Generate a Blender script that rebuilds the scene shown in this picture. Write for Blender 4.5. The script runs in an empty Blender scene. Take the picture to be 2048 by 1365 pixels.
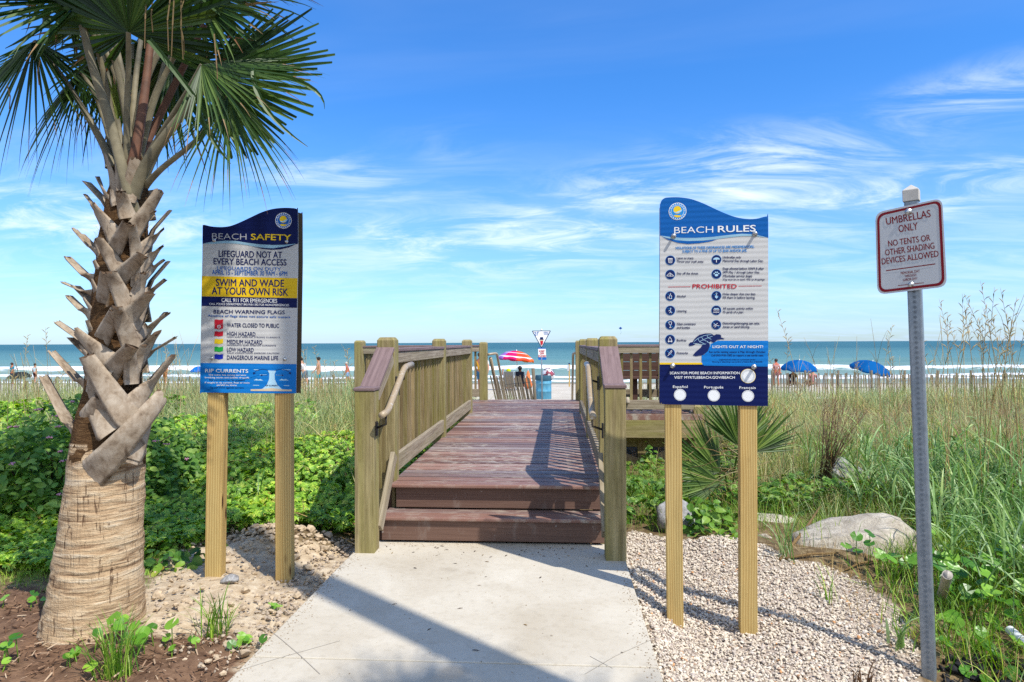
import bpy, math, random
import numpy as np
from mathutils import Vector, Matrix

random.seed(7)
rng = np.random.default_rng(7)
SC = bpy.context.scene
COL = SC.collection

# ------------------------------------------------------------------ camera
YAW = math.radians(3.8)
FOC = 1365.0                       # focal length in photo pixels (2048 wide): 24 mm
EYE = np.array([0.0, 0.0, 1.46])
F0 = np.array([-math.sin(YAW), math.cos(YAW), 0.0])
R0 = np.array([math.cos(YAW), math.sin(YAW), 0.0])
Z0 = np.array([0.0, 0.0, 1.0])
FW = F0 + 0.0022 * Z0; FW /= np.linalg.norm(FW)
RT = R0 - 0.0040 * Z0; RT -= FW * RT.dot(FW); RT /= np.linalg.norm(RT)
UP = np.cross(RT, FW)
cam_data = bpy.data.cameras.new('camera')
cam = bpy.data.objects.new('camera', cam_data); COL.objects.link(cam)
cam_data.sensor_width = 36.0
cam_data.lens = 36.0 * FOC / 2048.0
cam_data.clip_start = 0.05; cam_data.clip_end = 60000.0
M = Matrix(((RT[0], UP[0], -FW[0], EYE[0]), (RT[1], UP[1], -FW[1], EYE[1]), (RT[2], UP[2], -FW[2], EYE[2]), (0, 0, 0, 1)))
cam.matrix_world = M
SC.camera = cam

def ray(px, py):
    return FW + RT * ((px - 1024.0) / FOC) - UP * ((py - 682.5) / FOC)

# ------------------------------------------------------------------ light
SUN = Vector((0.542, -0.465, 1.0)).normalized()
SUN_EL = math.asin(SUN.z); SUN_AZ = math.atan2(SUN.x, SUN.y)
sd = bpy.data.lights.new('sun', 'SUN'); sd.energy = 4.1; sd.angle = math.radians(0.53); sd.color = (1.0, 0.955, 0.88)
so = bpy.data.objects.new('sun', sd); COL.objects.link(so)
so.rotation_euler = (-SUN).to_track_quat('-Z', 'Y').to_euler()

world = bpy.data.worlds.new('World'); SC.world = world; world.use_nodes = True
def build_world():
    nt = world.node_tree; nt.nodes.clear()
    N = nt.nodes.new; L = nt.links.new
    out = N('ShaderNodeOutputWorld'); bg = N('ShaderNodeBackground')
    sky = N('ShaderNodeTexSky'); sky.sky_type = 'NISHITA'; sky.sun_disc = False
    sky.sun_elevation = SUN_EL; sky.sun_rotation = SUN_AZ
    sky.air_density = 1.0; sky.dust_density = 0.3; sky.ozone_density = 2.2
    hs = N('ShaderNodeHueSaturation'); hs.inputs['Saturation'].default_value = 1.24; hs.inputs['Value'].default_value = SKY_V
    L(sky.outputs[0], hs.inputs['Color'])
    gm = N('ShaderNodeMix'); gm.data_type = 'RGBA'; gm.blend_type = 'MULTIPLY'; gm.inputs['Factor'].default_value = 1.0
    L(hs.outputs[0], gm.inputs['A'])
    tc = N('ShaderNodeTexCoord'); sep = N('ShaderNodeSeparateXYZ'); L(tc.outputs['Generated'], sep.inputs[0])
    rp = N('ShaderNodeValToRGB'); L(sep.outputs['Z'], rp.inputs[0]); e = rp.color_ramp.elements
    e[0].position = 0.0; e[0].color = (0.50, 0.68, 1.0, 1); e[1].position = 0.6; e[1].color = (0.48, 0.94, 1.30, 1); m_ = e.new(0.18); m_.color = (0.52, 0.80, 1.12, 1)
    L(rp.outputs[0], gm.inputs['B'])
    def math_(op, a, b=None, clamp=False):
        m = N('ShaderNodeMath'); m.operation = op; m.use_clamp = clamp
        for i, v in enumerate((a, b)):
            if v is None: continue
            if isinstance(v, (int, float)): m.inputs[i].default_value = v
            else: L(v, m.inputs[i])
        return m.outputs[0]
    den = math_('ADD', math_('MAXIMUM', sep.outputs['Z'], 0.0), 0.16)
    u = math_('DIVIDE', sep.outputs['X'], den); v = math_('DIVIDE', sep.outputs['Y'], den)
    cmb = N('ShaderNodeCombineXYZ'); L(u, cmb.inputs[0]); L(v, cmb.inputs[1])
    def noise(scale, detail, rough, dist, rot, sx, sy, loc):
        mp = N('ShaderNodeMapping'); mp.inputs['Rotation'].default_value = (0, 0, rot); mp.inputs['Scale'].default_value = (sx, sy, 1); mp.inputs['Location'].default_value = loc
        L(cmb.outputs[0], mp.inputs['Vector'])
        n = N('ShaderNodeTexNoise'); n.inputs['Scale'].default_value = scale; n.inputs['Detail'].default_value = detail
        n.inputs['Roughness'].default_value = rough; n.inputs['Distortion'].default_value = dist
        L(mp.outputs[0], n.inputs['Vector']); return n.outputs['Fac']
    def ramp(x, a, b):
        r = N('ShaderNodeMapRange'); r.interpolation_type = 'SMOOTHSTEP'; L(x, r.inputs['Value'])
        r.inputs['From Min'].default_value = a; r.inputs['From Max'].default_value = b; return r.outputs[0]
    big = noise(0.55, 3, 0.5, 0.2, 0.3, 1.0, 1.0, CLOUD_LOC)
    fine = noise(1.9, 9, 0.66, 0.9, 0.85, 0.9, 1.9, (3.1, 8.2, 0))
    soft = noise(0.8, 5, 0.55, 0.5, 0.2, 0.7, 1.7, (9.0, 1.0, 0))
    # banks of broken cirrus at set places in the sky
    def bank(px, py, sx, sz, rot=0.0):
        r = ray(px, py); r = r / np.linalg.norm(r)
        sb = N('ShaderNodeVectorMath'); sb.operation = 'SUBTRACT'; L(tc.outputs['Generated'], sb.inputs[0]); sb.inputs[1].default_value = tuple(r)
        mp = N('ShaderNodeMapping'); mp.vector_type = 'TEXTURE'; mp.inputs['Rotation'].default_value = (0, rot, 0); mp.inputs['Scale'].default_value = (sx, 0.9, sz); L(sb.outputs[0], mp.inputs['Vector'])
        ln = N('ShaderNodeVectorMath'); ln.operation = 'LENGTH'; L(mp.outputs[0], ln.inputs[0]); return ramp(ln.outputs['Value'], 1.0, 0.15)
    bk = None
    for a in ((1420, 370, .30, .085, -.12, 1.0), (1120, 470, .26, .07, -.05, .85), (1760, 400, .30, .05, -.10, .75), (120, 430, .22, .05, .05, 1.0), (860, 490, .22, .045, .08, .7), (1950, 190, .16, .05, -.1, .6), (640, 350, .18, .05, .1, .5)):
        v_ = math_('MULTIPLY', bank(*a[:5]), a[5]); bk = v_ if bk is None else math_('MAXIMUM', bk, v_)
    m1 = math_('MULTIPLY', math_('MAXIMUM', bk, math_('MULTIPLY', ramp(big, 0.55, 0.75), 0.35)), ramp(fine, 0.42, 0.72))
    m2 = math_('MULTIPLY', ramp(soft, 0.45, 0.80), 0.26)
    # more thin cloud low down, as over the sea
    low = ramp(sep.outputs['Z'], 0.34, 0.0)
    m3 = math_('MULTIPLY', low, math_('ADD', math_('MULTIPLY', ramp(fine, 0.36, 0.75), 0.40), 0.10))
    tot = math_('ADD', math_('ADD', math_('MULTIPLY', m1, 0.66), math_('MULTIPLY', m2, math_('ADD', math_('MULTIPLY', low, 1.0), 0.25))), m3, True)
    rear_fill = math_('MULTIPLY', ramp(sep.outputs['Y'], 0.05, -0.45), math_('ADD', math_('MULTIPLY', ramp(soft, 0.3, 0.6), 0.45), 0.35))   # unseen bright cloud added behind the camera as neutral fill light
    tot = math_('MINIMUM', math_('MAXIMUM', tot, rear_fill), 0.85)
    mix = N('ShaderNodeMix'); mix.data_type = 'RGBA'; L(tot, mix.inputs['Factor'])
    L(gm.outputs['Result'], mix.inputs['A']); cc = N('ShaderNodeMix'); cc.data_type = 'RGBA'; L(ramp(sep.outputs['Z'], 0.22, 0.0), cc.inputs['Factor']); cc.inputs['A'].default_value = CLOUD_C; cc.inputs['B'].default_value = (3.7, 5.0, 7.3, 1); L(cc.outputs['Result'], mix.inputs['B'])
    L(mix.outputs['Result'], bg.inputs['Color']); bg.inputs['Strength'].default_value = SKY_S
    L(bg.outputs[0], out.inputs['Surface'])
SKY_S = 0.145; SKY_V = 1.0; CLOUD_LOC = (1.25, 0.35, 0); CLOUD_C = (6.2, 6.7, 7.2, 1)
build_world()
SC.view_settings.view_transform = 'Standard'; SC.view_settings.look = 'None'
SC.view_settings.exposure = 0.44; SC.view_settings.gamma = 1.0
SC.view_settings.use_curve_mapping = False
SC.cycles.max_bounces = 6; SC.cycles.diffuse_bounces = 3; SC.cycles.glossy_bounces = 2
SC.cycles.transmission_bounces = 3; SC.cycles.transparent_max_bounces = 4
SC.cycles.caustics_reflective = False; SC.cycles.caustics_refractive = False
SC.cycles.use_denoising = False

# ------------------------------------------------------------------ measuring
def P(px, py, d):
    return EYE + ray(px, py) * d
def knots(y, ys, zs): return np.interp(y, ys, zs)
def sstep(a, b, x):
    t = np.clip((x - a) / (b - a), 0, 1); return t * t * (3 - 2 * t)
def vnoise(x, y, s=1.0, seed=0):
    """cheap smooth value noise on arrays"""
    x = np.asarray(x, float) * s + seed * 17.3; y = np.asarray(y, float) * s + seed * 9.1
    xi = np.floor(x).astype(np.int64); yi = np.floor(y).astype(np.int64); xf = x - xi; yf = y - yi
    def h(a, b):
        v = (a * 374761393 + b * 668265263 + seed * 1442695) & 0x7fffffff
        v = ((v ^ (v >> 13)) * 1274126177) & 0x7fffffff
        return ((v ^ (v >> 16)) & 0xffff) / 65535.0
    u = xf * xf * (3 - 2 * xf); w = yf * yf * (3 - 2 * yf)
    return (h(xi, yi) * (1 - u) + h(xi + 1, yi) * u) * (1 - w) + (h(xi, yi + 1) * (1 - u) + h(xi + 1, yi + 1) * u) * w
PATH_L, PATH_R = -1.43, 0.45
def gz(x, y):
    x = np.asarray(x, float); y = np.asarray(y, float)
    far_y = [19, 23, 60, 85, 200]; far_z = [-0.25, -0.43, -2.10, -3.2, -6.0]
    L = knots(y, [-30, 4.3, 4.9, 5.5, 8, 12, 15] + far_y, [-0.03, -0.02, 0.03, 0.02, 0.14, 0.28, 0.22] + far_z)
    C = knots(y, [-30, 5, 8, 12, 15] + far_y, [-0.05, -0.05, -0.10, -0.15, -0.25] + far_z)
    R = knots(y, [-30, 2.5, 3.9, 4.55, 5.05, 5.7, 8, 12, 15] + far_y, [-0.20, -0.20, -0.19, -0.12, -0.05, -0.14, -0.12, 0.25, 0.25] + far_z)
    wr = sstep(0.42, 0.80, x); wl = sstep(-1.4, -1.9, x)
    wr = np.where(y > 5.2, sstep(0.5, 2.6, x), wr); wl = np.where(y > 5.2, sstep(-1.4, -2.4, x), wl)
    z = C * (1 - wr - wl) + R * wr + L * wl
    away = np.clip((np.abs(x + 0.45) - 0.95) / 0.6, 0, 1) * sstep(24, 16, y)
    z = z + away * ((vnoise(x, y, 0.8, 3) - 0.5) * 0.10 + (vnoise(x, y, 2.6, 5) - 0.5) * 0.05)
    z = z - 0.26 * sstep(6.6, 8.2, y) * sstep(13.5, 12.2, y) * sstep(.2, .6, x) * sstep(2.5, 1.9, x)
    z = z - 0.15 * np.exp(-((x - 1.95) ** 2 + (y - 3.15) ** 2) / 0.34)
    # heap of dug sand behind the left sign, gravel heap behind the right one
    z = z + 0.07 * np.exp(-((x + 2.0) ** 2 / 0.10 + (y - 4.85) ** 2 / 0.05))
    z = z + 0.05 * np.exp(-((x - 1.15) ** 2 / 0.10 + (y - 5.05) ** 2 / 0.06))
    return z
def G(px, py):
    r = ray(px, py); d = 4.0
    for _ in range(60):
        p = EYE + r * d
        z = float(gz(p[0], p[1])); dn = (z - EYE[2]) / r[2] if r[2] < -1e-6 else d
        d += 0.5 * (dn - d)
    return EYE + r * d
def in_poly(x, y, poly):
    x = np.asarray(x, float); y = np.asarray(y, float); ins = np.zeros(x.shape, bool); n = len(poly)
    for i in range(n):
        x0, y0 = poly[i][:2]; x1, y1 = poly[(i + 1) % n][:2]
        c = ((y0 > y) != (y1 > y)) & (x < (x1 - x0) * (y - y0) / ((y1 - y0) if y1 != y0 else 1e-9) + x0)
        ins ^= c
    return ins

# ------------------------------------------------------------------ materials
GAIN = 1.0
def lin(r, g, b, k=1.0):
    f = lambda c: (c / 255 / 12.92 if c / 255 <= 0.04045 else ((c / 255 + 0.055) / 1.055) ** 2.4) * k
    return (f(r), f(g), f(b), 1.0)
class MatB:
    def __init__(s, name):
        s.m = bpy.data.materials.new(name); s.m.use_nodes = True; s.nt = s.m.node_tree; s.nt.nodes.clear()
        s.out = s.n('ShaderNodeOutputMaterial'); s.b = s.n('ShaderNodeBsdfPrincipled'); s.l(s.b.outputs[0], s.out.inputs[0])
    def n(s, t): return s.nt.nodes.new(t)
    def l(s, a, b): s.nt.links.new(a, b)
    def coord(s, kind='Object', scale=(1, 1, 1), rot=(0, 0, 0)):
        tc = s.n('ShaderNodeTexCoord'); mp = s.n('ShaderNodeMapping'); mp.inputs['Scale'].default_value = scale; mp.inputs['Rotation'].default_value = rot
        s.l(tc.outputs[kind], mp.inputs['Vector']); return mp.outputs[0]
    def noise(s, vec, scale, detail=4, rough=0.55, dist=0.0):
        n = s.n('ShaderNodeTexNoise'); s.l(vec, n.inputs['Vector']); n.inputs['Scale'].default_value = scale
        n.inputs['Detail'].default_value = detail; n.inputs['Roughness'].default_value = rough; n.inputs['Distortion'].default_value = dist
        return n.outputs['Fac']
    def ramp(s, fac, stops):
        r = s.n('ShaderNodeValToRGB'); s.l(fac, r.inputs[0]); e = r.color_ramp.elements
        while len(e) < len(stops): e.new(0.5)
        for el, (p, c) in zip(e, stops): el.position = p; el.color = c
        return r.outputs[0]
    def mix(s, fac, a, b, mode='MIX'):
        m = s.n('ShaderNodeMix'); m.data_type = 'RGBA'; m.blend_type = mode
        for v, k in ((fac, 'Factor'), (a, 'A'), (b, 'B')):
            if isinstance(v, (int, float, tuple)): m.inputs[k].default_value = v
            else: s.l(v, m.inputs[k])
        return m.outputs['Result']
    def math(s, op, a, b=0.0, clamp=False):
        m = s.n('ShaderNodeMath'); m.operation = op; m.use_clamp = clamp
        for i, v in enumerate((a, b)):
            if isinstance(v, (int, float)): m.inputs[i].default_value = v
            else: s.l(v, m.inputs[i])
        return m.outputs[0]
    def attr(s, name):
        a = s.n('ShaderNodeAttribute'); a.attribute_name = name; return a
    def island(s): return s.n('ShaderNodeNewGeometry').outputs['Random Per Island']
    def bump(s, h, strength=0.3, dist=0.01, prev=None):
        b = s.n('ShaderNodeBump'); s.l(h, b.inputs['Height']); b.inputs['Strength'].default_value = strength; b.inputs['Distance'].default_value = dist
        if prev is not None: s.l(prev, b.inputs['Normal'])
        s.l(b.outputs[0], s.b.inputs['Normal']); return b.outputs[0]
    def color(s, c):
        if isinstance(c, tuple): s.b.inputs['Base Color'].default_value = c
        else: s.l(c, s.b.inputs['Base Color'])
        return s
    def rough(s, r, spec=0.3, metal=0.0):
        s.b.inputs['Roughness'].default_value = r; s.b.inputs['Specular IOR Level'].default_value = spec; s.b.inputs['Metallic'].default_value = metal; return s
def plain(name, c, rough=0.6, spec=0.3, metal=0.0, var=0.0, scale=8.0, bump=0.0):
    b = MatB(name); b.rough(rough, spec, metal)
    if var or bump:
        n = b.noise(b.coord('Object'), scale, 5, 0.6)
        if var:
            dk = tuple(x * (1 - var) for x in c[:3]) + (1,); lt = tuple(min(1, x * (1 + var)) for x in c[:3]) + (1,)
            b.color(b.ramp(n, [(0.3, dk), (0.7, lt)]))
        else: b.color(c)
        if bump: b.bump(n, bump, 0.004)
    else: b.color(c)
    return b.m
def leafmat(name, stops, rough=0.5, trans=0.35, spec=0.35, patch=0.75):
    """two-sided leaf: colour differs leaf by leaf; some light comes through"""
    b = MatB(name); b.rough(rough, spec)
    r = b.island(); c = b.ramp(r, stops)
    n = b.noise(b.coord('Object'), 9.0, 3)
    c2 = b.mix(0.35, c, b.ramp(n, [(0.3, (0.45, 0.45, 0.45, 1)), (0.7, (1, 1, 1, 1))]), 'MULTIPLY')
    pn = b.noise(b.coord('Object'), 1.35, 3, 0.6)      # stands of differing growth
    c2 = b.mix(patch, c2, b.ramp(pn, [(0.34, (0.52, 0.62, 0.50, 1)), (0.5, (1, 1, 1, 1)), (0.64, (1.12, 1.0, 0.62, 1))]), 'MULTIPLY')
    b.color(c2)
    t = b.n('ShaderNodeBsdfTranslucent'); hs = b.n('ShaderNodeHueSaturation'); hs.inputs['Value'].default_value = 1.5; hs.inputs['Saturation'].default_value = 1.1
    hs.inputs['Hue'].default_value = 0.485
    b.l(c2, hs.inputs['Color']); b.l(hs.outputs[0], t.inputs['Color'])
    mx = b.n('ShaderNodeMixShader'); mx.inputs[0].default_value = trans
    b.l(b.b.outputs[0], mx.inputs[1]); b.l(t.outputs[0], mx.inputs[2]); b.l(mx.outputs[0], b.out.inputs[0])
    return b.m
def wood(name, c_light, c_dark, c_stain=None, rough=0.8, grain=1.0, bump=0.35, stain_amt=0.5, streak=34.0, tint=0.75):
    """u runs along each member, v across it (UVs are written by MB)"""
    b = MatB(name); b.rough(rough, 0.2)
    v1 = b.coord('UV', (1.1, streak, 1)); v2 = b.coord('UV', (0.5, 7, 1)); v3 = b.coord('UV', (3, 90, 1))
    n1 = b.noise(v1, 1.6, 5, 0.6, 0.35); n2 = b.noise(v2, 1.0, 3, 0.5, 0.8); n3 = b.noise(v3, 1.5, 3, 0.6)
    c = b.ramp(n1, [(0.30, c_dark), (0.52, tuple((a + d) / 2 for a, d in zip(c_light, c_dark))), (0.70, c_light)])
    c = b.mix(0.35 * grain, c, b.ramp(n3, [(0.35, (0.35, 0.33, 0.3, 1)), (0.6, (1, 1, 1, 1))]), 'MULTIPLY')
    if c_stain:
        c = b.mix(b.math('MULTIPLY', b.ramp(n2, [(0.42, (0, 0, 0, 1)), (0.66, (1, 1, 1, 1))]), stain_amt), c, c_stain)
    oi = b.island(); c = b.mix(tint, c, b.ramp(oi, [(0, (0.72, 0.58, 0.50, 1)), (.25, (1, 1, 1, 1)), (.5, (0.84, 0.84, 0.72, 1)), (.75, (1.0, 0.94, 0.86, 1)), (1, (0.66, 0.66, 0.60, 1))]), 'MULTIPLY')
    spk = b.noise(b.coord('UV', (3.2, 11, 1)), 2.0, 5, 0.7, 0.3); c = b.mix(0.35, c, b.ramp(spk, [(.34, (.5, .47, .42, 1)), (.52, (1, 1, 1, 1))]), 'MULTIPLY')
    b.color(c)
    b.bump(b.math('ADD', n1, b.math('MULTIPLY', n3, 0.6)), bump, 0.003)
    return b.m

# ------------------------------------------------------------------ objects
def tag(o, label=None, cat=None, group=None, kind=None):
    if label: o['label'] = label
    if cat: o['category'] = cat
    if group: o['group'] = group
    if kind: o['kind'] = kind
    return o
WLOC = {}
def thing(name, label, cat, loc, group=None):
    o = bpy.data.objects.new(name, None); COL.objects.link(o); o.location = Vector([float(v) for v in loc]); o.empty_display_size = 0.1
    WLOC[o.name] = np.array([float(v) for v in loc]); return tag(o, label, cat, group)
def link(name, me, parent=None, loc=None, mats=()):
    for m in (mats if isinstance(mats, (list, tuple)) else [mats]): me.materials.append(m)
    o = bpy.data.objects.new(name, me); COL.objects.link(o)
    if parent is not None:
        o.parent = parent; w = WLOC[parent.name]; WLOC[o.name] = w.copy()
    elif loc is not None:
        o.location = Vector([float(v) for v in loc]); WLOC[o.name] = np.array([float(v) for v in loc])
    else: WLOC[o.name] = np.zeros(3)
    return o
class MB:
    """collects shapes in world coordinates; build() links them as ONE mesh object"""
    def __init__(s): s.v = []; s.f = []; s.uv = []; s.mi = []; s.sm = []
    def add(s, verts, faces, mi=0, uvs=None, smooth=False):
        o = len(s.v); s.v.extend([tuple(map(float, p)) for p in verts])
        for k, f in enumerate(faces):
            s.f.append([i + o for i in f]); s.mi.append(mi); s.sm.append(smooth)
            s.uv.append(uvs[k] if uvs else [(0.0, 0.0)] * len(f))
        return s
    def beam(s, p0, p1, w, h, up=(0, 0, 1), mi=0, ext=0.0, v0=None):
        p0 = np.array(p0, float); p1 = np.array(p1, float); a = p1 - p0; ln = np.linalg.norm(a); a /= ln
        p0 = p0 - a * ext; p1 = p1 + a * ext; ln += 2 * ext
        up = np.array(up, float); sd_ = np.cross(a, up)
        if np.linalg.norm(sd_) < 1e-6: sd_ = np.cross(a, (0, 1, 0))
        sd_ /= np.linalg.norm(sd_); u2 = np.cross(sd_, a)
        vs = []
        for p in (p0, p1):
            for sx, sy in ((-1, -1), (1, -1), (1, 1), (-1, 1)): vs.append(p + sd_ * sx * w / 2 + u2 * sy * h / 2)
        fs = [(0, 1, 5, 4), (1, 2, 6, 5), (2, 3, 7, 6), (3, 0, 4, 7), (3, 2, 1, 0), (4, 5, 6, 7)]
        r1, r2 = random.random() * 20, random.random() * 20; uvs = []
        r2 = r2 if v0 is None else v0
        for k, dv in ((0, w), (1, h), (2, w), (3, h)):
            b0 = r2 + k * 0.31; uvs.append([(r1, b0), (r1, b0 + dv), (r1 + ln, b0 + dv), (r1 + ln, b0)])
        e = [(r1, r2), (r1 + 0.02, r2), (r1 + 0.02, r2 + h), (r1, r2 + h)]; uvs += [e, e]
        return s.add(vs, fs, mi, uvs)
    def post(s, x, y, z0, z1, w, mi=0, lean=(0, 0), cham=0.0, wy=None):
        wy = wy or w; vs = []; zz = [(z0, 1.0), (z1 - cham, 1.0)] + ([(z1, 0.74)] if cham else [])
        for z, k in zz:
            t = (z - z0); cx, cy = x + lean[0] * t, y + lean[1] * t
            for sx, sy in ((-1, -1), (1, -1), (1, 1), (-1, 1)): vs.append((cx + sx * w / 2 * k, cy + sy * wy / 2 * k, z))
        fs = []; uvs = []; r1, r2 = random.random() * 20, random.random() * 20
        for i in range(len(zz) - 1):
            za, zb = zz[i][0], zz[i + 1][0]
            for k in range(4):
                j = (k + 1) % 4; fs.append((i * 4 + k, i * 4 + j, i * 4 + 4 + j, i * 4 + 4 + k)); b0 = r2 + k * 0.37
                uvs.append([(r1 + za, b0), (r1 + za, b0 + w), (r1 + zb, b0 + w), (r1 + zb, b0)])
        n = (len(zz) - 1) * 4; fs.append((n, n + 1, n + 2, n + 3)); uvs.append([(r1, r2), (r1, r2 + w), (r1 + .03, r2 + w), (r1 + .03, r2)])
        fs.append((3, 2, 1, 0)); uvs.append([(r1, r2), (r1, r2 + w), (r1 + .03, r2 + w), (r1 + .03, r2)])
        return s.add(vs, fs, mi, uvs)
    def tube(s, pts, r, n=10, mi=0, cap=True):
        pts = [np.array(p, float) for p in pts]; rs = r if isinstance(r, (list, tuple)) else [r] * len(pts)
        vs = []; up0 = None
        for i, p in enumerate(pts):
            t = pts[min(i + 1, len(pts) - 1)] - pts[max(i - 1, 0)]; t /= (np.linalg.norm(t) + 1e-12)
            a = np.cross(t, up0) if up0 is not None else np.cross(t, (0.1, 0.2, 1) if abs(t[2]) < 0.9 else (1, 0, 0))
            a /= np.linalg.norm(a); b = np.cross(t, a); up0 = np.cross(a, t) * -1 if up0 is None else up0
            up0 = b * -1 if False else (np.cross(a, t))
            for k in range(n):
                th = 2 * math.pi * k / n; vs.append(p + (a * math.cos(th) + b * math.sin(th)) * rs[i])
        fs = []
        for i in range(len(pts) - 1):
            for k in range(n):
                j = (k + 1) % n; fs.append((i * n + k, i * n + j, (i + 1) * n + j, (i + 1) * n + k))
        if cap: fs.append(tuple(range(n))[::-1]); fs.append(tuple(range((len(pts) - 1) * n, len(pts) * n)))
        return s.add(vs, fs, mi, None, True)
    def lathe(s, prof, c, n=24, mi=0, cap=True):
        vs = []; c = np.array(c, float)
        for r, z in prof:
            for k in range(n): th = 2 * math.pi * k / n; vs.append(c + np.array([r * math.cos(th), r * math.sin(th), z]))
        fs = []
        for i in range(len(prof) - 1):
            for k in range(n): j = (k + 1) % n; fs.append((i * n + k, i * n + j, (i + 1) * n + j, (i + 1) * n + k))
        if cap: fs.append(tuple(range(n))[::-1]); fs.append(tuple(range((len(prof) - 1) * n, len(prof) * n)))
        return s.add(vs, fs, mi, None, True)
    def ball(s, c, r, sx=1, sy=1, sz=1, n=10, mi=0):
        vs = []; fs = []; c = np.array(c, float); m = n // 2 + 1
        for i in range(m + 1):
            ph = math.pi * i / m
            for k in range(n):
                th = 2 * math.pi * k / n; vs.append(c + np.array([sx * math.sin(ph) * math.cos(th), sy * math.sin(ph) * math.sin(th), sz * math.cos(ph)]) * r)
        for i in range(m):
            for k in range(n): j = (k + 1) % n; fs.append((i * n + k, i * n + n + k, i * n + n + j, i * n + j))
        return s.add(vs, fs, mi, None, True)
    def build(s, name, mats, parent=None, loc=None, bevel=0.0, smooth=None):
        w = WLOC[parent.name] if parent is not None else (np.array(loc, float) if loc is not None else np.zeros(3))
        me = bpy.data.meshes.new(name)
        me.from_pydata([tuple(np.array(p) - w) for p in s.v], [], s.f)
        me.polygons.foreach_set('material_index', s.mi)
        me.polygons.foreach_set('use_smooth', [bool(x) if smooth is None else smooth for x in s.sm])
        uvl = me.uv_layers.new(name='UVMap'); flat = [c for f in s.uv for uvp in f for c in uvp]
        uvl.data.foreach_set('uv', flat)
        o = link(name, me, parent, loc, mats)
        if bevel:
            b = o.modifiers.new('edge', 'BEVEL'); b.width = bevel; b.segments = 2; b.limit_method = 'ANGLE'; b.angle_limit = math.radians(50)
        return o
def np_mesh(name, verts, faces, mats, parent=None, loc=None, smooth=False, mat_idx=None):
    """verts (N,3) world, faces (M,k) all the same size"""
    w = WLOC[parent.name] if parent is not None else (np.array(loc, float) if loc is not None else np.zeros(3))
    verts = np.asarray(verts, np.float32) - w.astype(np.float32); faces = np.asarray(faces, np.int32); m, k = faces.shape
    me = bpy.data.meshes.new(name); me.vertices.add(len(verts)); me.vertices.foreach_set('co', verts.ravel())
    me.loops.add(m * k); me.loops.foreach_set('vertex_index', faces.ravel())
    me.polygons.add(m); me.polygons.foreach_set('loop_start', np.arange(0, m * k, k, dtype=np.int32))
    me.polygons.foreach_set('use_smooth', np.full(m, smooth))
    if mat_idx is not None: me.polygons.foreach_set('material_index', np.asarray(mat_idx, np.int32))
    me.update(calc_edges=True)
    return link(name, me, parent, loc, mats)
def instances(tv, tf, pos, B):
    """template verts tv (k,3), faces tf (m,q), positions (N,3), bases (N,3,3) whose columns are the template axes"""
    tv = np.asarray(tv, float); tf = np.asarray(tf, int); N = len(pos)
    v = np.einsum('nij,kj->nki', B, tv) + pos[:, None, :]
    f = tf[None] + (np.arange(N) * len(tv))[:, None, None]
    return v.reshape(-1, 3), f.reshape(-1, tf.shape[1])
def bases(nrm, spin, scale):
    """frames whose z is nrm (N,3), turned by spin, scaled"""
    n = nrm / np.linalg.norm(nrm, axis=1, keepdims=True)
    ref = np.where(np.abs(n[:, 2:3]) > 0.95, np.array([[1.0, 0, 0]]), np.array([[0, 0, 1.0]]))
    a = np.cross(ref, n); a /= np.linalg.norm(a, axis=1, keepdims=True); b = np.cross(n, a)
    c, s_ = np.cos(spin)[:, None], np.sin(spin)[:, None]
    x = a * c + b * s_; y = -a * s_ + b * c
    return np.stack([x, y, n], axis=2) * np.asarray(scale).reshape(-1, 1, 1)
def blades(pos, head, length, width, lean0, bend, K=5, fold=0.0, tipw=0.06, twist=None):
    """curved tapering grass blades; returns verts, quad faces"""
    N = len(pos); ds = 1.0 / K; c = np.array(pos, float).copy()
    hx = np.stack([np.cos(head), np.sin(head), np.zeros(N)], 1)
    side0 = np.stack([-np.sin(head), np.cos(head), np.zeros(N)], 1)
    rows = []
    for k in range(K + 1):
        s = k / K; ang = lean0 + bend * s ** 1.4
        t = hx * np.sin(ang)[:, None] + Z0[None] * np.cos(ang)[:, None]
        w = width * (1 - s) ** 0.6 * (0.65 + 0.7 * min(s, 0.5)) + width * tipw * 0.3
        sd_ = side0
        if twist is not None:
            nn = np.cross(t, side0); a = (twist * s)[:, None]; sd_ = side0 * np.cos(a) + nn * np.sin(a)
        rows.append(c - sd_ * (w / 2)[:, None]); rows.append(c + sd_ * (w / 2)[:, None])
        c = c + t * (length * ds)[:, None]
    v = np.stack(rows, 1).reshape(-1, 3); M_ = 2 * (K + 1)
    q = np.array([(2 * k, 2 * k + 1, 2 * k + 3, 2 * k + 2) for k in range(K)])
    f = (q[None] + (np.arange(N) * M_)[:, None, None]).reshape(-1, 4)
    return v, f
def merge(*vf):
    vs, fs, o = [], [], 0
    for v, f in vf: vs.append(v); fs.append(f + o); o += len(v)
    return np.concatenate(vs), np.concatenate(fs)

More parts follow.
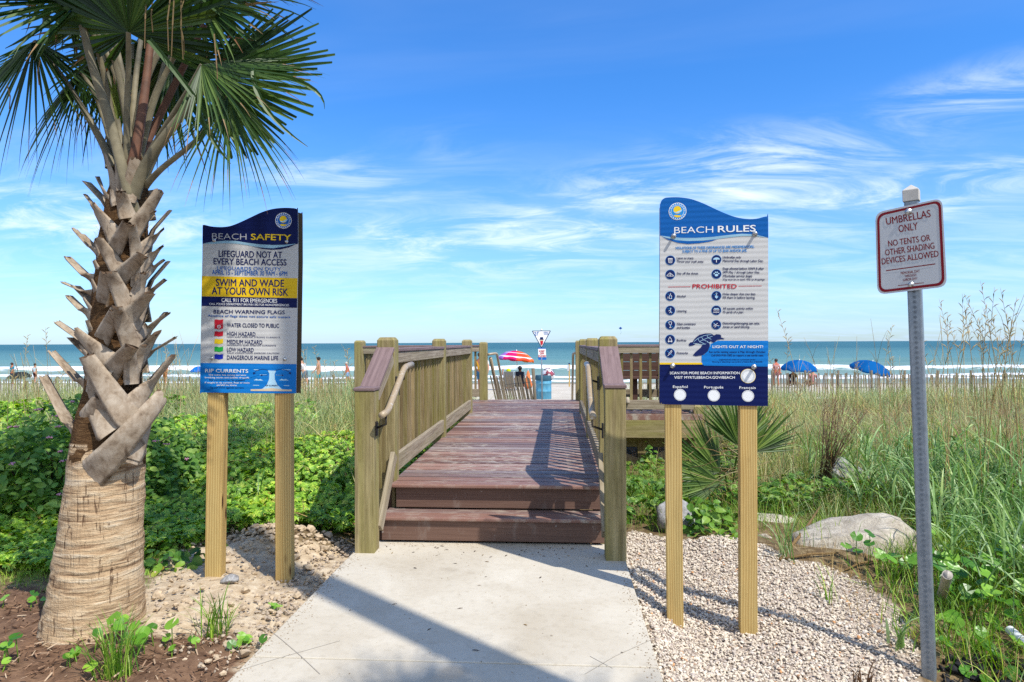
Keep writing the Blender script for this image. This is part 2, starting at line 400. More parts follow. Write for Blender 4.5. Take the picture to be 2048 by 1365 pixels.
# ================================================================== THE SETTING
# zones of bare ground, in world metres
def poly_px(*pts): return [tuple(G(x, y)[:2]) for x, y in pts]
MULCH = [(-7, -3), (-1.43, -3), (-1.43, 2.9)] + poly_px((505, 1290), (470, 1262), (400, 1268), (310, 1272), (270, 1250), (120, 1215), (90, 1180), (0, 1178)) + [(-3.6, 3.9), (-7, 3.6)]
GRAVEL = [(0.45, -1.5), (0.45, 5.10)] + poly_px((1262, 1062), (1330, 1078), (1395, 1082), (1440, 1068), (1510, 1090), (1580, 1122), (1640, 1130), (1720, 1160), (1790, 1215), (1835, 1300), (1846, 1365)) + [(1.75, 2.4), (1.75, -1.5)]
SANDY = [(-1.43, 2.9)] + poly_px((270, 1275), (276, 1190), (330, 1120), (380, 1096), (470, 1078), (560, 1086), (650, 1092), (690, 1098)) + [(-1.40, 5.05)]
def bands(a, b, n): return list(np.linspace(a, b, n, endpoint=False))
gx = np.array([-4000, -1200, -400, -160, -80, -45, -28, -20] + bands(-16, -5, 45) + bands(-5, 5, 167) + bands(5, 18, 52) + [18, 24, 35, 60, 120, 300, 1000, 4000.0])
gy = np.array([-3000, -800, -200, -60, -25, -12, -6, -3] + bands(-1, 2, 20) + bands(2, 8, 100) + bands(8, 26, 60) + bands(26, 66, 20) + [66, 75, 90, 130.0, 200.0])
XX, YY = np.meshgrid(gx, gy); ZZ = gz(XX, YY)
inp = (XX > PATH_L + .03) & (XX < PATH_R - .03) & (YY < 5.3)
ZZ = np.where(inp, -0.09, ZZ)
mul = in_poly(XX, YY, MULCH); grv = in_poly(XX, YY, GRAVEL); snd = in_poly(XX, YY, SANDY)
ZZ = ZZ + np.where(snd | mul, (vnoise(XX, YY, 9, 2) - 0.5) * 0.035 + (vnoise(XX, YY, 22, 4) - 0.5) * 0.018, 0) * (XX < -1.5)
nx, ny = len(gx), len(gy)
gv = np.stack([XX.ravel(), YY.ravel(), ZZ.ravel()], 1)
ii = np.arange((ny - 1) * nx).reshape(ny - 1, nx)[:, :-1].ravel()
gf = np.stack([ii, ii + 1, ii + nx + 1, ii + nx], 1)
def ground_mat():
    b = MatB('ground'); b.rough(0.95, 0.1)
    co = b.coord('Object')
    n1 = b.noise(co, 1.3, 5); n2 = b.noise(co, 14, 6, 0.65); n3 = b.noise(co, 70, 4, 0.7)
    soil = b.ramp(n2, [(0.3, lin(92, 74, 52, .6)), (0.5, lin(140, 118, 86, .62)), (0.72, lin(186, 166, 126, .66))])
    sand = b.ramp(n2, [(0.28, lin(168, 144, 114, .74)), (0.5, lin(206, 184, 152, .78)), (0.7, lin(226, 209, 180, .8))])
    mulch = b.ramp(n2, [(0.3, lin(92, 68, 52, .75)), (0.6, lin(140, 110, 86, .75))])
    beach = b.ramp(n1, [(0.3, lin(214, 202, 182, .66)), (0.7, lin(232, 222, 204, .70))])
    grav = b.ramp(n3, [(0.3, lin(150, 134, 120, .8)), (0.7, lin(206, 190, 172, .85))])
    wet = lin(128, 116, 100, .55)
    a = b.attr('zone'); sp = b.n('ShaderNodeSeparateColor'); b.l(a.outputs['Color'], sp.inputs[0])
    c = b.mix(sp.outputs[0], soil, sand); c = b.mix(sp.outputs[1], c, mulch); c = b.mix(sp.outputs[2], c, grav)
    a2 = b.attr('zone_b'); s2 = b.n('ShaderNodeSeparateColor'); b.l(a2.outputs['Color'], s2.inputs[0])
    c = b.mix(s2.outputs[0], c, beach); c = b.mix(s2.outputs[1], c, wet)
    b.color(c); b.bump(b.math('ADD', n2, b.math('MULTIPLY', n3, 0.5)), 0.5, 0.03)
    return b.m
g = np_mesh('ground', gv, gf, ground_mat(), smooth=True); tag(g, kind='structure')
def setcol(me, name, r, gg, bb):
    at = me.color_attributes.new(name, 'FLOAT_COLOR', 'POINT')
    at.data.foreach_set('color', np.stack([r, gg, bb, np.ones(len(r))], 1).astype(np.float32).ravel())
xx, yy = XX.ravel(), YY.ravel()
chan = (xx > -1.9) & (xx < 1.3) & (yy > 12.6)
setcol(g.data, 'zone', np.where(snd.ravel(), 1.0, 0), mul.ravel() * 1.0, grv.ravel() * 1.0)
setcol(g.data, 'zone_b', np.clip((yy - 16) / 3, 0, 1) * 1.0 + np.where(chan, 1, 0) * (yy <= 16), np.clip((yy - 50) / 9, 0, 1), yy * 0)

# concrete path with tooled joints and a soft broom finish
def concrete_mat():
    b = MatB('concrete'); b.rough(0.9, 0.15); co = b.coord('Object')
    n1 = b.noise(co, 1.6, 5, 0.6, 0.4); n2 = b.noise(co, 22, 6, 0.7); n3 = b.noise(b.coord('Object', (6, 160, 1)), 2, 3)
    c = b.ramp(n1, [(0.30, lin(202, 190, 168, .74)), (0.70, lin(226, 217, 198, .75))])
    c = b.mix(0.35, c, b.ramp(n2, [(0.32, (0.66, 0.63, 0.58, 1)), (0.5, (1, 1, 1, 1))]), 'MULTIPLY')
    st = b.noise(b.coord('Object', (1, 1, 1), (0.4, 0, 0)), 2.7, 2, 0.4)
    c = b.mix(b.ramp(st, [(0.70, (0, 0, 0, 1)), (0.76, (0.30, 0.30, 0.30, 1))]), c, lin(150, 128, 100, .6))
    b.color(c); b.bump(b.math('ADD', n3, n2), 0.22, 0.003); return b.m
mb = MB(); Yj = [-4.0, -1.2, 0.2, 1.6, 3.10, 4.98]
cm = concrete_mat()
for i in range(len(Yj) - 1):
    y0, y1 = Yj[i] + 0.004, Yj[i + 1] - 0.004
    mb.add([(PATH_L, y0, -.12), (PATH_R, y0, -.12), (PATH_R, y1, -.12), (PATH_L, y1, -.12), (PATH_L, y0, 0), (PATH_R, y0, 0), (PATH_R, y1, 0), (PATH_L, y1, 0)],
           [(4, 5, 6, 7), (0, 1, 5, 4), (1, 2, 6, 5), (2, 3, 7, 6), (3, 0, 4, 7)])
pth = mb.build('path', [cm], bevel=0.006); tag(pth, kind='structure')
mb = MB()
def hair(pts, w):
    for (xa, ya), (xb, yb) in zip(pts, pts[1:]): mb.beam(G(xa, ya) * [1, 1, 0] + Z0 * .0015, G(xb, yb) * [1, 1, 0] + Z0 * .0015, w, .001)
hair([(532, 1272), (566, 1303), (602, 1335), (640, 1372)], .0030); hair([(470, 1366), (560, 1338), (680, 1303)], .0016); hair([(662, 1156), (690, 1150)], .002); hair([(1170, 1372), (1230, 1335), (1318, 1300)], .0016); hair([(1180, 1335), (1225, 1360)], .0014)
tag(mb.build('path_joints', [plain('joint_dirt', lin(168, 160, 148, .7), .95)]), kind='structure')

# sea: a sheet to the horizon, with swells breaking on the shore
SEA = -2.05
wx = np.array([-30000, -6000, -1500, -500] + bands(-220, -70, 60) + bands(-70, 70, 200) + bands(70, 220, 60) + [220, 500, 1500, 6000, 30000.0])
wy = np.array(bands(56, 150, 260) + bands(150, 400, 40) + [400, 560, 900, 1600, 3500, 9000, 30000.0])
WX, WY = np.meshgrid(wx, wy)
near = sstep(260, 120, WY) * (np.abs(WX) < 219)
warp = (vnoise(WX, WY * 0, 0.035, 11) - 0.5) * 9 + (vnoise(WX, WY * 0, 0.11, 12) - 0.5) * 3
H = np.zeros_like(WX); FO = np.zeros_like(WX)
fn = vnoise(WX, WY, 0.22, 13) * 0.55 + vnoise(WX * .7, WY * 1.5, 1.0, 14) * 0.45
for yc, amp, front, back, seed, thr in ((62.5, 0.10, 1.2, 3.0, 21, 0.30), (69.0, 0.26, 2.2, 5.0, 22, 0.30), (82.5, 0.85, 3.0, 4.6, 23, 0.22), (104, 0.45, 2.0, 9, 24, 0.86), (128, 0.40, 2.0, 12, 25, 1.4)):
    w_ = (vnoise(WX, WY * 0, 0.028, seed) - 0.5) * 10 + (vnoise(WX, WY * 0, 0.12, seed + 1) - 0.5) * 4 + (vnoise(WX, WY * 0, 0.5, seed + 5) - 0.5) * 1.2
    dy = WY - (yc + w_)
    along = 0.45 + 0.85 * vnoise(WX, WY * 0, 0.03, seed + 2)
    H += amp * along * np.where(dy < 0, np.exp(-(dy / front) ** 2), np.exp(-(dy / back) ** 2))
    brk = sstep(thr - 0.12, thr + 0.12, along - 0.45 + 0.25)
    prof = np.where(dy < 0, np.exp(-(dy / (front * 0.95)) ** 2), np.exp(-(dy / (back * 0.22)) ** 2))
    FO = np.maximum(FO, prof * brk * (0.30 + 0.95 * fn))
    tail = np.where(dy < 0, np.exp(-(dy / (front * 3.0)) ** 2), 0) * brk
    FO = np.maximum(FO, tail * 0.42 * fn)
H += (vnoise(WX, WY, 0.09, 31) - 0.5) * 0.25 + (vnoise(WX * 0.5, WY, 0.4, 32) - 0.5) * 0.12
FO = np.maximum(FO, sstep(63, 57, WY) * 0.62 * fn)
H *= near; FO *= near
wv = np.stack([WX.ravel(), WY.ravel(), (SEA + H).ravel()], 1)
nx2 = len(wx); ii = np.arange((len(wy) - 1) * nx2).reshape(-1, nx2)[:, :-1].ravel()
wf = np.stack([ii, ii + 1, ii + nx2 + 1, ii + nx2], 1)
def sea_mat():
    b = MatB('sea_water'); b.rough(0.5, 0.08)
    co = b.coord('Object', (0.02, 0.11, 1)); n1 = b.noise(co, 1.0, 6, 0.6, 0.3)
    n2 = b.noise(b.coord('Object', (0.5, 2.0, 1)), 1.0, 5, 0.6)
    sx = b.n('ShaderNodeSeparateXYZ'); tc = b.n('ShaderNodeTexCoord'); b.l(tc.outputs['Object'], sx.inputs[0])
    mr = b.n('ShaderNodeMapRange'); b.l(sx.outputs[1], mr.inputs[0]); mr.inputs[1].default_value = 58; mr.inputs[2].default_value = 420
    dep = b.ramp(mr.outputs[0], [(0.0, lin(166, 176, 162, .72)), (0.06, lin(136, 168, 160, .72)), (0.25, lin(108, 156, 156, .70)), (1.0, lin(72, 128, 138, .62))])
    c = b.mix(0.5, dep, b.ramp(n1, [(0.35, (0.62, 0.66, 0.68, 1)), (0.65, (1, 1, 1, 1))]), 'MULTIPLY')
    fo = b.attr('foam'); br = b.math('MULTIPLY', fo.outputs['Fac'], b.ramp(n2, [(0.25, (0.55, 0.55, 0.55, 1)), (0.7, (1.3, 1.3, 1.3, 1))]))
    fm = b.ramp(br, [(0.30, (0, 0, 0, 1)), (0.46, (1, 1, 1, 1))])
    b.color(b.mix(fm, c, (0.80, 0.82, 0.82, 1)))
    b.bump(b.math('ADD', n1, n2), 0.5, 0.4); return b.m
sea = np_mesh('sea', wv, wf, sea_mat(), smooth=True); tag(sea, kind='structure')
at = sea.data.attributes.new('foam', 'FLOAT', 'POINT'); at.data.foreach_set('value', FO.ravel().astype(np.float32))

# ================================================================== BOARDWALK
M_POST = wood('weathered_green_pine', lin(184, 168, 126, .92), lin(128, 114, 80, .88), lin(144, 138, 72, .88), stain_amt=0.7, streak=26)
M_PICK = wood('railing_picket', lin(186, 166, 128, .95), lin(120, 102, 72, .88), lin(134, 128, 62, .88), stain_amt=0.7, streak=26, tint=1.0)
M_GREY = wood('grey_weathered_pine', lin(198, 184, 162, .85), lin(140, 122, 102, .8), lin(150, 142, 100, .85), stain_amt=0.35)
M_COMP = wood('composite_cap', lin(158, 134, 132, .78), lin(132, 110, 110, .75), rough=0.7, grain=0.4, bump=0.12)
M_BROWN = wood('composite_fascia', lin(112, 84, 74, .8), lin(80, 58, 50, .8), rough=0.7, grain=0.5, bump=0.15)
def deck_mat():
    b = MatB('deck_boards'); b.rough(0.55, 0.35)
    v1 = b.coord('UV', (1.2, 40, 1)); n1 = b.noise(v1, 1.5, 4, 0.6, 0.3)
    isl = b.island()
    base = b.ramp(isl, [(0.0, lin(90, 62, 54, 1.0)), (0.25, lin(124, 90, 78, 1.05)), (0.5, lin(160, 124, 108, 1.1)), (0.75, lin(112, 92, 88, 1.0)), (1.0, lin(150, 134, 128, 1.05))])
    c = b.mix(0.45, base, b.ramp(n1, [(0.3, (0.55, 0.5, 0.5, 1)), (0.65, (1, 1, 1, 1))]), 'MULTIPLY')
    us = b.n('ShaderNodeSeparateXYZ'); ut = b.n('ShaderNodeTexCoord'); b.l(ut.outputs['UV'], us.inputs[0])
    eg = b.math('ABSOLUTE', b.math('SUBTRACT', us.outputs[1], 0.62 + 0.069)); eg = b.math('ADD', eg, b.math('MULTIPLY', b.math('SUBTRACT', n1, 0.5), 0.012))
    em = b.math('MULTIPLY', b.math('GREATER_THAN', eg, 0.0585), b.math('LESS_THAN', eg, 0.085)); c = b.mix(b.math('MULTIPLY', em, 0.72), c, lin(44, 30, 28, .8))   # board edges darkened in colour to stand for the shaded gaps
    # drifts of dry sand blown over the boards
    co = b.coord('Object'); s1 = b.noise(co, 1.5, 3, 0.5, 0.6); s2 = b.noise(b.coord('Object', (5, 13, 5)), 1.6, 6, 0.7, 0.4)
    msk = b.math('MULTIPLY', b.ramp(s1, [(0.36, (0.05, 0.05, 0.05, 1)), (0.60, (1, 1, 1, 1))]), b.ramp(s2, [(0.47, (0, 0, 0, 1)), (0.62, (1, 1, 1, 1))]))
    s3 = b.ramp(b.noise(co, 90, 2, 0.5), [(0.66, (0, 0, 0, 1)), (0.72, (1, 1, 1, 1))])
    msk = b.math('MAXIMUM', b.math('MULTIPLY', msk, 0.80), b.math('MULTIPLY', s3, 0.35))
    b.color(b.mix(msk, c, lin(214, 202, 184, .62)))
    b.bump(n1, 0.2, 0.002); return b.m
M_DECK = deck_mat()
def pipe_mat():
    b = MatB('galvanised_pipe'); co = b.coord('Object'); n = b.noise(co, 38, 5, 0.65)
    f = b.ramp(n, [(0.58, (0, 0, 0, 1)), (0.66, (1, 1, 1, 1))])
    b.color(b.mix(f, lin(176, 156, 126, .80), lin(210, 206, 198, .8))); b.b.inputs['Metallic'].default_value = 0.0; b.b.inputs['Roughness'].default_value = 0.42
    b.bump(n, 0.05, 0.001); return b.m
M_PIPE = pipe_mat()
M_IRON = plain('dark_bracket', lin(58, 54, 50), 0.5, 0.4, 0.5)

XL, XRR = -1.255, 0.315                # clear width between the rails
PXL, PXR = XL - 0.07, XRR + 0.07       # post centre lines
def dz(y): return 0.39 + 0.0085 * (y - 5.2)
BW = thing('boardwalk', 'weathered wooden beach boardwalk with two steps, railings and brown composite deck', 'boardwalk', (-0.47, 5.2, 0))
# deck boards (laid across)
mb = MB(); y = 5.245
while y < 12.06:
    w_ = 0.138; z = dz(y); xl, xr = XL - 0.03, XRR + 0.03
    if y > 9.95: xl, xr = -3.02, 2.06
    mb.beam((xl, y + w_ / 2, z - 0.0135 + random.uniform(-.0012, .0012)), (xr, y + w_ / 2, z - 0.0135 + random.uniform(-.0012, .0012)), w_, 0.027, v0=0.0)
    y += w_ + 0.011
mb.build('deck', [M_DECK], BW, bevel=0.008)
STX0, STX1 = -1.30, 0.335
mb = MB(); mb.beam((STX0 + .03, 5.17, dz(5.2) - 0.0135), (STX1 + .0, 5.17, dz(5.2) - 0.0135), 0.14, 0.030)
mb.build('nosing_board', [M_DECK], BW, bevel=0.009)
for k, (yn, zt) in enumerate(((4.905, 0.193),)):
    mb = MB()
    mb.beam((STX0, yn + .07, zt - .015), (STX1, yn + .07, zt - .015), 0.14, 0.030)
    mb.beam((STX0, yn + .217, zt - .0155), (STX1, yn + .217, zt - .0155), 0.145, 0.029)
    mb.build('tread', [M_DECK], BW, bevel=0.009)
def riser_mat():
    b = MatB('riser_boards'); b.rough(0.7, 0.25)
    n1 = b.noise(b.coord('UV', (1.3, 70, 1)), 1.6, 5, 0.65, 0.4)
    c = b.ramp(n1, [(0.3, lin(100, 74, 62, .8)), (0.7, lin(130, 102, 88, .8))])
    sp = b.ramp(b.noise(b.coord('Object'), 34, 2, 0.4), [(0.735, (0, 0, 0, 1)), (0.755, (1, 1, 1, 1))])
    sm = b.ramp(b.noise(b.coord('Object', (3, 1, 1)), 3, 5, 0.7), [(0.58, (0, 0, 0, 1)), (0.78, (.4, .4, .4, 1))])
    b.color(b.mix(b.math('MAXIMUM', b.math('MULTIPLY', sp, 0.8), sm), c, lin(200, 188, 176, .6))); b.bump(n1, 0.2, 0.002); return b.m
M_RISER = riser_mat()
for yn, z0, z1, x0 in ((4.93, 0.018, 0.160, STX0 + .01), (5.15, 0.205, 0.356, STX0 + .065)):
    mb = MB(); mb.beam((x0, yn + .0125, (z0 + z1) / 2), (STX1 - .005, yn + .0125, (z0 + z1) / 2), 0.025, z1 - z0)
    mb.build('riser', [M_RISER], BW, bevel=0.003)
for x in (STX0, -0.48, STX1 - .03):
    mb = MB(); mb.beam((x, 4.97, 0.07), (x, 5.19, 0.07), 0.038, 0.13); mb.beam((x, 5.19, 0.22), (x, 5.40, 0.22), 0.038, 0.30); mb.build('stringer', [M_BROWN], BW)
# framing below the deck
for x in (XL + 0.02, -0.47, XRR - 0.02): mb = MB(); mb.beam((x, 5.22, dz(5.2) - .15), (x, 12.0, dz(12) - .15), 0.04, 0.22); mb.build('joist', [M_POST], BW)
# posts
def newel(name, x, y, z0, z1, lean=(0, 0)):
    m_ = MB(); m_.post(x, y, z0, z1, 0.138, cham=0.024, lean=lean); return m_.build(name, [M_POST], BW, bevel=0.006)
PY = (5.27, 7.60, 9.98)
for sx, px_ in ((-1, PXL), (1, PXR)):
    for y in PY: newel('post', px_, y, -0.35, 1.505)
FP_L, FP_R = -1.343, 0.386
for x, zt, y in ((FP_L, 1.125, 4.735), (FP_R, 1.15, 4.66)):
    m_ = MB(); m_.post(x, y, -0.12, zt, 0.138); m_.build('front_post', [M_POST], BW, bevel=0.005)
newel('far_post', PXL + .02, 12.03, -0.6, 1.47)
newel('far_post', PXR, 12.03, -0.6, 1.49)
newel('corner_post', -2.95, 12.03, -0.3, 1.50)
newel('corner_post', -2.95, 10.05, -0.3, 1.50)
newel('corner_post', 2.02, 10.0, -0.6, 0.55)
newel('corner_post', 2.02, 12.03, -0.6, 1.50)
def rail_run(a, b, post_w=0.138, inner=1, z_top=1.405, pick_sp=0.14, zb=None, face=None):
    """cap, upper board, lower board and pickets between two posts a and b (x, y)"""
    a = np.array(a, float); b = np.array(b, float); d = b - a; ln = np.hypot(*d); d /= ln; nrm = np.array([d[1], -d[0]]) * inner
    a2 = a + d * post_w / 2; b2 = b - d * post_w / 2
    zb0 = (dz(a[1]) if zb is None else zb); zb1 = (dz(b[1]) if zb is None else zb)
    q = lambda p, off, z: (p[0] + nrm[0] * off, p[1] + nrm[1] * off, z)
    m_ = MB(); m_.beam(q(a2, 0.0, z_top), q(b2, 0.0, z_top), 0.145, 0.027); m_.build('rail_cap', [M_COMP], BW, bevel=0.004)
    m_ = MB(); m_.beam(q(a2, 0.045, z_top - .0145 - .0455), q(b2, 0.045, z_top - .0145 - .0455), 0.038, 0.089); m_.build('upper_rail', [M_GREY], BW, bevel=0.004)
    m_ = MB(); m_.beam(q(a2, 0.045, zb0 + .125), q(b2, 0.045, zb1 + .125), 0.038, 0.135); m_.build('lower_rail', [M_GREY], BW, bevel=0.004)
    n = int((ln - post_w) / pick_sp); m_ = MB()
    for i in range(n):
        t = (i + 0.5) / n; p = a2 + (b2 - a2) * t; z0 = zb0 * (1 - t) + zb1 * t + 0.045 + random.uniform(-.012, .012)
        m_.post(*(q(p, 0.006, 0)[:2]), z0, z_top - .016, 0.036)
    m_.build('balusters', [M_PICK], BW)
for i in range(2):
    rail_run((PXL, PY[i]), (PXL, PY[i + 1]), inner=1, pick_sp=0.145)
    rail_run((PXR, PY[i]), (PXR, PY[i + 1]), inner=-1, pick_sp=0.145)
rail_run((-2.95, 12.03), (PXL + .02, 12.03), inner=1)
rail_run((-2.95, 10.05), (-2.95, 12.03), inner=1)
rail_run((-2.95, 10.05), (PXL, 9.98), inner=1)
rail_run((PXR, 9.98), (2.02, 10.0), inner=1, pick_sp=0.128)
rail_run((PXR, 12.03), (2.02, 12.03), inner=1)
rail_run((2.02, 10.0), (2.02, 12.03), inner=-1)
# sloping stair rails with their caps, pickets and foot rail
for x, fx, y0, z0, s in ((PXL, FP_L, 4.735, 1.125, 1), (PXR, FP_R, 4.66, 1.15, -1)):
    m_ = MB(); m_.beam((fx, y0 - .075, z0 + .0125), (fx, y0 + .085, z0 + .0145), 0.150, 0.024); m_.build('post_cap', [M_COMP], BW, bevel=0.005)
    m_ = MB(); m_.beam((fx, y0 + .075, z0 + .012), (x, PY[0] - .072, 1.418), 0.142, 0.027); m_.build('stair_rail_cap', [M_COMP], BW, bevel=0.004)
    m_ = MB(); m_.beam((fx + s * .045, y0 + .07, z0 - .048), (x + s * .045, PY[0] - .072, 1.345), 0.038, 0.085); m_.build('stair_rail', [M_GREY], BW, bevel=0.004)
    m_ = MB(); m_.beam((fx + s * .068, y0 + .072, 0.135), (x + s * .064, PY[0] - .075, 0.60), 0.036, 0.088); m_.build('stair_foot_rail', [M_GREY], BW, bevel=0.004)
    m_ = MB()
    for i in range(3):
        t = (i + .8) / 3.6; yy_ = y0 + .07 + t * (PY[0] - y0 - .14); m_.post(fx + (x - fx) * t + s * .005, yy_, 0.2 + .36 * t, z0 - .01 + t * .27, 0.036)
    m_.build('balusters', [M_PICK], BW)
# steel handrails
def handrail(pts, r, parent, brackets):
    m_ = MB(); c = [np.array(p, float) for p in pts]; sm = [c[0]]
    for i in range(1, len(c) - 1):            # round the elbows
        a, b, d = c[i - 1], c[i], c[i + 1]; u = (a - b) / np.linalg.norm(a - b); v = (d - b) / np.linalg.norm(d - b); k = 0.07
        for t in np.linspace(0, 1, 6): sm.append((1 - t) ** 2 * (b + u * k) + 2 * t * (1 - t) * b + t * t * (b + v * k))
    sm.append(c[-1]); m_.tube(sm, r, 14); o = m_.build('handrail', [M_PIPE], parent)
    for p, qx in brackets:
        m2 = MB(); p = np.array(p, float); m2.tube([p, p + (0, 0, -.06), (qx, p[1], p[2] - .085)], 0.008, 8); m2.beam((qx - .004, p[1], p[2] - .14), (qx - .004, p[1], p[2] - .04), .012, .04, up=(0, 1, 0))
        b_ = m2.build('bracket', [M_IRON], parent); b_.parent = o
    return o
pl = P(767, 831, 4.72); xl = pl[0]
handrail([(xl, 4.60, .965), (xl, 4.77, .975), (xl + .01, 5.26, 1.27), (xl + .01, 5.52, 1.285)], 0.0235, BW, [((xl, 4.72, .95), FP_L + .078), ((xl + .01, 5.24, 1.24), PXL + .076)])
xr = 0.235
handrail([(xr, 4.55, .965), (xr, 4.72, .975), (xr, 5.22, 1.27), (xr, 5.50, 1.285)], 0.0235, BW, [((xr, 4.66, .95), FP_R - .078), ((xr, 5.2, 1.24), PXR - .076)])
# right platform: edge board, beams, braces, bench with a plank back
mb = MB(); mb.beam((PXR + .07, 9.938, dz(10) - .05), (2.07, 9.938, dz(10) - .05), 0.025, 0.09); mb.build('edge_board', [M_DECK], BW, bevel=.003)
mb = MB(); mb.beam((PXR + .07, 9.93, dz(10) - .225), (2.06, 9.93, dz(10) - .225), 0.045, 0.25); mb.build('rim_beam', [M_POST], BW, bevel=.004); mb = MB(); mb.beam((-2.98, 9.965, dz(10) - .15), (PXL - .07, 9.965, dz(10) - .15), 0.045, 0.2); mb.build('rim_beam', [M_POST], BW, bevel=.004)
mb = MB(); mb.beam((PXR + .07, 10.3, dz(10) - .43), (2.0, 10.3, dz(10) - .43), 0.09, 0.20); mb.build('girder', [M_POST], BW, bevel=.004)
for x in (0.45, 1.25, 2.0): mb = MB(); mb.post(x, 10.3, -1.0, dz(10) - .33, 0.13); mb.build('pile', [M_POST], BW)
mb = MB(); mb.beam((0.45, 10.18, -.02), (1.25, 10.18, -.36), .04, .14); mb.build('brace', [M_GREY], BW); mb = MB(); mb.beam((1.25, 10.16, -.36), (2.0, 10.16, .0), .04, .14); mb.build('brace', [M_GREY], BW)
mb = MB()
for k, z in enumerate((1.20, 1.055, 0.91)): mb.beam((0.62, 11.62 + .0 * k, z), (1.92, 11.62, z), 0.03, 0.138)
mb.build('bench_back', [M_BROWN], BW, bevel=.003)
mb = MB()
for k in range(3): mb.beam((0.62, 11.30 + .145 * k, 0.87), (1.92, 11.30 + .145 * k, 0.87), 0.138, 0.03)
for x in (0.72, 1.27, 1.82): mb.beam((x, 11.4, .45), (x, 11.4, .86), .09, .09, up=(0, 1, 0)); mb.beam((x, 11.66, .86), (x, 11.66, 1.26), .04, .07, up=(0, 1, 0))
mb.build('bench_seat', [M_BROWN], BW, bevel=.003)
# stairs going down to the beach
mb = MB()
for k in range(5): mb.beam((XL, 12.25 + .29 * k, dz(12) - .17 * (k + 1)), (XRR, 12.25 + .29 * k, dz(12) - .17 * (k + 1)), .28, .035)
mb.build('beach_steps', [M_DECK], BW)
for xs in (-1.09, 0.28):
    handrail([(xs - .13 * (1 if xs < 0 else -1), 12.03, 1.25), (xs, 12.25, 1.27), (xs + .02, 14.0, .30), (xs + .02, 14.02, -.35)], .022, BW, [])
handrail([(-1.19, 12.12, 1.18), (-1.13, 13.6, .10)], .03, BW, [])

# ================================================================== SIGNS
class Plane:
    """a flat sign face in space; hit() gives the local (u, v) of a point measured on the photograph"""
    def __init__(s, px, py, d, ex, ez):
        s.O = P(px, py, d); s.ex = ex / np.linalg.norm(ex); ez = ez - s.ex * ez.dot(s.ex); s.ez = ez / np.linalg.norm(ez); s.n = np.cross(s.ex, s.ez)
    def hit(s, px, py):
        r = ray(px, py); t = s.n.dot(s.O - EYE) / s.n.dot(r); q = EYE + r * t - s.O
        return np.array([q.dot(s.ex), q.dot(s.ez)])
    def w(s, uv, off=0.0): return s.O + s.ex * uv[0] + s.ez * uv[1] + s.n * off
_tc = {}
def glyphs(txt, bold):
    key = (txt, bold)
    if key in _tc: return _tc[key]
    cu = bpy.data.curves.new('t', 'FONT'); cu.body = txt; cu.size = 1.0; cu.resolution_u = 3; cu.offset = bold; cu.fill_mode = 'FRONT'
    o = bpy.data.objects.new('t', cu); COL.objects.link(o)
    dg = bpy.context.evaluated_depsgraph_get(); me = bpy.data.meshes.new_from_object(o.evaluated_get(dg))
    v = np.zeros(len(me.vertices) * 3); me.vertices.foreach_get('co', v); v = v.reshape(-1, 3)[:, :2]
    f = [tuple(p.vertices) for p in me.polygons]
    bpy.data.objects.remove(o); bpy.data.curves.remove(cu); bpy.data.meshes.remove(me)
    _tc[key] = (v, f); return v, f
CAP = float(glyphs('H', 0.0)[0][:, 1].max())
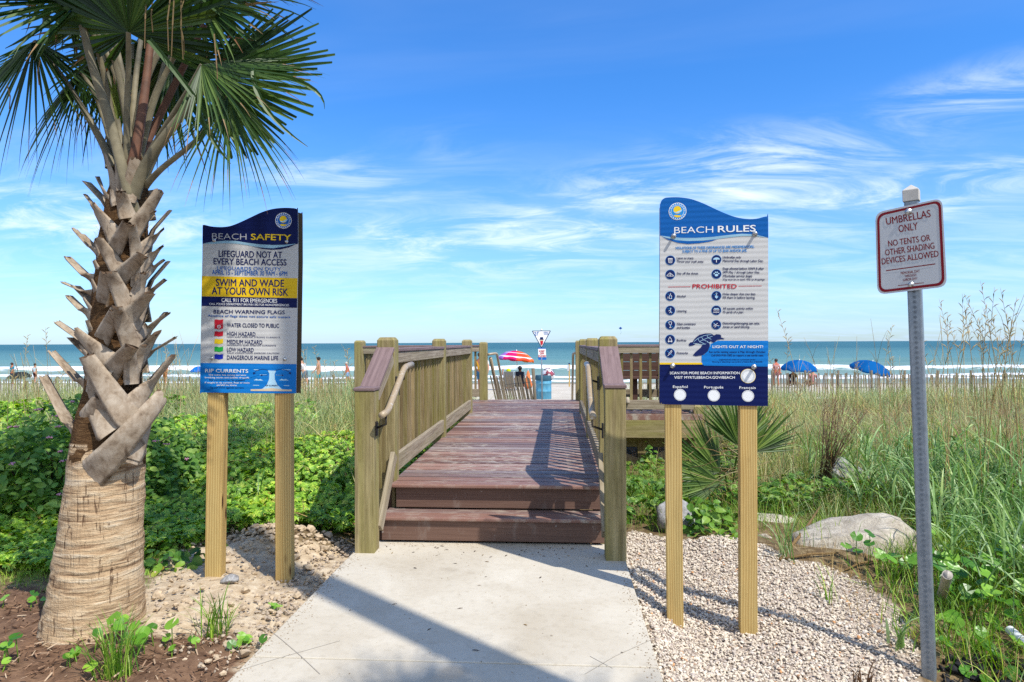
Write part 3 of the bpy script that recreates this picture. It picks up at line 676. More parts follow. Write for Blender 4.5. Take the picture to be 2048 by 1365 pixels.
class Print:
    """everything printed on one sign face"""
    def __init__(s, plane, scale, ox, oy):
        s.p = plane; s.k = scale; s.ox = ox; s.oy = oy
        s.layers = {}
    def h(s, x, y): return s.p.hit(x / s.k + s.ox, y / s.k + s.oy)
    def mb(s, layer): return s.layers.setdefault(layer, MB())
    def text(s, layer, txt, x0, y0, x1, y1, cap, off, mi=0, bold=0.012, slant=0.0):
        if bold > .004:     # heavy lettering: several passes a hair apart
            n_ = 2 if bold < .015 else 4; ex_ = bold * cap * 1.15
            for j in range(n_): dx = ex_ * (-1 + 2 * j / (n_ - 1)); dy = (ex_ * .5 if j % 2 else -ex_ * .5) if bold > .012 else 0; s.text(layer, txt, x0 + dx, y0 + dy, x1 + dx, y1 + dy, cap, off + .00022 * (j + 1), mi, 0.0, slant)
        bold = min(bold, 0.0)
        v, f = glyphs(txt, bold); A = s.h(x0, y0); B = s.h(x1, y1); T = s.h(x0, y0 - cap); hgt = np.linalg.norm(T - A); d = B - A; ln = np.linalg.norm(d); d = d / ln
        n = np.array([-d[1], d[0]]); lo, hi = v[:, 0].min(), v[:, 0].max()
        q = [A + d * (ln * (x - lo) / (hi - lo) + slant * y / CAP * hgt) + n * (hgt * y / CAP) for x, y in v]
        s.mb(layer).add([s.p.w(t, off) for t in q], f, mi)
    def poly(s, layer, pts, off, mi=0, thick=0.0):
        q = [s.h(x, y) for x, y in pts]; s.flat(layer, q, off, mi)
    def flat(s, layer, q, off, mi=0):
        ar = sum(a[0] * b[1] - a[1] * b[0] for a, b in zip(q, q[1:] + q[:1]))
        if ar < 0: q = q[::-1]
        s.mb(layer).add([s.p.w(t, off) for t in q], [tuple(range(len(q)))], mi)
    def disc(s, layer, x, y, r, off, mi=0, n=28, r0=0.0, a0=0.0, a1=6.28319, ry=None):
        c = s.h(x, y); rr = np.linalg.norm(s.h(x + r, y) - c); k0 = r0 / r; ks = (ry or r) / r
        if r0 == 0: s.flat(layer, [c + rr * np.array([math.cos(a), ks * math.sin(a)]) for a in np.linspace(a0, a1, n, endpoint=(a1 - a0) < 6.28)], off, mi)
        else:
            an = np.linspace(a0, a1, n + 1); vs = [s.p.w(c + rr * kk * np.array([math.cos(a), math.sin(a)]), off) for kk in (k0, 1) for a in an]
            s.mb(layer).add(vs, [(i, n + 1 + i, n + 2 + i, i + 1)[::-1] for i in range(n)], mi)
    def line(s, layer, pts, wd, off, mi=0):
        for (xa, ya), (xb, yb) in zip(pts, pts[1:]):
            A, B = s.h(xa, ya), s.h(xb, yb); d = B - A; L_ = np.linalg.norm(d); d = d / L_; n = np.array([-d[1], d[0]]); w_ = np.linalg.norm(s.h(xa + wd, ya) - A) / 2
            s.flat(layer, [A - n * w_, B - n * w_, B + n * w_, A + n * w_], off, mi)
def ink(name, c, ribs=False, rough=0.45):
    b = MatB(name); b.rough(rough, 0.15); co = b.coord('Object'); n = b.noise(co, 6, 4)
    b.color(b.mix(0.10, c, b.ramp(n, [(0.3, (0.5, 0.5, 0.5, 1)), (0.7, (1, 1, 1, 1))]), 'MULTIPLY'))
    if ribs:     # fluted plastic sheet
        wv_ = b.n('ShaderNodeTexWave'); wv_.wave_type = 'BANDS'; wv_.bands_direction = 'Z'; wv_.inputs['Scale'].default_value = 10.5; wv_.inputs['Distortion'].default_value = 0.6; wv_.inputs['Detail'].default_value = 1
        b.l(co, wv_.inputs['Vector']); b.bump(wv_.outputs['Fac'], ribs, 0.004)
    return b.m
RB = 0.16
I_WHITE = ink('sign_white', (0.54, 0.53, 0.51, 1), RB); I_NAVY = ink('sign_navy', (0.003, 0.009, 0.075, 1), RB); I_YEL = ink('sign_yellow', (0.78, 0.50, 0.015, 1), RB)
I_BLUE = ink('sign_blue', (0.004, 0.10, 0.36, 1), RB); I_SKY = ink('sign_sky_blue', (0.006, 0.17, 0.52, 1), RB); I_PALE = ink('sign_pale_blue', (0.28, 0.47, 0.58, 1), RB)
T_WHITE = ink('print_white', (0.80, 0.80, 0.79, 1)); T_NAVY = ink('print_navy', (0.008, 0.018, 0.10, 1)); T_BLUE = ink('print_blue', (0.012, 0.12, 0.42, 1)); T_YEL = ink('print_yellow', (0.80, 0.55, 0.02, 1))
T_RED = ink('print_red', (0.50, 0.015, 0.03, 1)); T_GREEN = ink('print_green', (0.02, 0.36, 0.05, 1)); T_FLAGB = ink('print_flag_blue', (0.012, 0.03, 0.40, 1)); T_SAND = ink('print_sand', (0.62, 0.50, 0.34, 1)); T_PALE = ink('print_pale', (0.40, 0.62, 0.76, 1))
T_GREY = ink('print_grey', (0.45, 0.46, 0.47, 1)); T_SKY = ink('print_sky', (0.02, 0.25, 0.62, 1))
INK = [T_WHITE, T_NAVY, T_BLUE, T_YEL, T_RED, T_GREEN, T_FLAGB, T_SAND, T_PALE, T_GREY, T_SKY]
IW, IN, IB, IY, IR, IG, IF, IS, IP, IGY, ISK = range(11)
def pine_mat():
    b = MatB('new_pine_post'); b.rough(0.75, 0.25)
    v1 = b.coord('UV', (0.55, 30, 1)); n1 = b.noise(v1, 1.0, 3, 0.5, 0.5); n0 = b.noise(b.coord('UV', (0.35, 6, 1)), 1.0, 2, 0.5, 1.2)
    wv_ = b.n('ShaderNodeTexWave'); wv_.wave_type = 'BANDS'; wv_.bands_direction = 'Y'; wv_.inputs['Scale'].default_value = 22; wv_.inputs['Distortion'].default_value = 5.5; wv_.inputs['Detail'].default_value = 2; wv_.inputs['Detail Scale'].default_value = 0.6
    b.l(b.coord('UV', (0.10, 1.0, 1)), wv_.inputs['Vector'])
    c = b.ramp(wv_.outputs['Fac'], [(0.1, lin(200, 154, 84, .74)), (0.5, lin(220, 178, 106, .76)), (0.9, lin(232, 196, 126, .78))])
    c = b.mix(0.4, c, b.ramp(n0, [(0.35, lin(222, 188, 116, .62)), (0.65, lin(192, 184, 128, .64))]))
    vo = b.n('ShaderNodeTexVoronoi'); vo.inputs['Scale'].default_value = 1.0; b.l(b.coord('UV', (3.4, 9, 1)), vo.inputs['Vector'])
    kn = b.ramp(vo.outputs['Distance'], [(0.09, (1, 1, 1, 1)), (0.20, (0, 0, 0, 1))])
    sk = b.noise(b.coord('UV', (.9, 13, 1)), 1.0, 4, .6, .8); c = b.mix(b.ramp(sk, [(.60, (0, 0, 0, 1)), (.72, (.55, .55, .55, 1))]), c, lin(150, 104, 56, .66))
    gy_ = b.noise(b.coord('UV', (1.4, 5, 1)), 1.3, 4, .65, .5); c = b.mix(.35, c, b.ramp(gy_, [(.34, (.62, .60, .55, 1)), (.55, (1, 1, 1, 1))]), 'MULTIPLY')
    b.color(b.mix(kn, c, lin(84, 48, 26, .6))); b.bump(b.math('ADD', n1, wv_.outputs['Fac']), 0.06, 0.002); return b.m
M_PINE = pine_mat()
M_BOLT = plain('zinc_bolt', (0.55, 0.55, 0.54, 1), 0.35, 0.5, 0.8)
M_ALU = plain('aluminium_sheet', (0.45, 0.45, 0.44, 1), 0.5, 0.4, 0.5)
M_PLY = wood('sign_backing', lin(150, 132, 112, .6), lin(112, 96, 80, .6), streak=20)
def smooth_closed(pts, sub=5):
    out = []; n = len(pts)
    for i in range(n):
        p0, p1, p2, p3 = [np.array(pts[(i + k - 1) % n], float) for k in range(4)]
        if np.linalg.norm(p2 - p1) > 200: out.append(tuple(p1)); continue
        for t in np.linspace(0, 1, sub, endpoint=False):
            out.append(tuple(0.5 * ((2 * p1) + (-p0 + p2) * t + (2 * p0 - 5 * p1 + 4 * p2 - p3) * t * t + (-p0 + 3 * p1 - 3 * p2 + p3) * t ** 3)))
    return out
def slab(pr, outline, t, mats, name, parent, back=0.0, mi=0):
    """a plate with the outline (local uv) and thickness t behind the face"""
    q = list(outline); ar = sum(a[0] * b[1] - a[1] * b[0] for a, b in zip(q, q[1:] + q[:1]))
    if ar < 0: q = q[::-1]
    n = len(q); m_ = MB(); vs = [pr.p.w(c, -back) for c in q] + [pr.p.w(c, -back - t) for c in q]
    m_.add(vs, [tuple(range(n)), tuple(range(n, 2 * n))[::-1]] + [(i + n, (i + 1) % n + n, (i + 1) % n, i) for i in range(n)], mi)
    return m_.build(name, mats, parent)
def bolt(pr, x, y, parent, r, length, mat=None):
    c = pr.h(x, y); m_ = MB(); a = pr.p.w(c, 0.002); n = pr.p.n
    m_.tube([a, a + n * .002], r * 1.7, 12); m_.tube([a + n * .002, a + n * length * .9, a + n * length], [r, r, r * .6], 8)
    return m_.build('bolt', [mat or M_BOLT], parent)
def sign_post(parent, pl, xt, yt, xb, yb, w, ground_drop=0.25, mat=None):
    a, b = [pl.w(pl.hit(x, y), -.0075 - w / 2) for x, y in ((xt, yt), (xb, yb))]; dn = (b - a) / np.linalg.norm(b - a); b = b + dn * ground_drop
    m_ = MB(); m_.beam(b, a, w, w, up=pl.n); o = m_.build('post', [mat or M_PINE], parent, bevel=0.004); return o
def emblem(pr, x, y, r, ring, inner):
    L_ = 'emblem'
    pr.disc(L_, x, y, r, .0022, IW, 36); pr.disc(L_, x, y, r * .94, .0026, ring, 36); pr.disc(L_, x, y, r * .74, .0030, IW, 36); pr.disc(L_, x, y, r * .70, .0033, inner, 36)
    pr.disc(L_, x - r * .02, y - r * .16, r * .44, .0036, IY, 30)
    pr.poly(L_, [(x - r * .5, y + r * .03), (x - r * .15, y + r * .10), (x + r * .2, y - r * .05), (x + r * .55, y - r * .22), (x + r * .42, y + r * .05), (x + r * .05, y + r * .2), (x - r * .3, y + r * .18)], .0040, IP)
    pr.poly(L_, [(x - r * .42, y + r * .46), (x - r * .1, y + r * .42), (x + r * .2, y + r * .48), (x + r * .42, y + r * .42), (x + r * .3, y + r * .62), (x, y + r * .7), (x - r * .3, y + r * .62)], .0040, IY)
    for k in range(22):     # the small lettering round the rim is only a row of marks at this size
        a = 2 * math.pi * (k + .5) / 22
        if k % 11 == 0: continue
        ca, sa = math.cos(a), math.sin(a); pr.line(L_, [(x + ca * r * .78, y + sa * r * .78), (x + ca * r * .90, y + sa * r * .90)], r * .07, .0030, IW)

# ---- left: BEACH SAFETY
pA = Plane(500, 600, 4.27, R0 + F0 * 0.09 - Z0 * 0.017, Z0 + R0 * 0.017)
S1 = thing('notice_sign', 'navy, white and yellow BEACH SAFETY sign on two new pine posts beside the palm', 'sign', P(495, 1157, 4.31))
pr = Print(pA, 3.25, 380, 390)
out1 = smooth_closed([(82, 215), (85, 200), (95, 196), (140, 206), (205, 210), (265, 202), (330, 177), (400, 144), (470, 112), (540, 92), (610, 85), (670, 87), (692, 93), (702, 112), (703, 420), (697, 800), (690, 1258), (684, 1280), (668, 1291), (400, 1290), (90, 1285), (72, 1277), (65, 1258), (72, 800), (80, 420)])
lo1 = [pr.h(*q) for q in out1]
board = slab(pr, lo1, 0.006, [I_WHITE], 'board', S1)
top = [q for q in out1 if q[1] < 318]
head = [(81, 318)] + [q for q in out1 if q[1] < 300] + [(703, 318), (690, 322), (620, 335), (540, 340), (450, 330), (370, 312), (300, 300), (230, 298), (150, 305)]
pr.poly('header', head, .0008, 0)
pr.poly('header', [(81, 318), (150, 305), (230, 298), (300, 300), (370, 312), (450, 322), (540, 327), (620, 325), (690, 318), (640, 335), (560, 350), (500, 348), (430, 338), (370, 328), (300, 318), (220, 316), (150, 320)], .0013, 1)
pr.poly('header', [(400, 335), (460, 345), (540, 348), (610, 338), (690, 320), (650, 340), (590, 355), (530, 358), (470, 352)], .0017, 0)
pr.poly('yellow_band', [(77, 528), (699, 543), (697, 672), (75, 660)], .0008, 0)
pr.poly('phone_band', [(75, 661), (697, 673), (696, 735), (74, 723)], .0008, 0)
pr.poly('rip_panel', [(68, 1093), (692, 1101)] + [q for q in out1 if q[1] > 1250], .0008, 0)
T = lambda *a, **k: pr.text('lettering', *a, **k)
T('BEACH', 144, 288, 368, 292, 38, .0022, IGY, bold=-.004); T('SAFETY', 397, 292, 657, 298, 38, .0022, IY, bold=.03)
T('LIFEGUARD NOT AT', 187, 403, 598, 412, 41, .0016, IN, bold=.022); T('EVERY BEACH ACCESS', 154, 452, 627, 460, 40, .0016, IN, bold=.022)
T('LIFEGUARDS ON DUTY', 176, 487, 592, 495, 22, .0016, IB, bold=.010); T('APRIL 15 - SEPTEMBER 30 9AM - 6PM', 144, 518, 632, 527, 29, .0016, IB, bold=.016)
T('SWIM AND WADE', 169, 592, 611, 598, 45, .0016, IN, bold=.022); T('AT YOUR OWN RISK', 142, 646, 637, 656, 46, .0016, IN, bold=.022)
T('CALL 911 FOR EMERGENCIES', 206, 697, 566, 702, 25, .0016, IW, bold=.012); T('CALL POLICE DEPARTMENT 843-918-1382 FOR NON-EMERGENCIES', 126, 716, 644, 725, 14, .0016, IW, bold=.012)
T('BEACH WARNING FLAGS', 154, 771, 616, 776, 24, .0016, IN, bold=.026); T('Absence of flags does not assure safe waters', 116, 792, 650, 802, 14, .0016, IB, bold=.02)
for t_, y, sub, xe, se in (('WATER CLOSED TO PUBLIC', 860, None, 579, 0), ('HIGH HAZARD', 915, 'HIGH SURF AND/OR STRONG CURRENTS', 426, 586), ('MEDIUM HAZARD', 968, 'MODERATE SURF AND/OR CURRENTS', 470, 559), ('LOW HAZARD', 1018, 'CALM CONDITIONS, EXERCISE CAUTION', 414, 580), ('DANGEROUS MARINE LIFE', 1070, None, 574, 0)):
    T(t_, 241, y, xe, y + 4, 26, .0016, IN, bold=.016)
    if sub: T(sub, 241, y + 14, se, y + 17, 9, .0016, IN, bold=.014)
def flag(y, mi, h=30): pr.poly('flag_symbols', [(160, y), (175, y - 2), (190, y + 2), (204, y), (216, y - 3), (215, y + h - 3), (202, y + h), (188, y + h + 3), (174, y + h - 1), (159, y + h)], .0016, mi)
flag(812, IR, 28); flag(842, IR, 30); flag(889, IR); flag(938, IY); flag(989, IG); flag(1038, IF)
pr.disc('flag_symbols', 189, 857, 12, .0021, IW, 18, r0=8.5); pr.line('flag_symbols', [(181, 849), (197, 865)], 3, .0021, IW)
T('RIP CURRENTS', 99, 1154, 378, 1157, 22, .0016, IW, bold=.026)
for t_, x0, x1, y, mi in (('The ocean has strong currents', 120, 364, 1175, IW), ('breaking waves and sudden dropoffs', 97, 385, 1192, IW), ('Rip currents may be present.', 127, 360, 1208, IN), ('If caught in rip current, float or swim', 97, 388, 1225, IW), ('parallel to shore.', 175, 306, 1241, IW), ('Do not swim against current.', 130, 352, 1257, IN)):
    T(t_, x0, y, x1, y + 2, 10, .0016, mi, bold=.014)
D = 'rip_diagram'
pr.poly(D, [(470, 1262), (500, 1235), (514, 1200), (516, 1160), (505, 1142), (560, 1144), (550, 1165), (552, 1200), (568, 1235), (600, 1264)], .0016, IP)
pr.poly(D, [(395, 1264), (460, 1263), (530, 1256), (600, 1264), (663, 1266), (662, 1277), (395, 1275)], .0021, IS)
for x0, x1, y in ((415, 445, 1137), (600, 655, 1137), (455, 500, 1170), (560, 610, 1172), (410, 450, 1238), (610, 645, 1240)): pr.line(D, [(x0, y), (x1, y + 1)], 4, .0016, IP)
for x in (445, 610): pr.poly(D, [(x - 32, 1206), (x - 12, 1196), (x, 1202), (x + 12, 1197), (x + 32, 1208)], .0016, IP)
for sgn, xc in ((-1, 532), (1, 536)):
    arc = [(xc + sgn * 20, 1140), (xc + sgn * 60, 1133), (xc + sgn * 100, 1143), (xc + sgn * 116, 1158)]; pr.line(D, arc, 2.5, .0021, IN); pr.poly(D, [(xc + sgn * 120, 1168), (xc + sgn * 104, 1160), (xc + sgn * 122, 1152)], .0021, IN)
    pr.line(D, [(xc + sgn * 26, 1172), (xc + sgn * 62, 1172)], 2, .0021, IN); pr.poly(D, [(xc + sgn * 76, 1173), (xc + sgn * 62, 1167), (xc + sgn * 62, 1179)], .0021, IN)
T('RIP CURRENT', 492, 1244, 574, 1245, 9, .0021, IN, bold=.02)
emblem(pr, 608, 168, 53, IB, IB)
LM = {'header': [I_NAVY, I_PALE], 'yellow_band': [I_YEL], 'phone_band': [I_NAVY], 'rip_panel': [I_SKY]}
for nm, m_ in pr.layers.items(): m_.build(nm, LM.get(nm, INK), S1).parent = board
for x, y in ((158, 296), (628, 305), (143, 1063), (617, 1068)): bolt(pr, x, y, S1, .0065, .012)
sh = pA.hit(600, 600)[0] - pA.hit(590, 600)[0]
slab(pr, [c + np.array([0.004, -0.006]) for c in lo1], 0.010, [M_PLY], 'back_panel', S1, back=0.110)
for (xt, xb) in ((434.5, 424.5), (563.5, 566)): sign_post(S1, pA, xt, 500, xb, 1157, 0.098)

# ---- right: BEACH RULES
pB = Plane(1428, 600, 3.83, R0 - F0 * 0.19 + Z0 * 0.004, Z0)
S2 = thing('notice_sign', 'blue and white BEACH RULES sign with a sea turtle, on two pine posts in gravel', 'sign', P(1425, 1272, 3.87))
pr = Print(pB, 3.0333, 1300, 380)
out2 = smooth_closed([(60, 112), (62, 88), (70, 66), (86, 52), (110, 47), (180, 46), (255, 58), (335, 88), (420, 128), (500, 160), (560, 174), (610, 178), (655, 174), (692, 164), (708, 163), (717, 172), (718, 500), (717, 900), (716, 1285), (710, 1304), (694, 1312), (400, 1308), (100, 1302), (72, 1288), (57, 1268), (58, 900), (60, 500)])
lo2 = [pr.h(*q) for q in out2]
board = slab(pr, lo2, 0.006, [I_WHITE], 'board', S2)
pr.poly('header', [(61, 278)] + [q for q in out2 if q[1] < 270] + [(718, 292), (640, 272), (560, 267), (480, 274), (380, 286), (280, 292), (190, 292), (120, 286)], .0008, 0)
pr.poly('header', [(61, 278), (120, 286), (190, 292), (280, 292), (380, 286), (480, 274), (560, 267), (640, 272), (717, 291), (640, 282), (560, 281), (480, 290), (400, 300), (320, 308), (230, 311), (160, 306), (100, 292)], .0013, 1)
pr.poly('header', [(64, 282), (100, 294), (160, 306), (230, 312), (320, 310), (410, 301), (360, 315), (300, 324), (230, 329), (170, 322), (110, 304)], .0017, 0)
pr.poly('footer', [(59, 1052), (320, 1052), (716, 1060)] + [q for q in out2 if q[1] > 1262], .0008, 0)
pr.poly('footer', [(59, 1049), (316, 1049), (318, 1060), (59, 1060)], .0014, 1)
pr.poly('turtle_panel', [(330, 1000), (360, 940), (410, 916), (717, 916), (716, 1073), (330, 1067), (318, 1060), (313, 1048), (313, 1005)], .0014, 0)
T('BEACH', 147, 265, 383, 260, 38, .0020, IW, bold=-.006); T('RULES', 412, 258, 640, 253, 38, .0020, IW, bold=.03)
T('VIOLATIONS OF THESE ORDINANCES ARE MISDEMEANORS,', 154, 361, 632, 352, 15, .0016, ISK, bold=.024); T('SUBJECT TO A FINE OF UP TO $500 AND/OR JAIL', 197, 381, 588, 376, 15, .0016, ISK, bold=.024)
def t2(t_, x0, x1, y, cap=13, mi=IN, s=0.0, b=.018, off=.0016): T(t_, x0, y, x1, y, cap, off, mi, bold=b, slant=s)
t2('Leave no trace.', 163, 266, 420); t2('Throw your trash away.', 163, 327, 441); t2('Stay off the dunes.', 163, 295, 513)
t2('Umbrellas only', 442, 552, 415); t2('Memorial Day through Labor Day.', 442, 688, 437); t2('Dogs allowed before 10AM & after', 442, 691, 484); t2('5PM May 1 through Labor Day.', 442, 666, 506); t2('(*Excludes service dogs)', 442, 619, 529); t2('Dog must be on leash. Pick up droppings.', 442, 697, 549, 11, s=.25, b=.008)
t2('PROHIBITED', 258, 525, 598, 25, IR, b=.03); pr.line('lettering', [(110, 590), (246, 588)], 3, .0016, IR); pr.line('lettering', [(538, 585), (677, 583)], 3, .0016, IR)
t2('Alcohol', 163, 216, 652); t2('Littering', 163, 222, 741); t2('Glass containers', 163, 277, 820); t2('and bottles', 163, 242, 842); t2('Bonfires', 163, 220, 919); t2('Fireworks', 163, 230, 996)
t2('Holes deeper than two feet.', 442, 642, 638); t2('Fill them in before leaving.', 442, 638, 660); t2('All aquatic activity within', 442, 625, 726); t2('75 yards of a pier.', 442, 569, 748); t2('Disturbing/damaging sea oats,', 442, 666, 816); t2('dunes or sand fencing.', 442, 605, 837)
t2('LIGHTS OUT AT NIGHT!', 379, 685, 960, 15, IW, b=.03, off=.0020); t2('Sea turtle nesting season is May through October', 358, 702, 989, 12, b=.012, off=.0020); t2('Call 843-918-1382 to report a sea turtle nest.', 372, 690, 1010, 12, b=.012, off=.0020)
t2('Loggerhead sea turtles are a protected species.', 420, 640, 1033, 7, b=.01, off=.0020); t2('Harming or disturbing a sea turtle is a Federal fine of $25,000.', 378, 684, 1047, 7, b=.01, off=.0020)
t2('SCAN FOR MORE BEACH INFORMATION', 120, 543, 1119, 15, IW, b=.03); t2('VISIT MYRTLEBEACH.GOV/BEACH', 147, 514, 1146, 15, IW, b=.03)
t2('Español', 139, 228, 1202, 15, IW, b=.016); t2('Português', 328, 444, 1205, 15, IW, b=.016); t2('Français', 542, 641, 1208, 15, IW, b=.016)
C_ = 'pictograms'
for x, y, k in ((123, 428, 'bin'), (123, 514, 'dune'), (403, 424, 'brolly'), (403, 511, 'paw'), (123, 645, 'bottle'), (123, 732, 'litter'), (123, 819, 'glass'), (122, 908, 'fire'), (121, 991, 'rocket'), (403, 643, 'spade'), (402, 731, 'swim'), (402, 819, 'oats')):
    pr.disc(C_, x, y, 30, .0016, ISK, 30); pr.disc(C_, x, y, 28, .0020, IN, 30)
    l = lambda pts, w_=2.6, mi=IW: pr.line(C_, [(x + a, y + b_) for a, b_ in pts], w_, .0025, mi)
    if k == 'bin': l([(-14, -10), (14, -10)], 4); l([(-12, -6), (-9, 15), (9, 15), (12, -6), (-12, -6)]); l([(-4, -2), (-3, 11)]); l([(4, -2), (3, 11)])
    elif k == 'dune': l([(-22, 8), (-2, -10), (20, 8)]); l([(-20, 10), (20, 10)]); l([(-2, -10), (4, -2), (-4, 3), (2, 8)])
    elif k == 'brolly': pr.disc(C_, x, y + 0, 20, .0025, IP, 16, a0=0, a1=3.14159, ry=14); l([(0, -2), (0, 17)], 4)
    elif k == 'paw':
        pr.disc(C_, x, y + 7, 10, .0025, IP, 14, ry=8); [pr.disc(C_, x + a, y + b_, 4.5, .0025, IP, 10) for a, b_ in ((-14, -2), (-5, -10), (5, -10), (14, -2))]
    elif k == 'bottle': l([(2, -18), (2, -8), (8, 0), (8, 16), (-6, 16), (-6, 0), (-1, -8)]); l([(-14, 4), (-14, 15)]); l([(-16, -14), (16, 16)], 2, ISK)
    elif k == 'litter': pr.disc(C_, x + 2, y - 12, 4, .0025, IP, 10); l([(2, -7), (2, 5), (8, 17)]); l([(2, 5), (-4, 16)]); l([(2, -4), (-10, 4)]); l([(-16, -14), (16, 16)], 2, ISK)
    elif k == 'glass': l([(-9, -18), (-7, -4), (0, 2), (7, -4), (9, -18), (-9, -18)]); l([(0, 2), (0, 17)]); l([(-7, 17), (7, 17)]); l([(-18, -16), (18, 16)], 2.4, ISK)
    elif k == 'fire': l([(-8, 8), (-9, -2), (-1, -16), (3, -6), (8, -2), (8, 8)]); l([(-13, 15), (13, 9)], 4); l([(-13, 9), (13, 15)], 4)
    elif k == 'rocket': l([(10, -18), (12, -8), (-2, 8), (-8, 4), (10, -18)]); l([(-6, 8), (-14, 18)]); l([(-18, -14), (18, 16)], 2.4, ISK)
    elif k == 'spade': pr.disc(C_, x, y - 14, 5, .0025, IP, 10, r0=2.5); l([(0, -9), (0, 4)], 3); pr.poly(C_, [(x - 9, y), (x + 9, y), (x + 8, y + 10), (x, y + 18), (x - 8, y + 10)], .0025, IP); l([(-18, -10), (18, 10)], 2, ISK)
    elif k == 'swim':
        for r_ in (-9, 0, 9): l([(-18, r_ + 6), (-9, r_ + 3), (0, r_ + 6), (9, r_ + 3), (18, r_ + 6)], 2.6)
        l([(-14, -10), (14, -10)], 5, IP)
    else: l([(-18, 8), (-6, 4), (8, -10)]); l([(-10, 16), (2, 4), (18, 6)]); l([(-16, -6), (-4, 0)]); l([(-18, -14), (18, 16)], 2.4, ISK)
U_ = 'turtle_print'
pr.poly(U_, [(262, 916), (278, 896), (300, 880), (335, 872), (370, 872), (386, 882), (372, 915), (352, 930), (318, 937), (285, 930), (262, 928)], .0022, IN)
pr.poly(U_, [(376, 890), (402, 876), (425, 878), (434, 888), (428, 894), (450, 903), (452, 907), (430, 906), (405, 912), (388, 928), (370, 920)], .0020, IN)
pr.poly(U_, [(340, 920), (360, 928), (362, 950), (350, 980), (320, 1003), (278, 1010), (260, 1004), (275, 985), (305, 960), (322, 935)], .0020, IN)
pr.poly(U_, [(266, 922), (278, 935), (262, 944), (240, 948), (234, 938), (245, 926)], .0020, IN)
for pts in ([(266, 922), (290, 902), (330, 884), (372, 878)], [(290, 902), (300, 922), (330, 934)], [(312, 892), (322, 910), (352, 922)], [(345, 880), (352, 898), (372, 908)], [(300, 922), (322, 910), (352, 898), (380, 888)], [(364, 952), (366, 932), (345, 922)], [(262, 930), (300, 938), (340, 936)]): pr.line(U_, pts, 2.2, .0027, IP)
emblem(pr, 167, 131, 54, ISK, ISK)
pr.disc('code_roundel', 595, 1130, 46, .0016, IY, 32); pr.disc('code_roundel', 595, 1130, 44, .0020, IW, 32); pr.disc('code_roundel', 595, 1130, 40, .0024, IGY, 32, r0=37.5); pr.disc('code_roundel', 595, 1130, 34, .0024, IGY, 32, r0=32)
for x, y in ((182, 1244), (387, 1248), (594, 1251)): ck = 'code_roundel#%d' % x; pr.disc(ck, x, y, 37, .0016, IW, 30); pr.disc(ck, x, y, 34, .0020, IGY, 30, r0=31.5)
LM = {'header': [I_BLUE, I_PALE], 'footer': [I_NAVY, I_YEL], 'turtle_panel': [I_SKY]}
for nm, m_ in pr.layers.items(): m_.build(nm.split('#')[0], LM.get(nm, INK), S2).parent = board
for x, y in ((143, 281), (636, 268), (137, 1068), (630, 1075)): bolt(pr, x, y, S2, .0085, .032)
slab(pr, [c + np.array([0.0, -0.004]) for c in lo2], 0.008, [M_PLY], 'back_panel', S2, back=0.104)
for (xt, xb) in ((1343, 1351), (1497, 1498.5)): sign_post(S2, pB, xt, 520, xb, 1274, 0.092)

# ---- far right: UMBRELLAS ONLY on a leaning galvanised post
lean = np.array([1840.0 - 1817, 1000 - 400]); 
pC = Plane(1822, 495, 3.40, R0 - F0 * 0.74 + Z0 * 0.055, Z0 - R0 * 0.040)
S3 = thing('notice_sign', 'small leaning sign with red lettering UMBRELLAS ONLY on a perforated galvanised post', 'sign', P(1860, 1400, 3.44))
pr = Print(pC, 998 / 190, 1730, 360)
def rrect(cs, r):
    o = []; n = len(cs)
    for i in range(n):
        a, b, c = [np.array(cs[(i + k - 1) % n], float) for k in range(3)]
        u = (a - b) / np.linalg.norm(a - b); v = (c - b) / np.linalg.norm(c - b)
        for t in np.linspace(0, 1, 7): o.append(tuple((1 - t) ** 2 * (b + u * r) + 2 * t * (1 - t) * b + t * t * (b + v * r)))
    return o
M_S3 = ink('sign_grey_white', (0.50, 0.51, 0.52, 1), False, 0.35); M_S3E = ink('sign_edge', (0.34, 0.42, 0.42, 1)); T_MAROON = ink('print_maroon', (0.20, 0.008, 0.015, 1))
pr.h_ = pr.h
o3 = rrect([(106, 345), (812, 190), (862, 1122), (130, 1208)], 95)
b3 = slab(pr, [pr.h(*q) for q in o3], 0.0035, [M_S3], 'sign_panel', S3)
ring_o = rrect([(125, 362), (797, 212), (838, 1105), (146, 1188)], 85); ring_i = rrect([(150, 382), (770, 240), (808, 1082), (170, 1160)], 66)
vs = [pC.w(pr.h(*q), .0012) for q in ring_o + ring_i]; n_ = len(ring_o)
pr.mb('border').add(vs, [((i + 1) % n_, i, i + n_, (i + 1) % n_ + n_) for i in range(n_)])
for t_, x0, y0, x1, y1, c_, b_ in (('UMBRELLAS', 226, 474, 692, 390, 74, .012), ('ONLY', 357, 553, 556, 522, 74, .012), ('NO TENTS OR', 247, 702, 688, 638, 62, .012), ('OTHER SHADING', 215, 797, 732, 722, 62, .012), ('DEVICES ALLOWED', 180, 890, 775, 806, 62, .012), ('MEMORIAL DAY', 377, 996, 576, 970, 26, .006), ('THROUGH', 418, 1027, 540, 1010, 26, .006), ('LABOR DAY', 403, 1066, 553, 1046, 26, .006)):
    pr.text('lettering', t_, x0, y0, x1, y1, c_, .0012, 0, bold=b_)
pr.line('lettering', [(222, 955), (738, 884)], 11, .0012); pr.line('lettering', [(345, 1112), (450, 1101)], 7, .0012); pr.line('lettering', [(520, 1092), (618, 1082)], 7, .0012)
for nm, m_ in pr.layers.items(): m_.build(nm, [T_MAROON], S3).parent = b3
bolt(pr, 455, 335, S3, .0095, .007); bolt(pr, 482, 1100, S3, .008, .005)
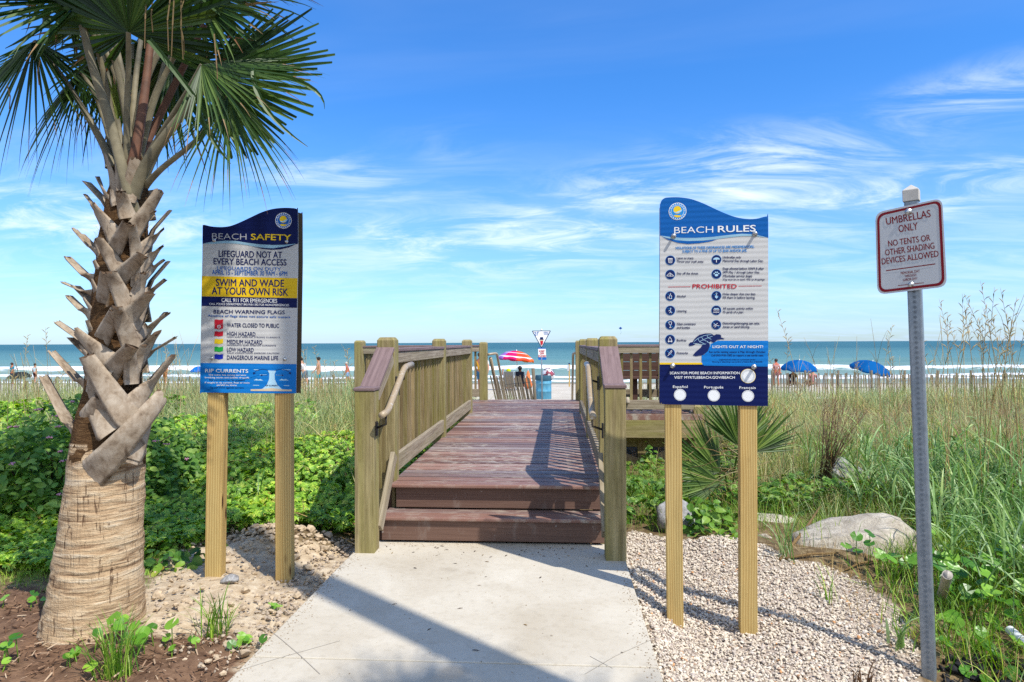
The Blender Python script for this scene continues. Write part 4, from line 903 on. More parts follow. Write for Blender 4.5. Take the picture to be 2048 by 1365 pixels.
def galv():
    b = MatB('galvanised_post'); b.rough(0.45, 0.4, 0.55); n = b.noise(b.coord('Object'), 30, 5, 0.7); b.color(b.ramp(n, [(0.3, (0.19, 0.22, 0.25, 1)), (0.7, (0.31, 0.345, 0.375, 1))])); b.bump(n, .08, .001); return b.m
M_GALV = galv(); M_HOLE = plain('post_hole_rim', (0.20, 0.23, 0.255, 1), 0.5, .4, .5); M_HOLEIN = plain('post_hole', (0.13, 0.15, 0.17, 1), 0.7)
a, b_ = P(1823, 402, 3.437), P(1861, 1420, 3.437); dn = (b_ - a) / np.linalg.norm(b_ - a)
side = np.cross(dn, pC.n); side /= np.linalg.norm(side); nrm = np.cross(side, dn); nrm = nrm if nrm.dot(pC.n) > 0 else -nrm
yawp = math.radians(-14); sd2 = side * math.cos(yawp) + nrm * math.sin(yawp)
mb = MB(); W_ = 0.062
fn_ = np.cross(dn, np.cross(nrm, dn)); 
mb.beam(b_ + dn * .4, a, W_, W_, up=nrm * -1); pst = mb.build('post', [M_GALV], S3, bevel=.008)
mb = MB(); ln_ = np.linalg.norm(b_ - a); s_ = 0.46
while s_ < ln_ + .1:
    c = a + dn * s_ + nrm * (W_ / 2 + .0006); vs = [c + nrm * .0000 + (side * math.cos(t) + dn * math.sin(t)) * r_ for r_ in (.0062, .0100) for t in np.linspace(0, 2 * math.pi, 14, endpoint=False)]
    mb.add(vs, [tuple(range(14))], 1); mb.add(vs, [(i, (i + 1) % 14, (i + 1) % 14 + 14, i + 14) for i in range(14)], 0); s_ += 0.0254
o = mb.build('hole_row', [M_HOLE, M_HOLEIN], S3); o.parent = pst
mb = MB(); cw = 0.072
rot = lambda u, v, w_: a + side * u + nrm * v - dn * w_
mb.add([rot(x * cw / 2, y * cw / 2, h) for h in (-0.005, 0.052) for x, y in ((-1, -1), (1, -1), (1, 1), (-1, 1))] + [rot(0, 0, .082)], [(0, 1, 5, 4), (1, 2, 6, 5), (2, 3, 7, 6), (3, 0, 4, 7), (4, 5, 8), (5, 6, 8), (6, 7, 8), (7, 4, 8), (3, 2, 1, 0)])
mb.build('post_cap', [plain('pale_post_cap', (0.50, 0.47, 0.42, 1), 0.7, var=.2)], S3, bevel=.003)

# ================================================================== PALM
M_BOOT = None
def palm_mats():
    global M_BOOT, M_FIBRE, M_TRUNK, M_FROND, M_FROND2, M_DEAD, M_PETI, M_CUT
    b = MatB('palm_boot'); b.rough(0.8, 0.2); co = b.coord('Object'); n = b.noise(co, 16, 6, 0.65, 0.4); n2 = b.noise(b.coord('Object', (1, 1, .35)), 60, 4, 0.6)
    c = b.ramp(n, [(0.30, lin(126, 106, 86, .72)), (0.46, lin(178, 158, 134, .74)), (0.68, lin(206, 190, 168, .76))])
    c = b.mix(0.25, c, b.ramp(b.island(), [(0, lin(196, 156, 112, .7)), (.4, (1, 1, 1, 1)), (1, (.72, .72, .74, 1))]), 'MULTIPLY')
    c = b.mix(0.35, c, b.ramp(n2, [(0.3, (.5, .47, .44, 1)), (0.55, (1, 1, 1, 1))]), 'MULTIPLY'); b.color(c); b.bump(b.math('ADD', n, n2), .3, .006); M_BOOT = b.m
    M_CUT = plain('cut_boot_end', lin(120, 98, 78, .55), 0.9, 0.1, var=.4, scale=60, bump=.4)
    b = MatB('palm_fibre'); b.rough(0.95, 0.1); n = b.noise(b.coord('Object', (9, 9, 70)), 1.6, 6, 0.7, 1.2); c = b.ramp(n, [(0.3, lin(66, 46, 30, .55)), (0.55, lin(138, 104, 70, .58)), (0.75, lin(176, 142, 100, .6))]); b.color(c); b.bump(n, .9, .02); M_FIBRE = b.m
    b = MatB('palm_trunk'); b.rough(0.9, 0.12); co = b.coord('Object')
    n1 = b.noise(b.coord('Object', (5, 5, 26)), 1.2, 6, 0.65, 0.6); n2 = b.noise(b.coord('Object', (46, 46, 4.0)), 1.0, 4, 0.6, 0.3)
    rg = b.noise(b.coord('Object', (1.6, 1.6, 30)), 1.0, 3, 0.5, 0.5); n3 = b.noise(co, 120, 4, .7)
    c = b.ramp(n1, [(0.28, lin(166, 132, 98, .80)), (0.5, lin(208, 178, 140, .82)), (0.72, lin(228, 206, 172, .84))])
    c = b.mix(b.ramp(rg, [(0.60, (0, 0, 0, 1)), (0.66, (.6, .6, .6, 1)), (0.70, (0, 0, 0, 1))]), c, lin(238, 222, 194, .85))
    c = b.mix(b.ramp(rg, [(0.34, (0, 0, 0, 1)), (0.38, (.75, .75, .75, 1)), (0.42, (0, 0, 0, 1))]), c, lin(120, 88, 64, .8))
    c = b.mix(b.ramp(n2, [(0.34, (.85, .85, .85, 1)), (0.40, (0, 0, 0, 1))]), c, lin(98, 72, 54, .75))
    c = b.mix(.3, c, b.ramp(n3, [(.3, (.6, .56, .52, 1)), (.6, (1, 1, 1, 1))]), 'MULTIPLY'); b.color(c)
    h = b.math('ADD', b.math('MULTIPLY', rg, 1.3), b.math('ADD', n1, b.math('ADD', b.math('MULTIPLY', n2, 1.0), b.math('MULTIPLY', n3, .3)))); b.bump(h, .8, .014); M_TRUNK = b.m
    M_FROND = leafmat('palm_frond', [(0, lin(36, 64, 26, .9)), (.5, lin(64, 98, 40, .9)), (1, lin(112, 136, 66, .9))], 0.46, 0.28, 0.4)
    M_FROND2 = leafmat('palm_frond_young', [(0, lin(96, 128, 48, .8)), (1, lin(168, 176, 84, .8))], 0.45, 0.4)
    M_DEAD = leafmat('dead_frond', [(0, lin(150, 104, 66, .7)), (1, lin(206, 176, 130, .7))], 0.7, 0.25)
    M_PETI = plain('palm_petiole', lin(150, 140, 112, .62), 0.6, 0.3, var=.3, scale=14, bump=.15)
palm_mats()
PD = 3.55
TR = thing('palm_tree', 'cabbage palm with rough cross-hatched boots and a crown of fan fronds', 'palm', P(183, 1292, PD))
axis = [(183, 1305, .262), (183, 1290, .252), (186, 1255, .228), (191, 1200, .212), (197, 1130, .196), (203, 1060, .184), (209, 990, .175), (214, 930, .168), (218, 880, .16), (228, 760, .122), (238, 600, .114), (247, 480, .102), (256, 390, .09), (262, 330, .07), (264, 290, .04)]
axis = [(x, y, r * 1.06) for x, y, r in axis]
ax3 = [(P(x, y, PD), r) for x, y, r in axis]
def axr(py):
    ys = [a[1] for a in axis][::-1]; return float(np.interp(py, ys, [a[0] for a in axis][::-1])), float(np.interp(py, ys, [a[2] for a in axis][::-1]))
def ring_body(i0, i1, n, sub, jit):
    m_ = MB(); vs = []; rows = []
    seq = []
    for i in range(i0, i1):
        for t in np.linspace(0, 1, sub, endpoint=False): seq.append((ax3[i][0] * (1 - t) + ax3[i + 1][0] * t, ax3[i][1] * (1 - t) + ax3[i + 1][1] * t))
    seq.append((ax3[i1][0], ax3[i1][1]))
    for j, (c, r) in enumerate(seq):
        for k in range(n):
            th = 2 * math.pi * k / n; rr = r * (1 + jit * (vnoise(math.cos(th) * 3 + 9, math.sin(th) * 3 + j * .55, 1.6, 6) - .5)); vs.append(c + np.array([math.cos(th), math.sin(th), 0]) * rr)
    fs = [(j * n + k, j * n + (k + 1) % n, (j + 1) * n + (k + 1) % n, (j + 1) * n + k) for j in range(len(seq) - 1) for k in range(n)]
    m_.add(vs, fs, 0, None, True); return m_
ring_body(0, 8, 40, 8, .07).build('trunk', [M_TRUNK], TR)
core = ring_body(7, 14, 26, 5, .14)
core.build('fibre_core', [M_FIBRE], TR)
# fibre hairs
hv = []
for k in range(900):
    py = random.uniform(380, 905); cx, r = axr(py); th = random.uniform(0, 2 * math.pi); c = P(cx, py, PD) + np.array([math.cos(th), math.sin(th), 0]) * r * .98
    hv.append((c, th))
hp = np.array([h[0] for h in hv]); hth = np.array([h[1] for h in hv])
v_, f_ = blades(hp, hth + rng.normal(0, .9, len(hp)), rng.uniform(.03, .085, len(hp)), np.full(len(hp), .0022), rng.uniform(.2, 1.2, len(hp)), rng.uniform(-.8, 1.4, len(hp)), 3)
np_mesh('fibre_hairs', v_, f_, M_FIBRE, TR)['kind'] = 'stuff'
S7 = 2.275
def boot(bx, by, tx, ty, w, push=.095, zoom=True):
    """a leaf-base strap from (bx,by) to (tx,ty), pixel positions on the trunk as measured"""
    if zoom: bx, by, tx, ty, w = bx / S7 + 60, by / S7 + 340, tx / S7 + 60, ty / S7 + 340, w / S7 * 1.12; by -= (ty - by) * .22; bx -= (tx - bx) * .22; cx_, r_ = axr(min(by, 905)); rp = r_ / PD * FOC * .72; bx = min(max(bx, cx_ - rp), cx_ + rp)
    K = 8; pts = []
    for i in range(K + 1):
        t = i / K; x = bx + (tx - bx) * t; y = by + (ty - by) * (t ** (1.0 if abs(tx - bx) < 60 else 1.12))
        cx, r = axr(min(y, 905)); xo = (x - cx) / FOC * PD; R = r + .016 + push * max(0, t - .12) ** 1.7
        d = PD - math.sqrt(max(0.0, R * R - xo * xo)) if abs(xo) < R else PD + .01
        pts.append(P(x, y, d))
    wm = w / FOC * PD; vs = []; n_ = 8
    for i, p in enumerate(pts):
        t = i / K; a = pts[min(i + 1, K)] - pts[max(i - 1, 0)]; a /= np.linalg.norm(a)
        cx, r = axr(min((by + (ty - by) * t), 905)); c0 = P(cx, by + (ty - by) * t, PD); o = p - c0; o[2] *= .2; o /= (np.linalg.norm(o) + 1e-9)
        sd_ = np.cross(a, o); sd_ /= np.linalg.norm(sd_); o = np.cross(sd_, a)
        ww = wm * (1.42 - .66 * t ** .7) / 2; th = wm * (.09 + .07 * t)
        if i == 0: ww *= .82
        for k in range(n_):
            u = -1 + 2 * k / (n_ - 1); vs.append(p + sd_ * ww * u + o * (th * (1 - u * u) ** .6 * 1.0))
        for k in range(n_):
            u = 1 - 2 * k / (n_ - 1); vs.append(p + sd_ * ww * u * .97 - o * th * (.35 - .2 * u * u))
    m_ = MB(); q = 2 * n_; jag = [random.uniform(-.012, .012) for _ in range(q)]
    aT = pts[-1] - pts[-2]; aT /= np.linalg.norm(aT)
    for k in range(q): vs[K * q + k] = vs[K * q + k] + aT * jag[k]
    fs = [(i * q + k, i * q + (k + 1) % q, (i + 1) * q + (k + 1) % q, (i + 1) * q + k) for i in range(K) for k in range(q)]
    m_.add(vs, fs, 0, None, True); m_.add([vs[K * q + k] for k in range(q)], [tuple(range(q))], 1); m_.add([vs[k] for k in range(q)], [tuple(range(q))[::-1]], 0)
    return m_.build('boot', [M_BOOT, M_CUT], TR)
BOOTS = [(222, 1010, 252, 900, 55, .05), (212, 905, 238, 805, 55, .05), (232, 800, 264, 690, 55, .05), (228, 690, 252, 590, 50, .05), (246, 600, 282, 500, 50, .05), (256, 500, 292, 410, 48, .05), (268, 420, 300, 330, 44, .05), (540, 900, 520, 800, 50, .05), (530, 560, 520, 470, 44, .04),
 (270, 1140, 335, 1040, 95, .02), (360, 1180, 300, 1110, 90, .015), (470, 1270, 555, 1075, 85, .05), (525, 1290, 570, 1070, 45, .05), (190, 1270, 150, 1110, 45, .05),
 (500, 930, 455, 815, 52, .07), (480, 950, 450, 830, 50, .07), (225, 1110, 290, 905, 58, .06), (235, 870, 245, 770, 40, .06), (490, 590, 520, 470, 40, .05), (530, 700, 535, 580, 40, .04),
 (300, 470, 300, 330, 40, .05), (285, 300, 300, 200, 36, .05),
 (238, 1245, 62, 938, 74, .11), (430, 1095, 258, 848, 84, .13), (480, 1050, 645, 850, 74, .12), (255, 985, 102, 828, 62, .11), (360, 925, 462, 803, 68, .13), (365, 872, 212, 737, 70, .12), (490, 860, 574, 742, 64, .11), (560, 850, 660, 762, 42, .12),
 (210, 790, 122, 690, 60, .11), (310, 770, 398, 632, 60, .12), (455, 780, 392, 632, 62, .12), (545, 740, 624, 652, 54, .11), (310, 695, 180, 577, 62, .12), (440, 680, 545, 560, 60, .12), (290, 620, 342, 470, 56, .11), (430, 600, 366, 466, 58, .11),
 (545, 590, 610, 502, 48, .1), (290, 520, 177, 402, 66, .12), (220, 570, 152, 512, 38, .1), (400, 500, 510, 388, 60, .12), (400, 450, 312, 315, 52, .11), (500, 510, 482, 400, 36, .08), (280, 390, 202, 268, 46, .1), (375, 380, 446, 243, 56, .11),
 (492, 380, 464, 252, 42, .09), (530, 440, 595, 350, 48, .1), (530, 360, 600, 272, 40, .1), (385, 300, 288, 158, 58, .11), (300, 235, 256, 117, 36, .09), (362, 160, 311, 38, 46, .08), (440, 200, 412, 104, 52, .08), (395, 120, 350, -60, 50, .07), (450, 110, 480, -50, 50, .07), (420, 60, 400, -90, 46, .05), (470, 270, 588, 97, 56, .1), (540, 240, 566, 190, 25, .07), (530, 490, 604, 412, 40, .1),
 (200, 1345, 600, 1032, 96, .14)]
for bb in BOOTS: boot(*bb[:5], push=bb[5])
# boots on the far side of the trunk
def boot_back(py, th, turn):
    cx, r = axr(py); c = P(cx, py, PD); o = np.array([math.cos(th), math.sin(th), 0]); tg = np.array([-math.sin(th), math.cos(th), 0]); pts = [c + o * (r + .01) + tg * turn * (-.05), c + o * (r + .035) + Z0 * .09, c + o * (r + .10) + Z0 * .19 + tg * turn * .06]
    m_ = MB(); vs = []
    for i, p in enumerate(pts):
        w_ = (.075, .062, .05)[i] / 2
        for k in range(5): u = -1 + k / 2; vs.append(p + tg * w_ * u + o * .012 * (1 - u * u))
        for k in range(5): u = 1 - k / 2; vs.append(p + tg * w_ * u - o * .008)
    m_.add(vs, [(i * 10 + k, i * 10 + (k + 1) % 10, (i + 1) * 10 + (k + 1) % 10, (i + 1) * 10 + k) for i in range(2) for k in range(10)], 0, None, True); m_.add(vs[20:], [tuple(range(10))], 1); m_.build('boot', [M_BOOT, M_CUT], TR)
fdir = math.atan2(F0[1], F0[0])
for j, py in enumerate(range(800, 400, -52)):
    for i in range(3): boot_back(py, fdir + (-.85 + .85 * i) + (.4 if j % 2 else 0), 1 if (i + j) % 2 else -1)
# crown
def petiole(pts, w0, w1, mat, parent, name='petiole', cut=False):
    pts = [np.array(p) for p in pts]; c = []
    for i in range(len(pts) - 1):
        p0, p1, p2, p3 = pts[max(i - 1, 0)], pts[i], pts[i + 1], pts[min(i + 2, len(pts) - 1)]
        for t in np.linspace(0, 1, 6, endpoint=False): c.append(.5 * (2 * p1 + (p2 - p0) * t + (2 * p0 - 5 * p1 + 4 * p2 - p3) * t * t + (3 * p1 - p0 - 3 * p2 + p3) * t ** 3))
    c.append(pts[-1]); n = len(c); m_ = MB(); vs = []
    for i, p in enumerate(c):
        t = i / (n - 1); a = c[min(i + 1, n - 1)] - c[max(i - 1, 0)]; a /= np.linalg.norm(a); tow = EYE - p; sd_ = np.cross(a, tow); sd_ /= np.linalg.norm(sd_); o = np.cross(sd_, a)
        w_ = (w0 + (w1 - w0) * t ** .55) / 2
        for k in range(10): th = 2 * math.pi * k / 10; vs.append(p + sd_ * w_ * math.cos(th) + o * w_ * .5 * math.sin(th))
    m_.add(vs, [(i * 10 + k, i * 10 + (k + 1) % 10, (i + 1) * 10 + (k + 1) % 10, (i + 1) * 10 + k) for i in range(n - 1) for k in range(10)], 0, None, True)
    m_.add(vs[-10:], [tuple(range(10))], 0); m_.add(vs[:10], [tuple(range(10))[::-1]], 0)
    return m_.build(name, [mat], parent)
def fan(hub, axis_, nrm, L, half, n=44, droop=.25, cut=None, wide=1.0, name='blade', mat=None, parent=None, dead=0.05, fuse=.42, seedv=0, tipdroop=1.0, asym=0.0):
    """a fan leaf: folded ribbons fused near the hub, splitting towards drooping thread-like tips"""
    r_ = random.Random(seedv + 11); axis_ = np.array(axis_, float); axis_ /= np.linalg.norm(axis_); nrm = np.array(nrm, float); nrm -= axis_ * nrm.dot(axis_); nrm /= np.linalg.norm(nrm); side = np.cross(nrm, axis_)
    K = 9; V = []; Fq = []; MI = []; dth = 2 * half / n
    for i in range(n):
        th = -half + (i + .5 + r_.uniform(-.35, .35)) * dth; q = th / half
        ln = L * (1.0 - .30 * abs(q) ** 2.2 + asym * q) * r_.uniform(.84, 1.06); d0 = axis_ * math.cos(th) + side * math.sin(th) + nrm * (-.30 + .28 * math.cos(th * 1.2)); d0 /= np.linalg.norm(d0)
        dr = droop * r_.uniform(.6, 1.5); tip = tipdroop * r_.uniform(.4, 1.5); cutk = (cut * r_.uniform(.94, 1.02) if cut else 1.0)
        p = np.array(hub, float); base = len(V); dv = d0.copy()
        lat = -axis_ * math.sin(th) + side * math.cos(th)
        for k in range(K + 1):
            s = k / K * cutk
            w_ = (2 * math.sin(dth / 2) * ln * min(s, fuse) * 1.08 * wide + .004)
            if s > fuse: w_ *= max(.035, 1 - ((s - fuse) / (1 - fuse)) ** 1.15)
            nn = np.cross(dv, lat); nn /= np.linalg.norm(nn); fold = w_ * .30
            V += [p - lat * w_ / 2, p - nn * fold, p + lat * w_ / 2]
            if k < K:
                g_ = dr * (.25 + 1.4 * max(0, s - .35)) + (tip * 3.0 * max(0, s - .66))
                dv = dv - Z0 * g_ * cutk / K * 1.6 + np.array([r_.gauss(0, .012), r_.gauss(0, .012), 0]); dv /= np.linalg.norm(dv); p = p + dv * ln * cutk / K
        for k in range(K):
            a = base + 3 * k; Fq += [(a, a + 1, a + 4, a + 3), (a + 1, a + 2, a + 5, a + 4)]
            MI += [1 if (r_.random() < dead * .0 or (k >= K - 2 and not cut and i % 3 == 0)) else 0] * 2
    o = np_mesh(name, np.array(V), np.array(Fq), [mat or M_FROND, M_DEAD], parent, smooth=False, mat_idx=MI)
    return o
def camdir(x, y, z): return RT * x + Z0 * y - FW * z       # right, up, towards the camera
def pz(x, y, d): return P(x / 2.926, y / 2.926, d + .24)
def frond(pet, w0, w1, hubv, **kw):
    global _fk
    e = petiole(pet, w0, w1, M_PETI, TR, 'frond'); _fk += 1
    ax = kw.pop('ax'); nr = kw.pop('nr'); fan(pet[-1], ax, nr, parent=e, seedv=_fk, **kw); return e
_fk = 0
# cut stubs
petiole([pz(790, 1300, 3.26), pz(765, 1180, 3.22), pz(735, 1060, 3.19), pz(640, 700, 3.16), pz(545, 400, 3.12), pz(483, 150, 3.10)], .085, .034, M_PETI, TR, 'cut_leaf_stalk')
petiole([pz(775, 1150, 3.22), pz(835, 1010, 3.20), pz(900, 890, 3.18), pz(1050, 690, 3.15), pz(1212, 490, 3.12)], .075, .036, M_PETI, TR, 'cut_leaf_stalk')
M_RED = plain('brown_petiole', lin(128, 88, 66, .6), 0.6, 0.3, var=.3, scale=14)
petiole([pz(780, 1080, 3.3), pz(800, 960, 3.32), pz(905, 740, 3.38), pz(1060, 420, 3.40), pz(1198, 145, 3.42)], .06, .03, M_RED, TR, 'cut_leaf_stalk')
petiole([pz(750, 1120, 3.22), pz(770, 1000, 3.22), pz(800, 850, 3.22), pz(845, 560, 3.25), pz(880, 250, 3.30)], .08, .035, M_RED, TR, 'cut_leaf_stalk')
# 1 facing frond in the middle
frond([pz(745, 1010, 3.24), pz(742, 700, 3.20), pz(752, 400, 3.12), pz(752, 190, 3.02)], .04, .022, None, ax=camdir(.02, .75, .55), nr=camdir(0, -.6, .85), L=.78, half=2.35, n=46, droop=.10, tipdroop=.7)
# 2 big trimmed fan on the right
frond([pz(850, 1040, 3.25), pz(950, 830, 3.24), pz(1090, 600, 3.24), pz(1215, 440, 3.24)], .04, .022, None, ax=camdir(1, .10, .12), nr=camdir(-.05, .30, .95), L=.80, half=1.42, n=44, droop=.03, cut=.82, wide=.95, fuse=.50, tipdroop=.05)
# 3 hanging frond right
frond([pz(850, 1090, 3.24), pz(950, 985, 3.16), pz(1170, 800, 3.10), pz(1335, 560, 3.08)], .04, .018, None, ax=camdir(.16, -.93, .2), nr=camdir(.35, .15, .9), L=.60, half=1.05, n=34, droop=.45, fuse=.22, tipdroop=.8)
# 4 left hanging frond
frond([pz(650, 980, 3.36), pz(600, 840, 3.40), pz(400, 500, 3.42), pz(200, 240, 3.40)], .06, .02, None, ax=camdir(-.45, -.62, .10), nr=camdir(-.3, .45, .85), L=.84, half=1.75, n=46, droop=.40, fuse=.25, tipdroop=1.2)
frond([pz(660, 1000, 3.40), pz(640, 800, 3.45), pz(560, 560, 3.50), pz(470, 420, 3.52)], .05, .02, None, ax=camdir(-.55, -.65, -.1), nr=camdir(-.3, .5, .8), L=.72, half=1.25, n=36, droop=.45, fuse=.24, tipdroop=1.2)
# 5 upper left
frond([pz(700, 1000, 3.30), pz(640, 600, 3.28), pz(560, 250, 3.20), pz(470, 10, 3.12)], .042, .02, None, ax=camdir(-.95, .12, .35), nr=camdir(.1, .85, .5), L=.86, half=1.5, n=44, droop=.35, fuse=.4, tipdroop=1.0)
# 6 upper right
frond([pz(800, 1000, 3.30), pz(900, 600, 3.30), pz(1060, 250, 3.26), pz(1190, 20, 3.20)], .042, .02, None, ax=camdir(.85, .42, .15), nr=camdir(-.35, .65, .65), L=.78, half=1.45, n=44, droop=.22, fuse=.42, tipdroop=.8)
frond([pz(800, 1000, 3.36), pz(880, 640, 3.5), pz(960, 420, 3.62), pz(1010, 300, 3.7)], .05, .02, None, ax=camdir(.55, -.35, -.55), nr=camdir(.2, .7, .6), L=.75, half=1.6, n=44, droop=.35, fuse=.35, tipdroop=1)
frond([pz(720, 1000, 3.40), pz(660, 640, 3.6), pz(560, 300, 3.72), pz(480, 150, 3.8)], .05, .02, None, ax=camdir(-.7, .1, -.5), nr=camdir(0, .8, .5), L=.8, half=1.6, n=44, droop=.3, fuse=.35, tipdroop=1)
# older leaves hanging behind the stalks
frond([pz(730, 1000, 3.40), pz(690, 720, 3.5), pz(640, 480, 3.58), pz(600, 320, 3.62)], .04, .02, None, ax=camdir(-.35, -.75, -.25), nr=camdir(0, .3, .95), L=.62, half=1.9, n=40, droop=.25, fuse=.35, tipdroop=.8)
frond([pz(790, 1000, 3.40), pz(860, 720, 3.5), pz(920, 520, 3.58), pz(960, 370, 3.62)], .04, .02, None, ax=camdir(.35, -.75, -.3), nr=camdir(0, .3, .95), L=.62, half=1.9, n=40, droop=.25, fuse=.35, tipdroop=.8)
frond([pz(760, 1000, 3.42), pz(765, 700, 3.55), pz(770, 450, 3.66), pz(775, 260, 3.70)], .04, .02, None, ax=camdir(.05, -.9, -.2), nr=camdir(0, .2, .95), L=.66, half=2.0, n=42, droop=.2, fuse=.4, tipdroop=.6)
frond([pz(800, 1030, 3.30), pz(930, 800, 3.20), pz(1080, 560, 3.12), pz(1180, 380, 3.06)], .035, .018, None, ax=camdir(.75, -.35, .35), nr=camdir(-.1, .6, .75), L=.62, half=1.4, n=38, droop=.3, fuse=.3, tipdroop=.9)
# young leaf and hanging dead threads
fan(pz(690, 700, 3.30), camdir(-.05, 1, .1), camdir(.2, .1, .95), .22, .55, n=14, droop=.02, fuse=.6, name='young_leaf', mat=M_FROND2, parent=TR, tipdroop=0)
# 7 spread of fronds above the frame
for k in range(6):
    a = 0.35 + k * .78; d_ = np.array([math.cos(a), math.sin(a), 0]); c0 = P(264, 330, PD); h = c0 + d_ * .30 + Z0 * (.95 + .12 * (k % 2))
    frond([c0, c0 + d_ * .07 + Z0 * .45, h], .05, .02, None, ax=d_ * .8 + Z0 * .35, nr=-d_ * .4 + Z0 * .9, L=.80, half=1.8, n=40, droop=.30, fuse=.4, tipdroop=1.1)
tp = []
for x, y0, y1, d in ((885, 0, 190, 3.0), (850, -60, 285, 2.98), (980, -60, 300, 2.96), (1010, -30, 330, 2.96), (1075, 160, 320, 3.05), (220, 350, 500, 3.1), (175, 40, 170, 3.05), (1060, -40, 350, 3.0), (1270, 200, 600, 3.0), (60, 500, 640, 3.2)):
    q = [pz(x + random.uniform(-25, 25), y0, d), pz(x, (y0 + y1) / 2, d - .02), pz(x + random.uniform(-15, 15), y1, d)]; tp.append(q)
for q in tp: m_ = MB(); m_.beam(q[0], q[1], .006, .002, up=F0); m_.beam(q[1], q[2], .0045, .0015, up=F0); m_.build('dead_leaflet', [M_DEAD], TR)
# long single drooping leaflets lying across the crown
lf = [((1480, 410), (1560, 640), (1800, 860)), ((870, 230), (1130, 560), (1260, 780)), ((1160, 640), (1230, 800), (1350, 960)), ((440, 10), (230, 170), (30, 285)), ((480, 40), (330, 180), (225, 350)), ((1480, 410), (1800, 500), (1900, 640)), ((1180, -20), (1340, 120), (1500, 240))]
for k, (a, b_, c) in enumerate(lf):
    V = []; Fq = []; dd = 2.98 + .02 * k; a, b_, c = pz(*a, dd), pz(*b_, dd - .03), pz(*c, dd); base = len(V)
    for i in range(9):
        t = i / 8; p = (1 - t) ** 2 * a + 2 * t * (1 - t) * (2 * b_ - .5 * a - .5 * c) + t * t * c; tg = (c - a); sd_ = np.cross(tg / np.linalg.norm(tg), FW); w_ = .024 * (1 - t ** 2.2) + .003; V += [p - sd_ * w_ / 2, p + FW * w_ * .3, p + sd_ * w_ / 2]
    for i in range(8): q = base + 3 * i; Fq += [(q, q + 1, q + 4, q + 3), (q + 1, q + 2, q + 5, q + 4)]
    np_mesh('leaflet', np.array(V), np.array(Fq), [M_FROND], TR)

# a taller palm just outside the frame on the right: its trunk and crown throw the long shadow over the path
T2 = thing('palm_tree', 'tall slender palm standing to the right of the path behind the umbrella sign', 'palm', (2.57, 0.63, -.2))
m_ = MB(); m_.lathe([(.18, 0), (.15, .3), (.13, 2), (.125, 6), (.12, 11.7), (.06, 12.2)], (2.57, .63, -.2), 20); m_.build('trunk', [M_TRUNK], T2)
def far_crown(T_, c, n, L, droop, s0):
    c = np.array(c, float)
    for k in range(n):
        a = k * 2.399 + s0; el = (.9, .35, -.25, .1)[k % 4]; d_ = np.array([math.cos(a), math.sin(a), 0]); h = c + d_ * .75 * math.cos(el * .8) + Z0 * .75 * math.sin(el)
        e = petiole([c, c + (h - c) * .5 + Z0 * .08, h], .04, .018, M_PETI, T_, 'frond'); fan(h, d_ * .9 + Z0 * el * .5, -d_ * .3 + Z0 * .9, L, 1.7, n=20, droop=droop, fuse=.45, parent=e, seedv=k + 40, tipdroop=1)
far_crown(T2, (2.57, .63, 11.9), 9, .85, .3, .4)
T3 = thing('palm_tree', 'stout palm at the back right whose crown shades the near end of the path', 'palm', (4.6, -2.55, -.2))
m_ = MB(); m_.lathe([(.22, 0), (.17, .4), (.14, 2), (.13, 8.3), (.08, 9.2)], (4.6, -2.55, -.2), 20); m_.build('trunk', [M_TRUNK], T3)
far_crown(T3, (4.6, -2.55, 8.95), 16, .9, .3, 1.1)

# ================================================================== GROUND COVER AND PLANTS
def in_walk(x, y, m=0.0):
    a = (x > XL - .10 - m) & (x < XRR + .10 + m) & (y > 4.6) & (y < 14.0)
    b_ = (x > -3.55 - m) & (x < 2.1 + m) & (y > 9.95 - m) & (y < 12.1 + m); return a | b_ | ((x > PATH_L - m) & (x < PATH_R + m) & (y < 5.0))
def rand_in(poly, n):
    ps = np.array([p[:2] for p in poly]); lo, hi = ps.min(0), ps.max(0); out = []
    tot = 0
    while tot < n:
        q = rng.uniform(lo, hi, (n * 2, 2)); k = in_poly(q[:, 0], q[:, 1], poly); out.append(q[k]); tot += k.sum()
    return np.concatenate(out)[:n]
def up_normals(n, tilt): 
    v = np.stack([rng.normal(0, tilt, n), rng.normal(0, tilt, n), np.ones(n)], 1); return v
def stone_template(seed):
    r_ = np.random.default_rng(seed)
    t = (1 + 5 ** .5) / 2; v = np.array([(-1, t, 0), (1, t, 0), (-1, -t, 0), (1, -t, 0), (0, -1, t), (0, 1, t), (0, -1, -t), (0, 1, -t), (t, 0, -1), (t, 0, 1), (-t, 0, -1), (-t, 0, 1)], float); v /= np.linalg.norm(v[0])
    f = np.array([(0, 11, 5), (0, 5, 1), (0, 1, 7), (0, 7, 10), (0, 10, 11), (1, 5, 9), (5, 11, 4), (11, 10, 2), (10, 7, 6), (7, 1, 8), (3, 9, 4), (3, 4, 2), (3, 2, 6), (3, 6, 8), (3, 8, 9), (4, 9, 5), (2, 4, 11), (6, 2, 10), (8, 6, 7), (9, 8, 1)])
    v = v * r_.uniform(.72, 1.2, (12, 1)) * np.array([1, .78, .55]); return v, f
def scatter_stones(name, poly, n, smin, smax, mat, zoff=0.0, spread=None):
    q = rand_in(poly, n) if spread is None else spread; n = len(q); parts = []
    idx = rng.integers(0, 4, n)
    for k in range(4):
        s = q[idx == k]; m = len(s)
        if not m: continue
        sz = rng.uniform(smin, smax, m) * np.where(rng.random(m) < .06, 1.7, 1); pos = np.column_stack([s, gz(s[:, 0], s[:, 1]) + sz * .30 + zoff + rng.uniform(0, .012, m)]); B = bases(up_normals(m, .55), rng.uniform(0, 6.28, m), sz)
        parts.append(instances(*stone_template(k + 3), pos, B))
    v, f = merge(*parts); return np_mesh(name, v, f, mat)
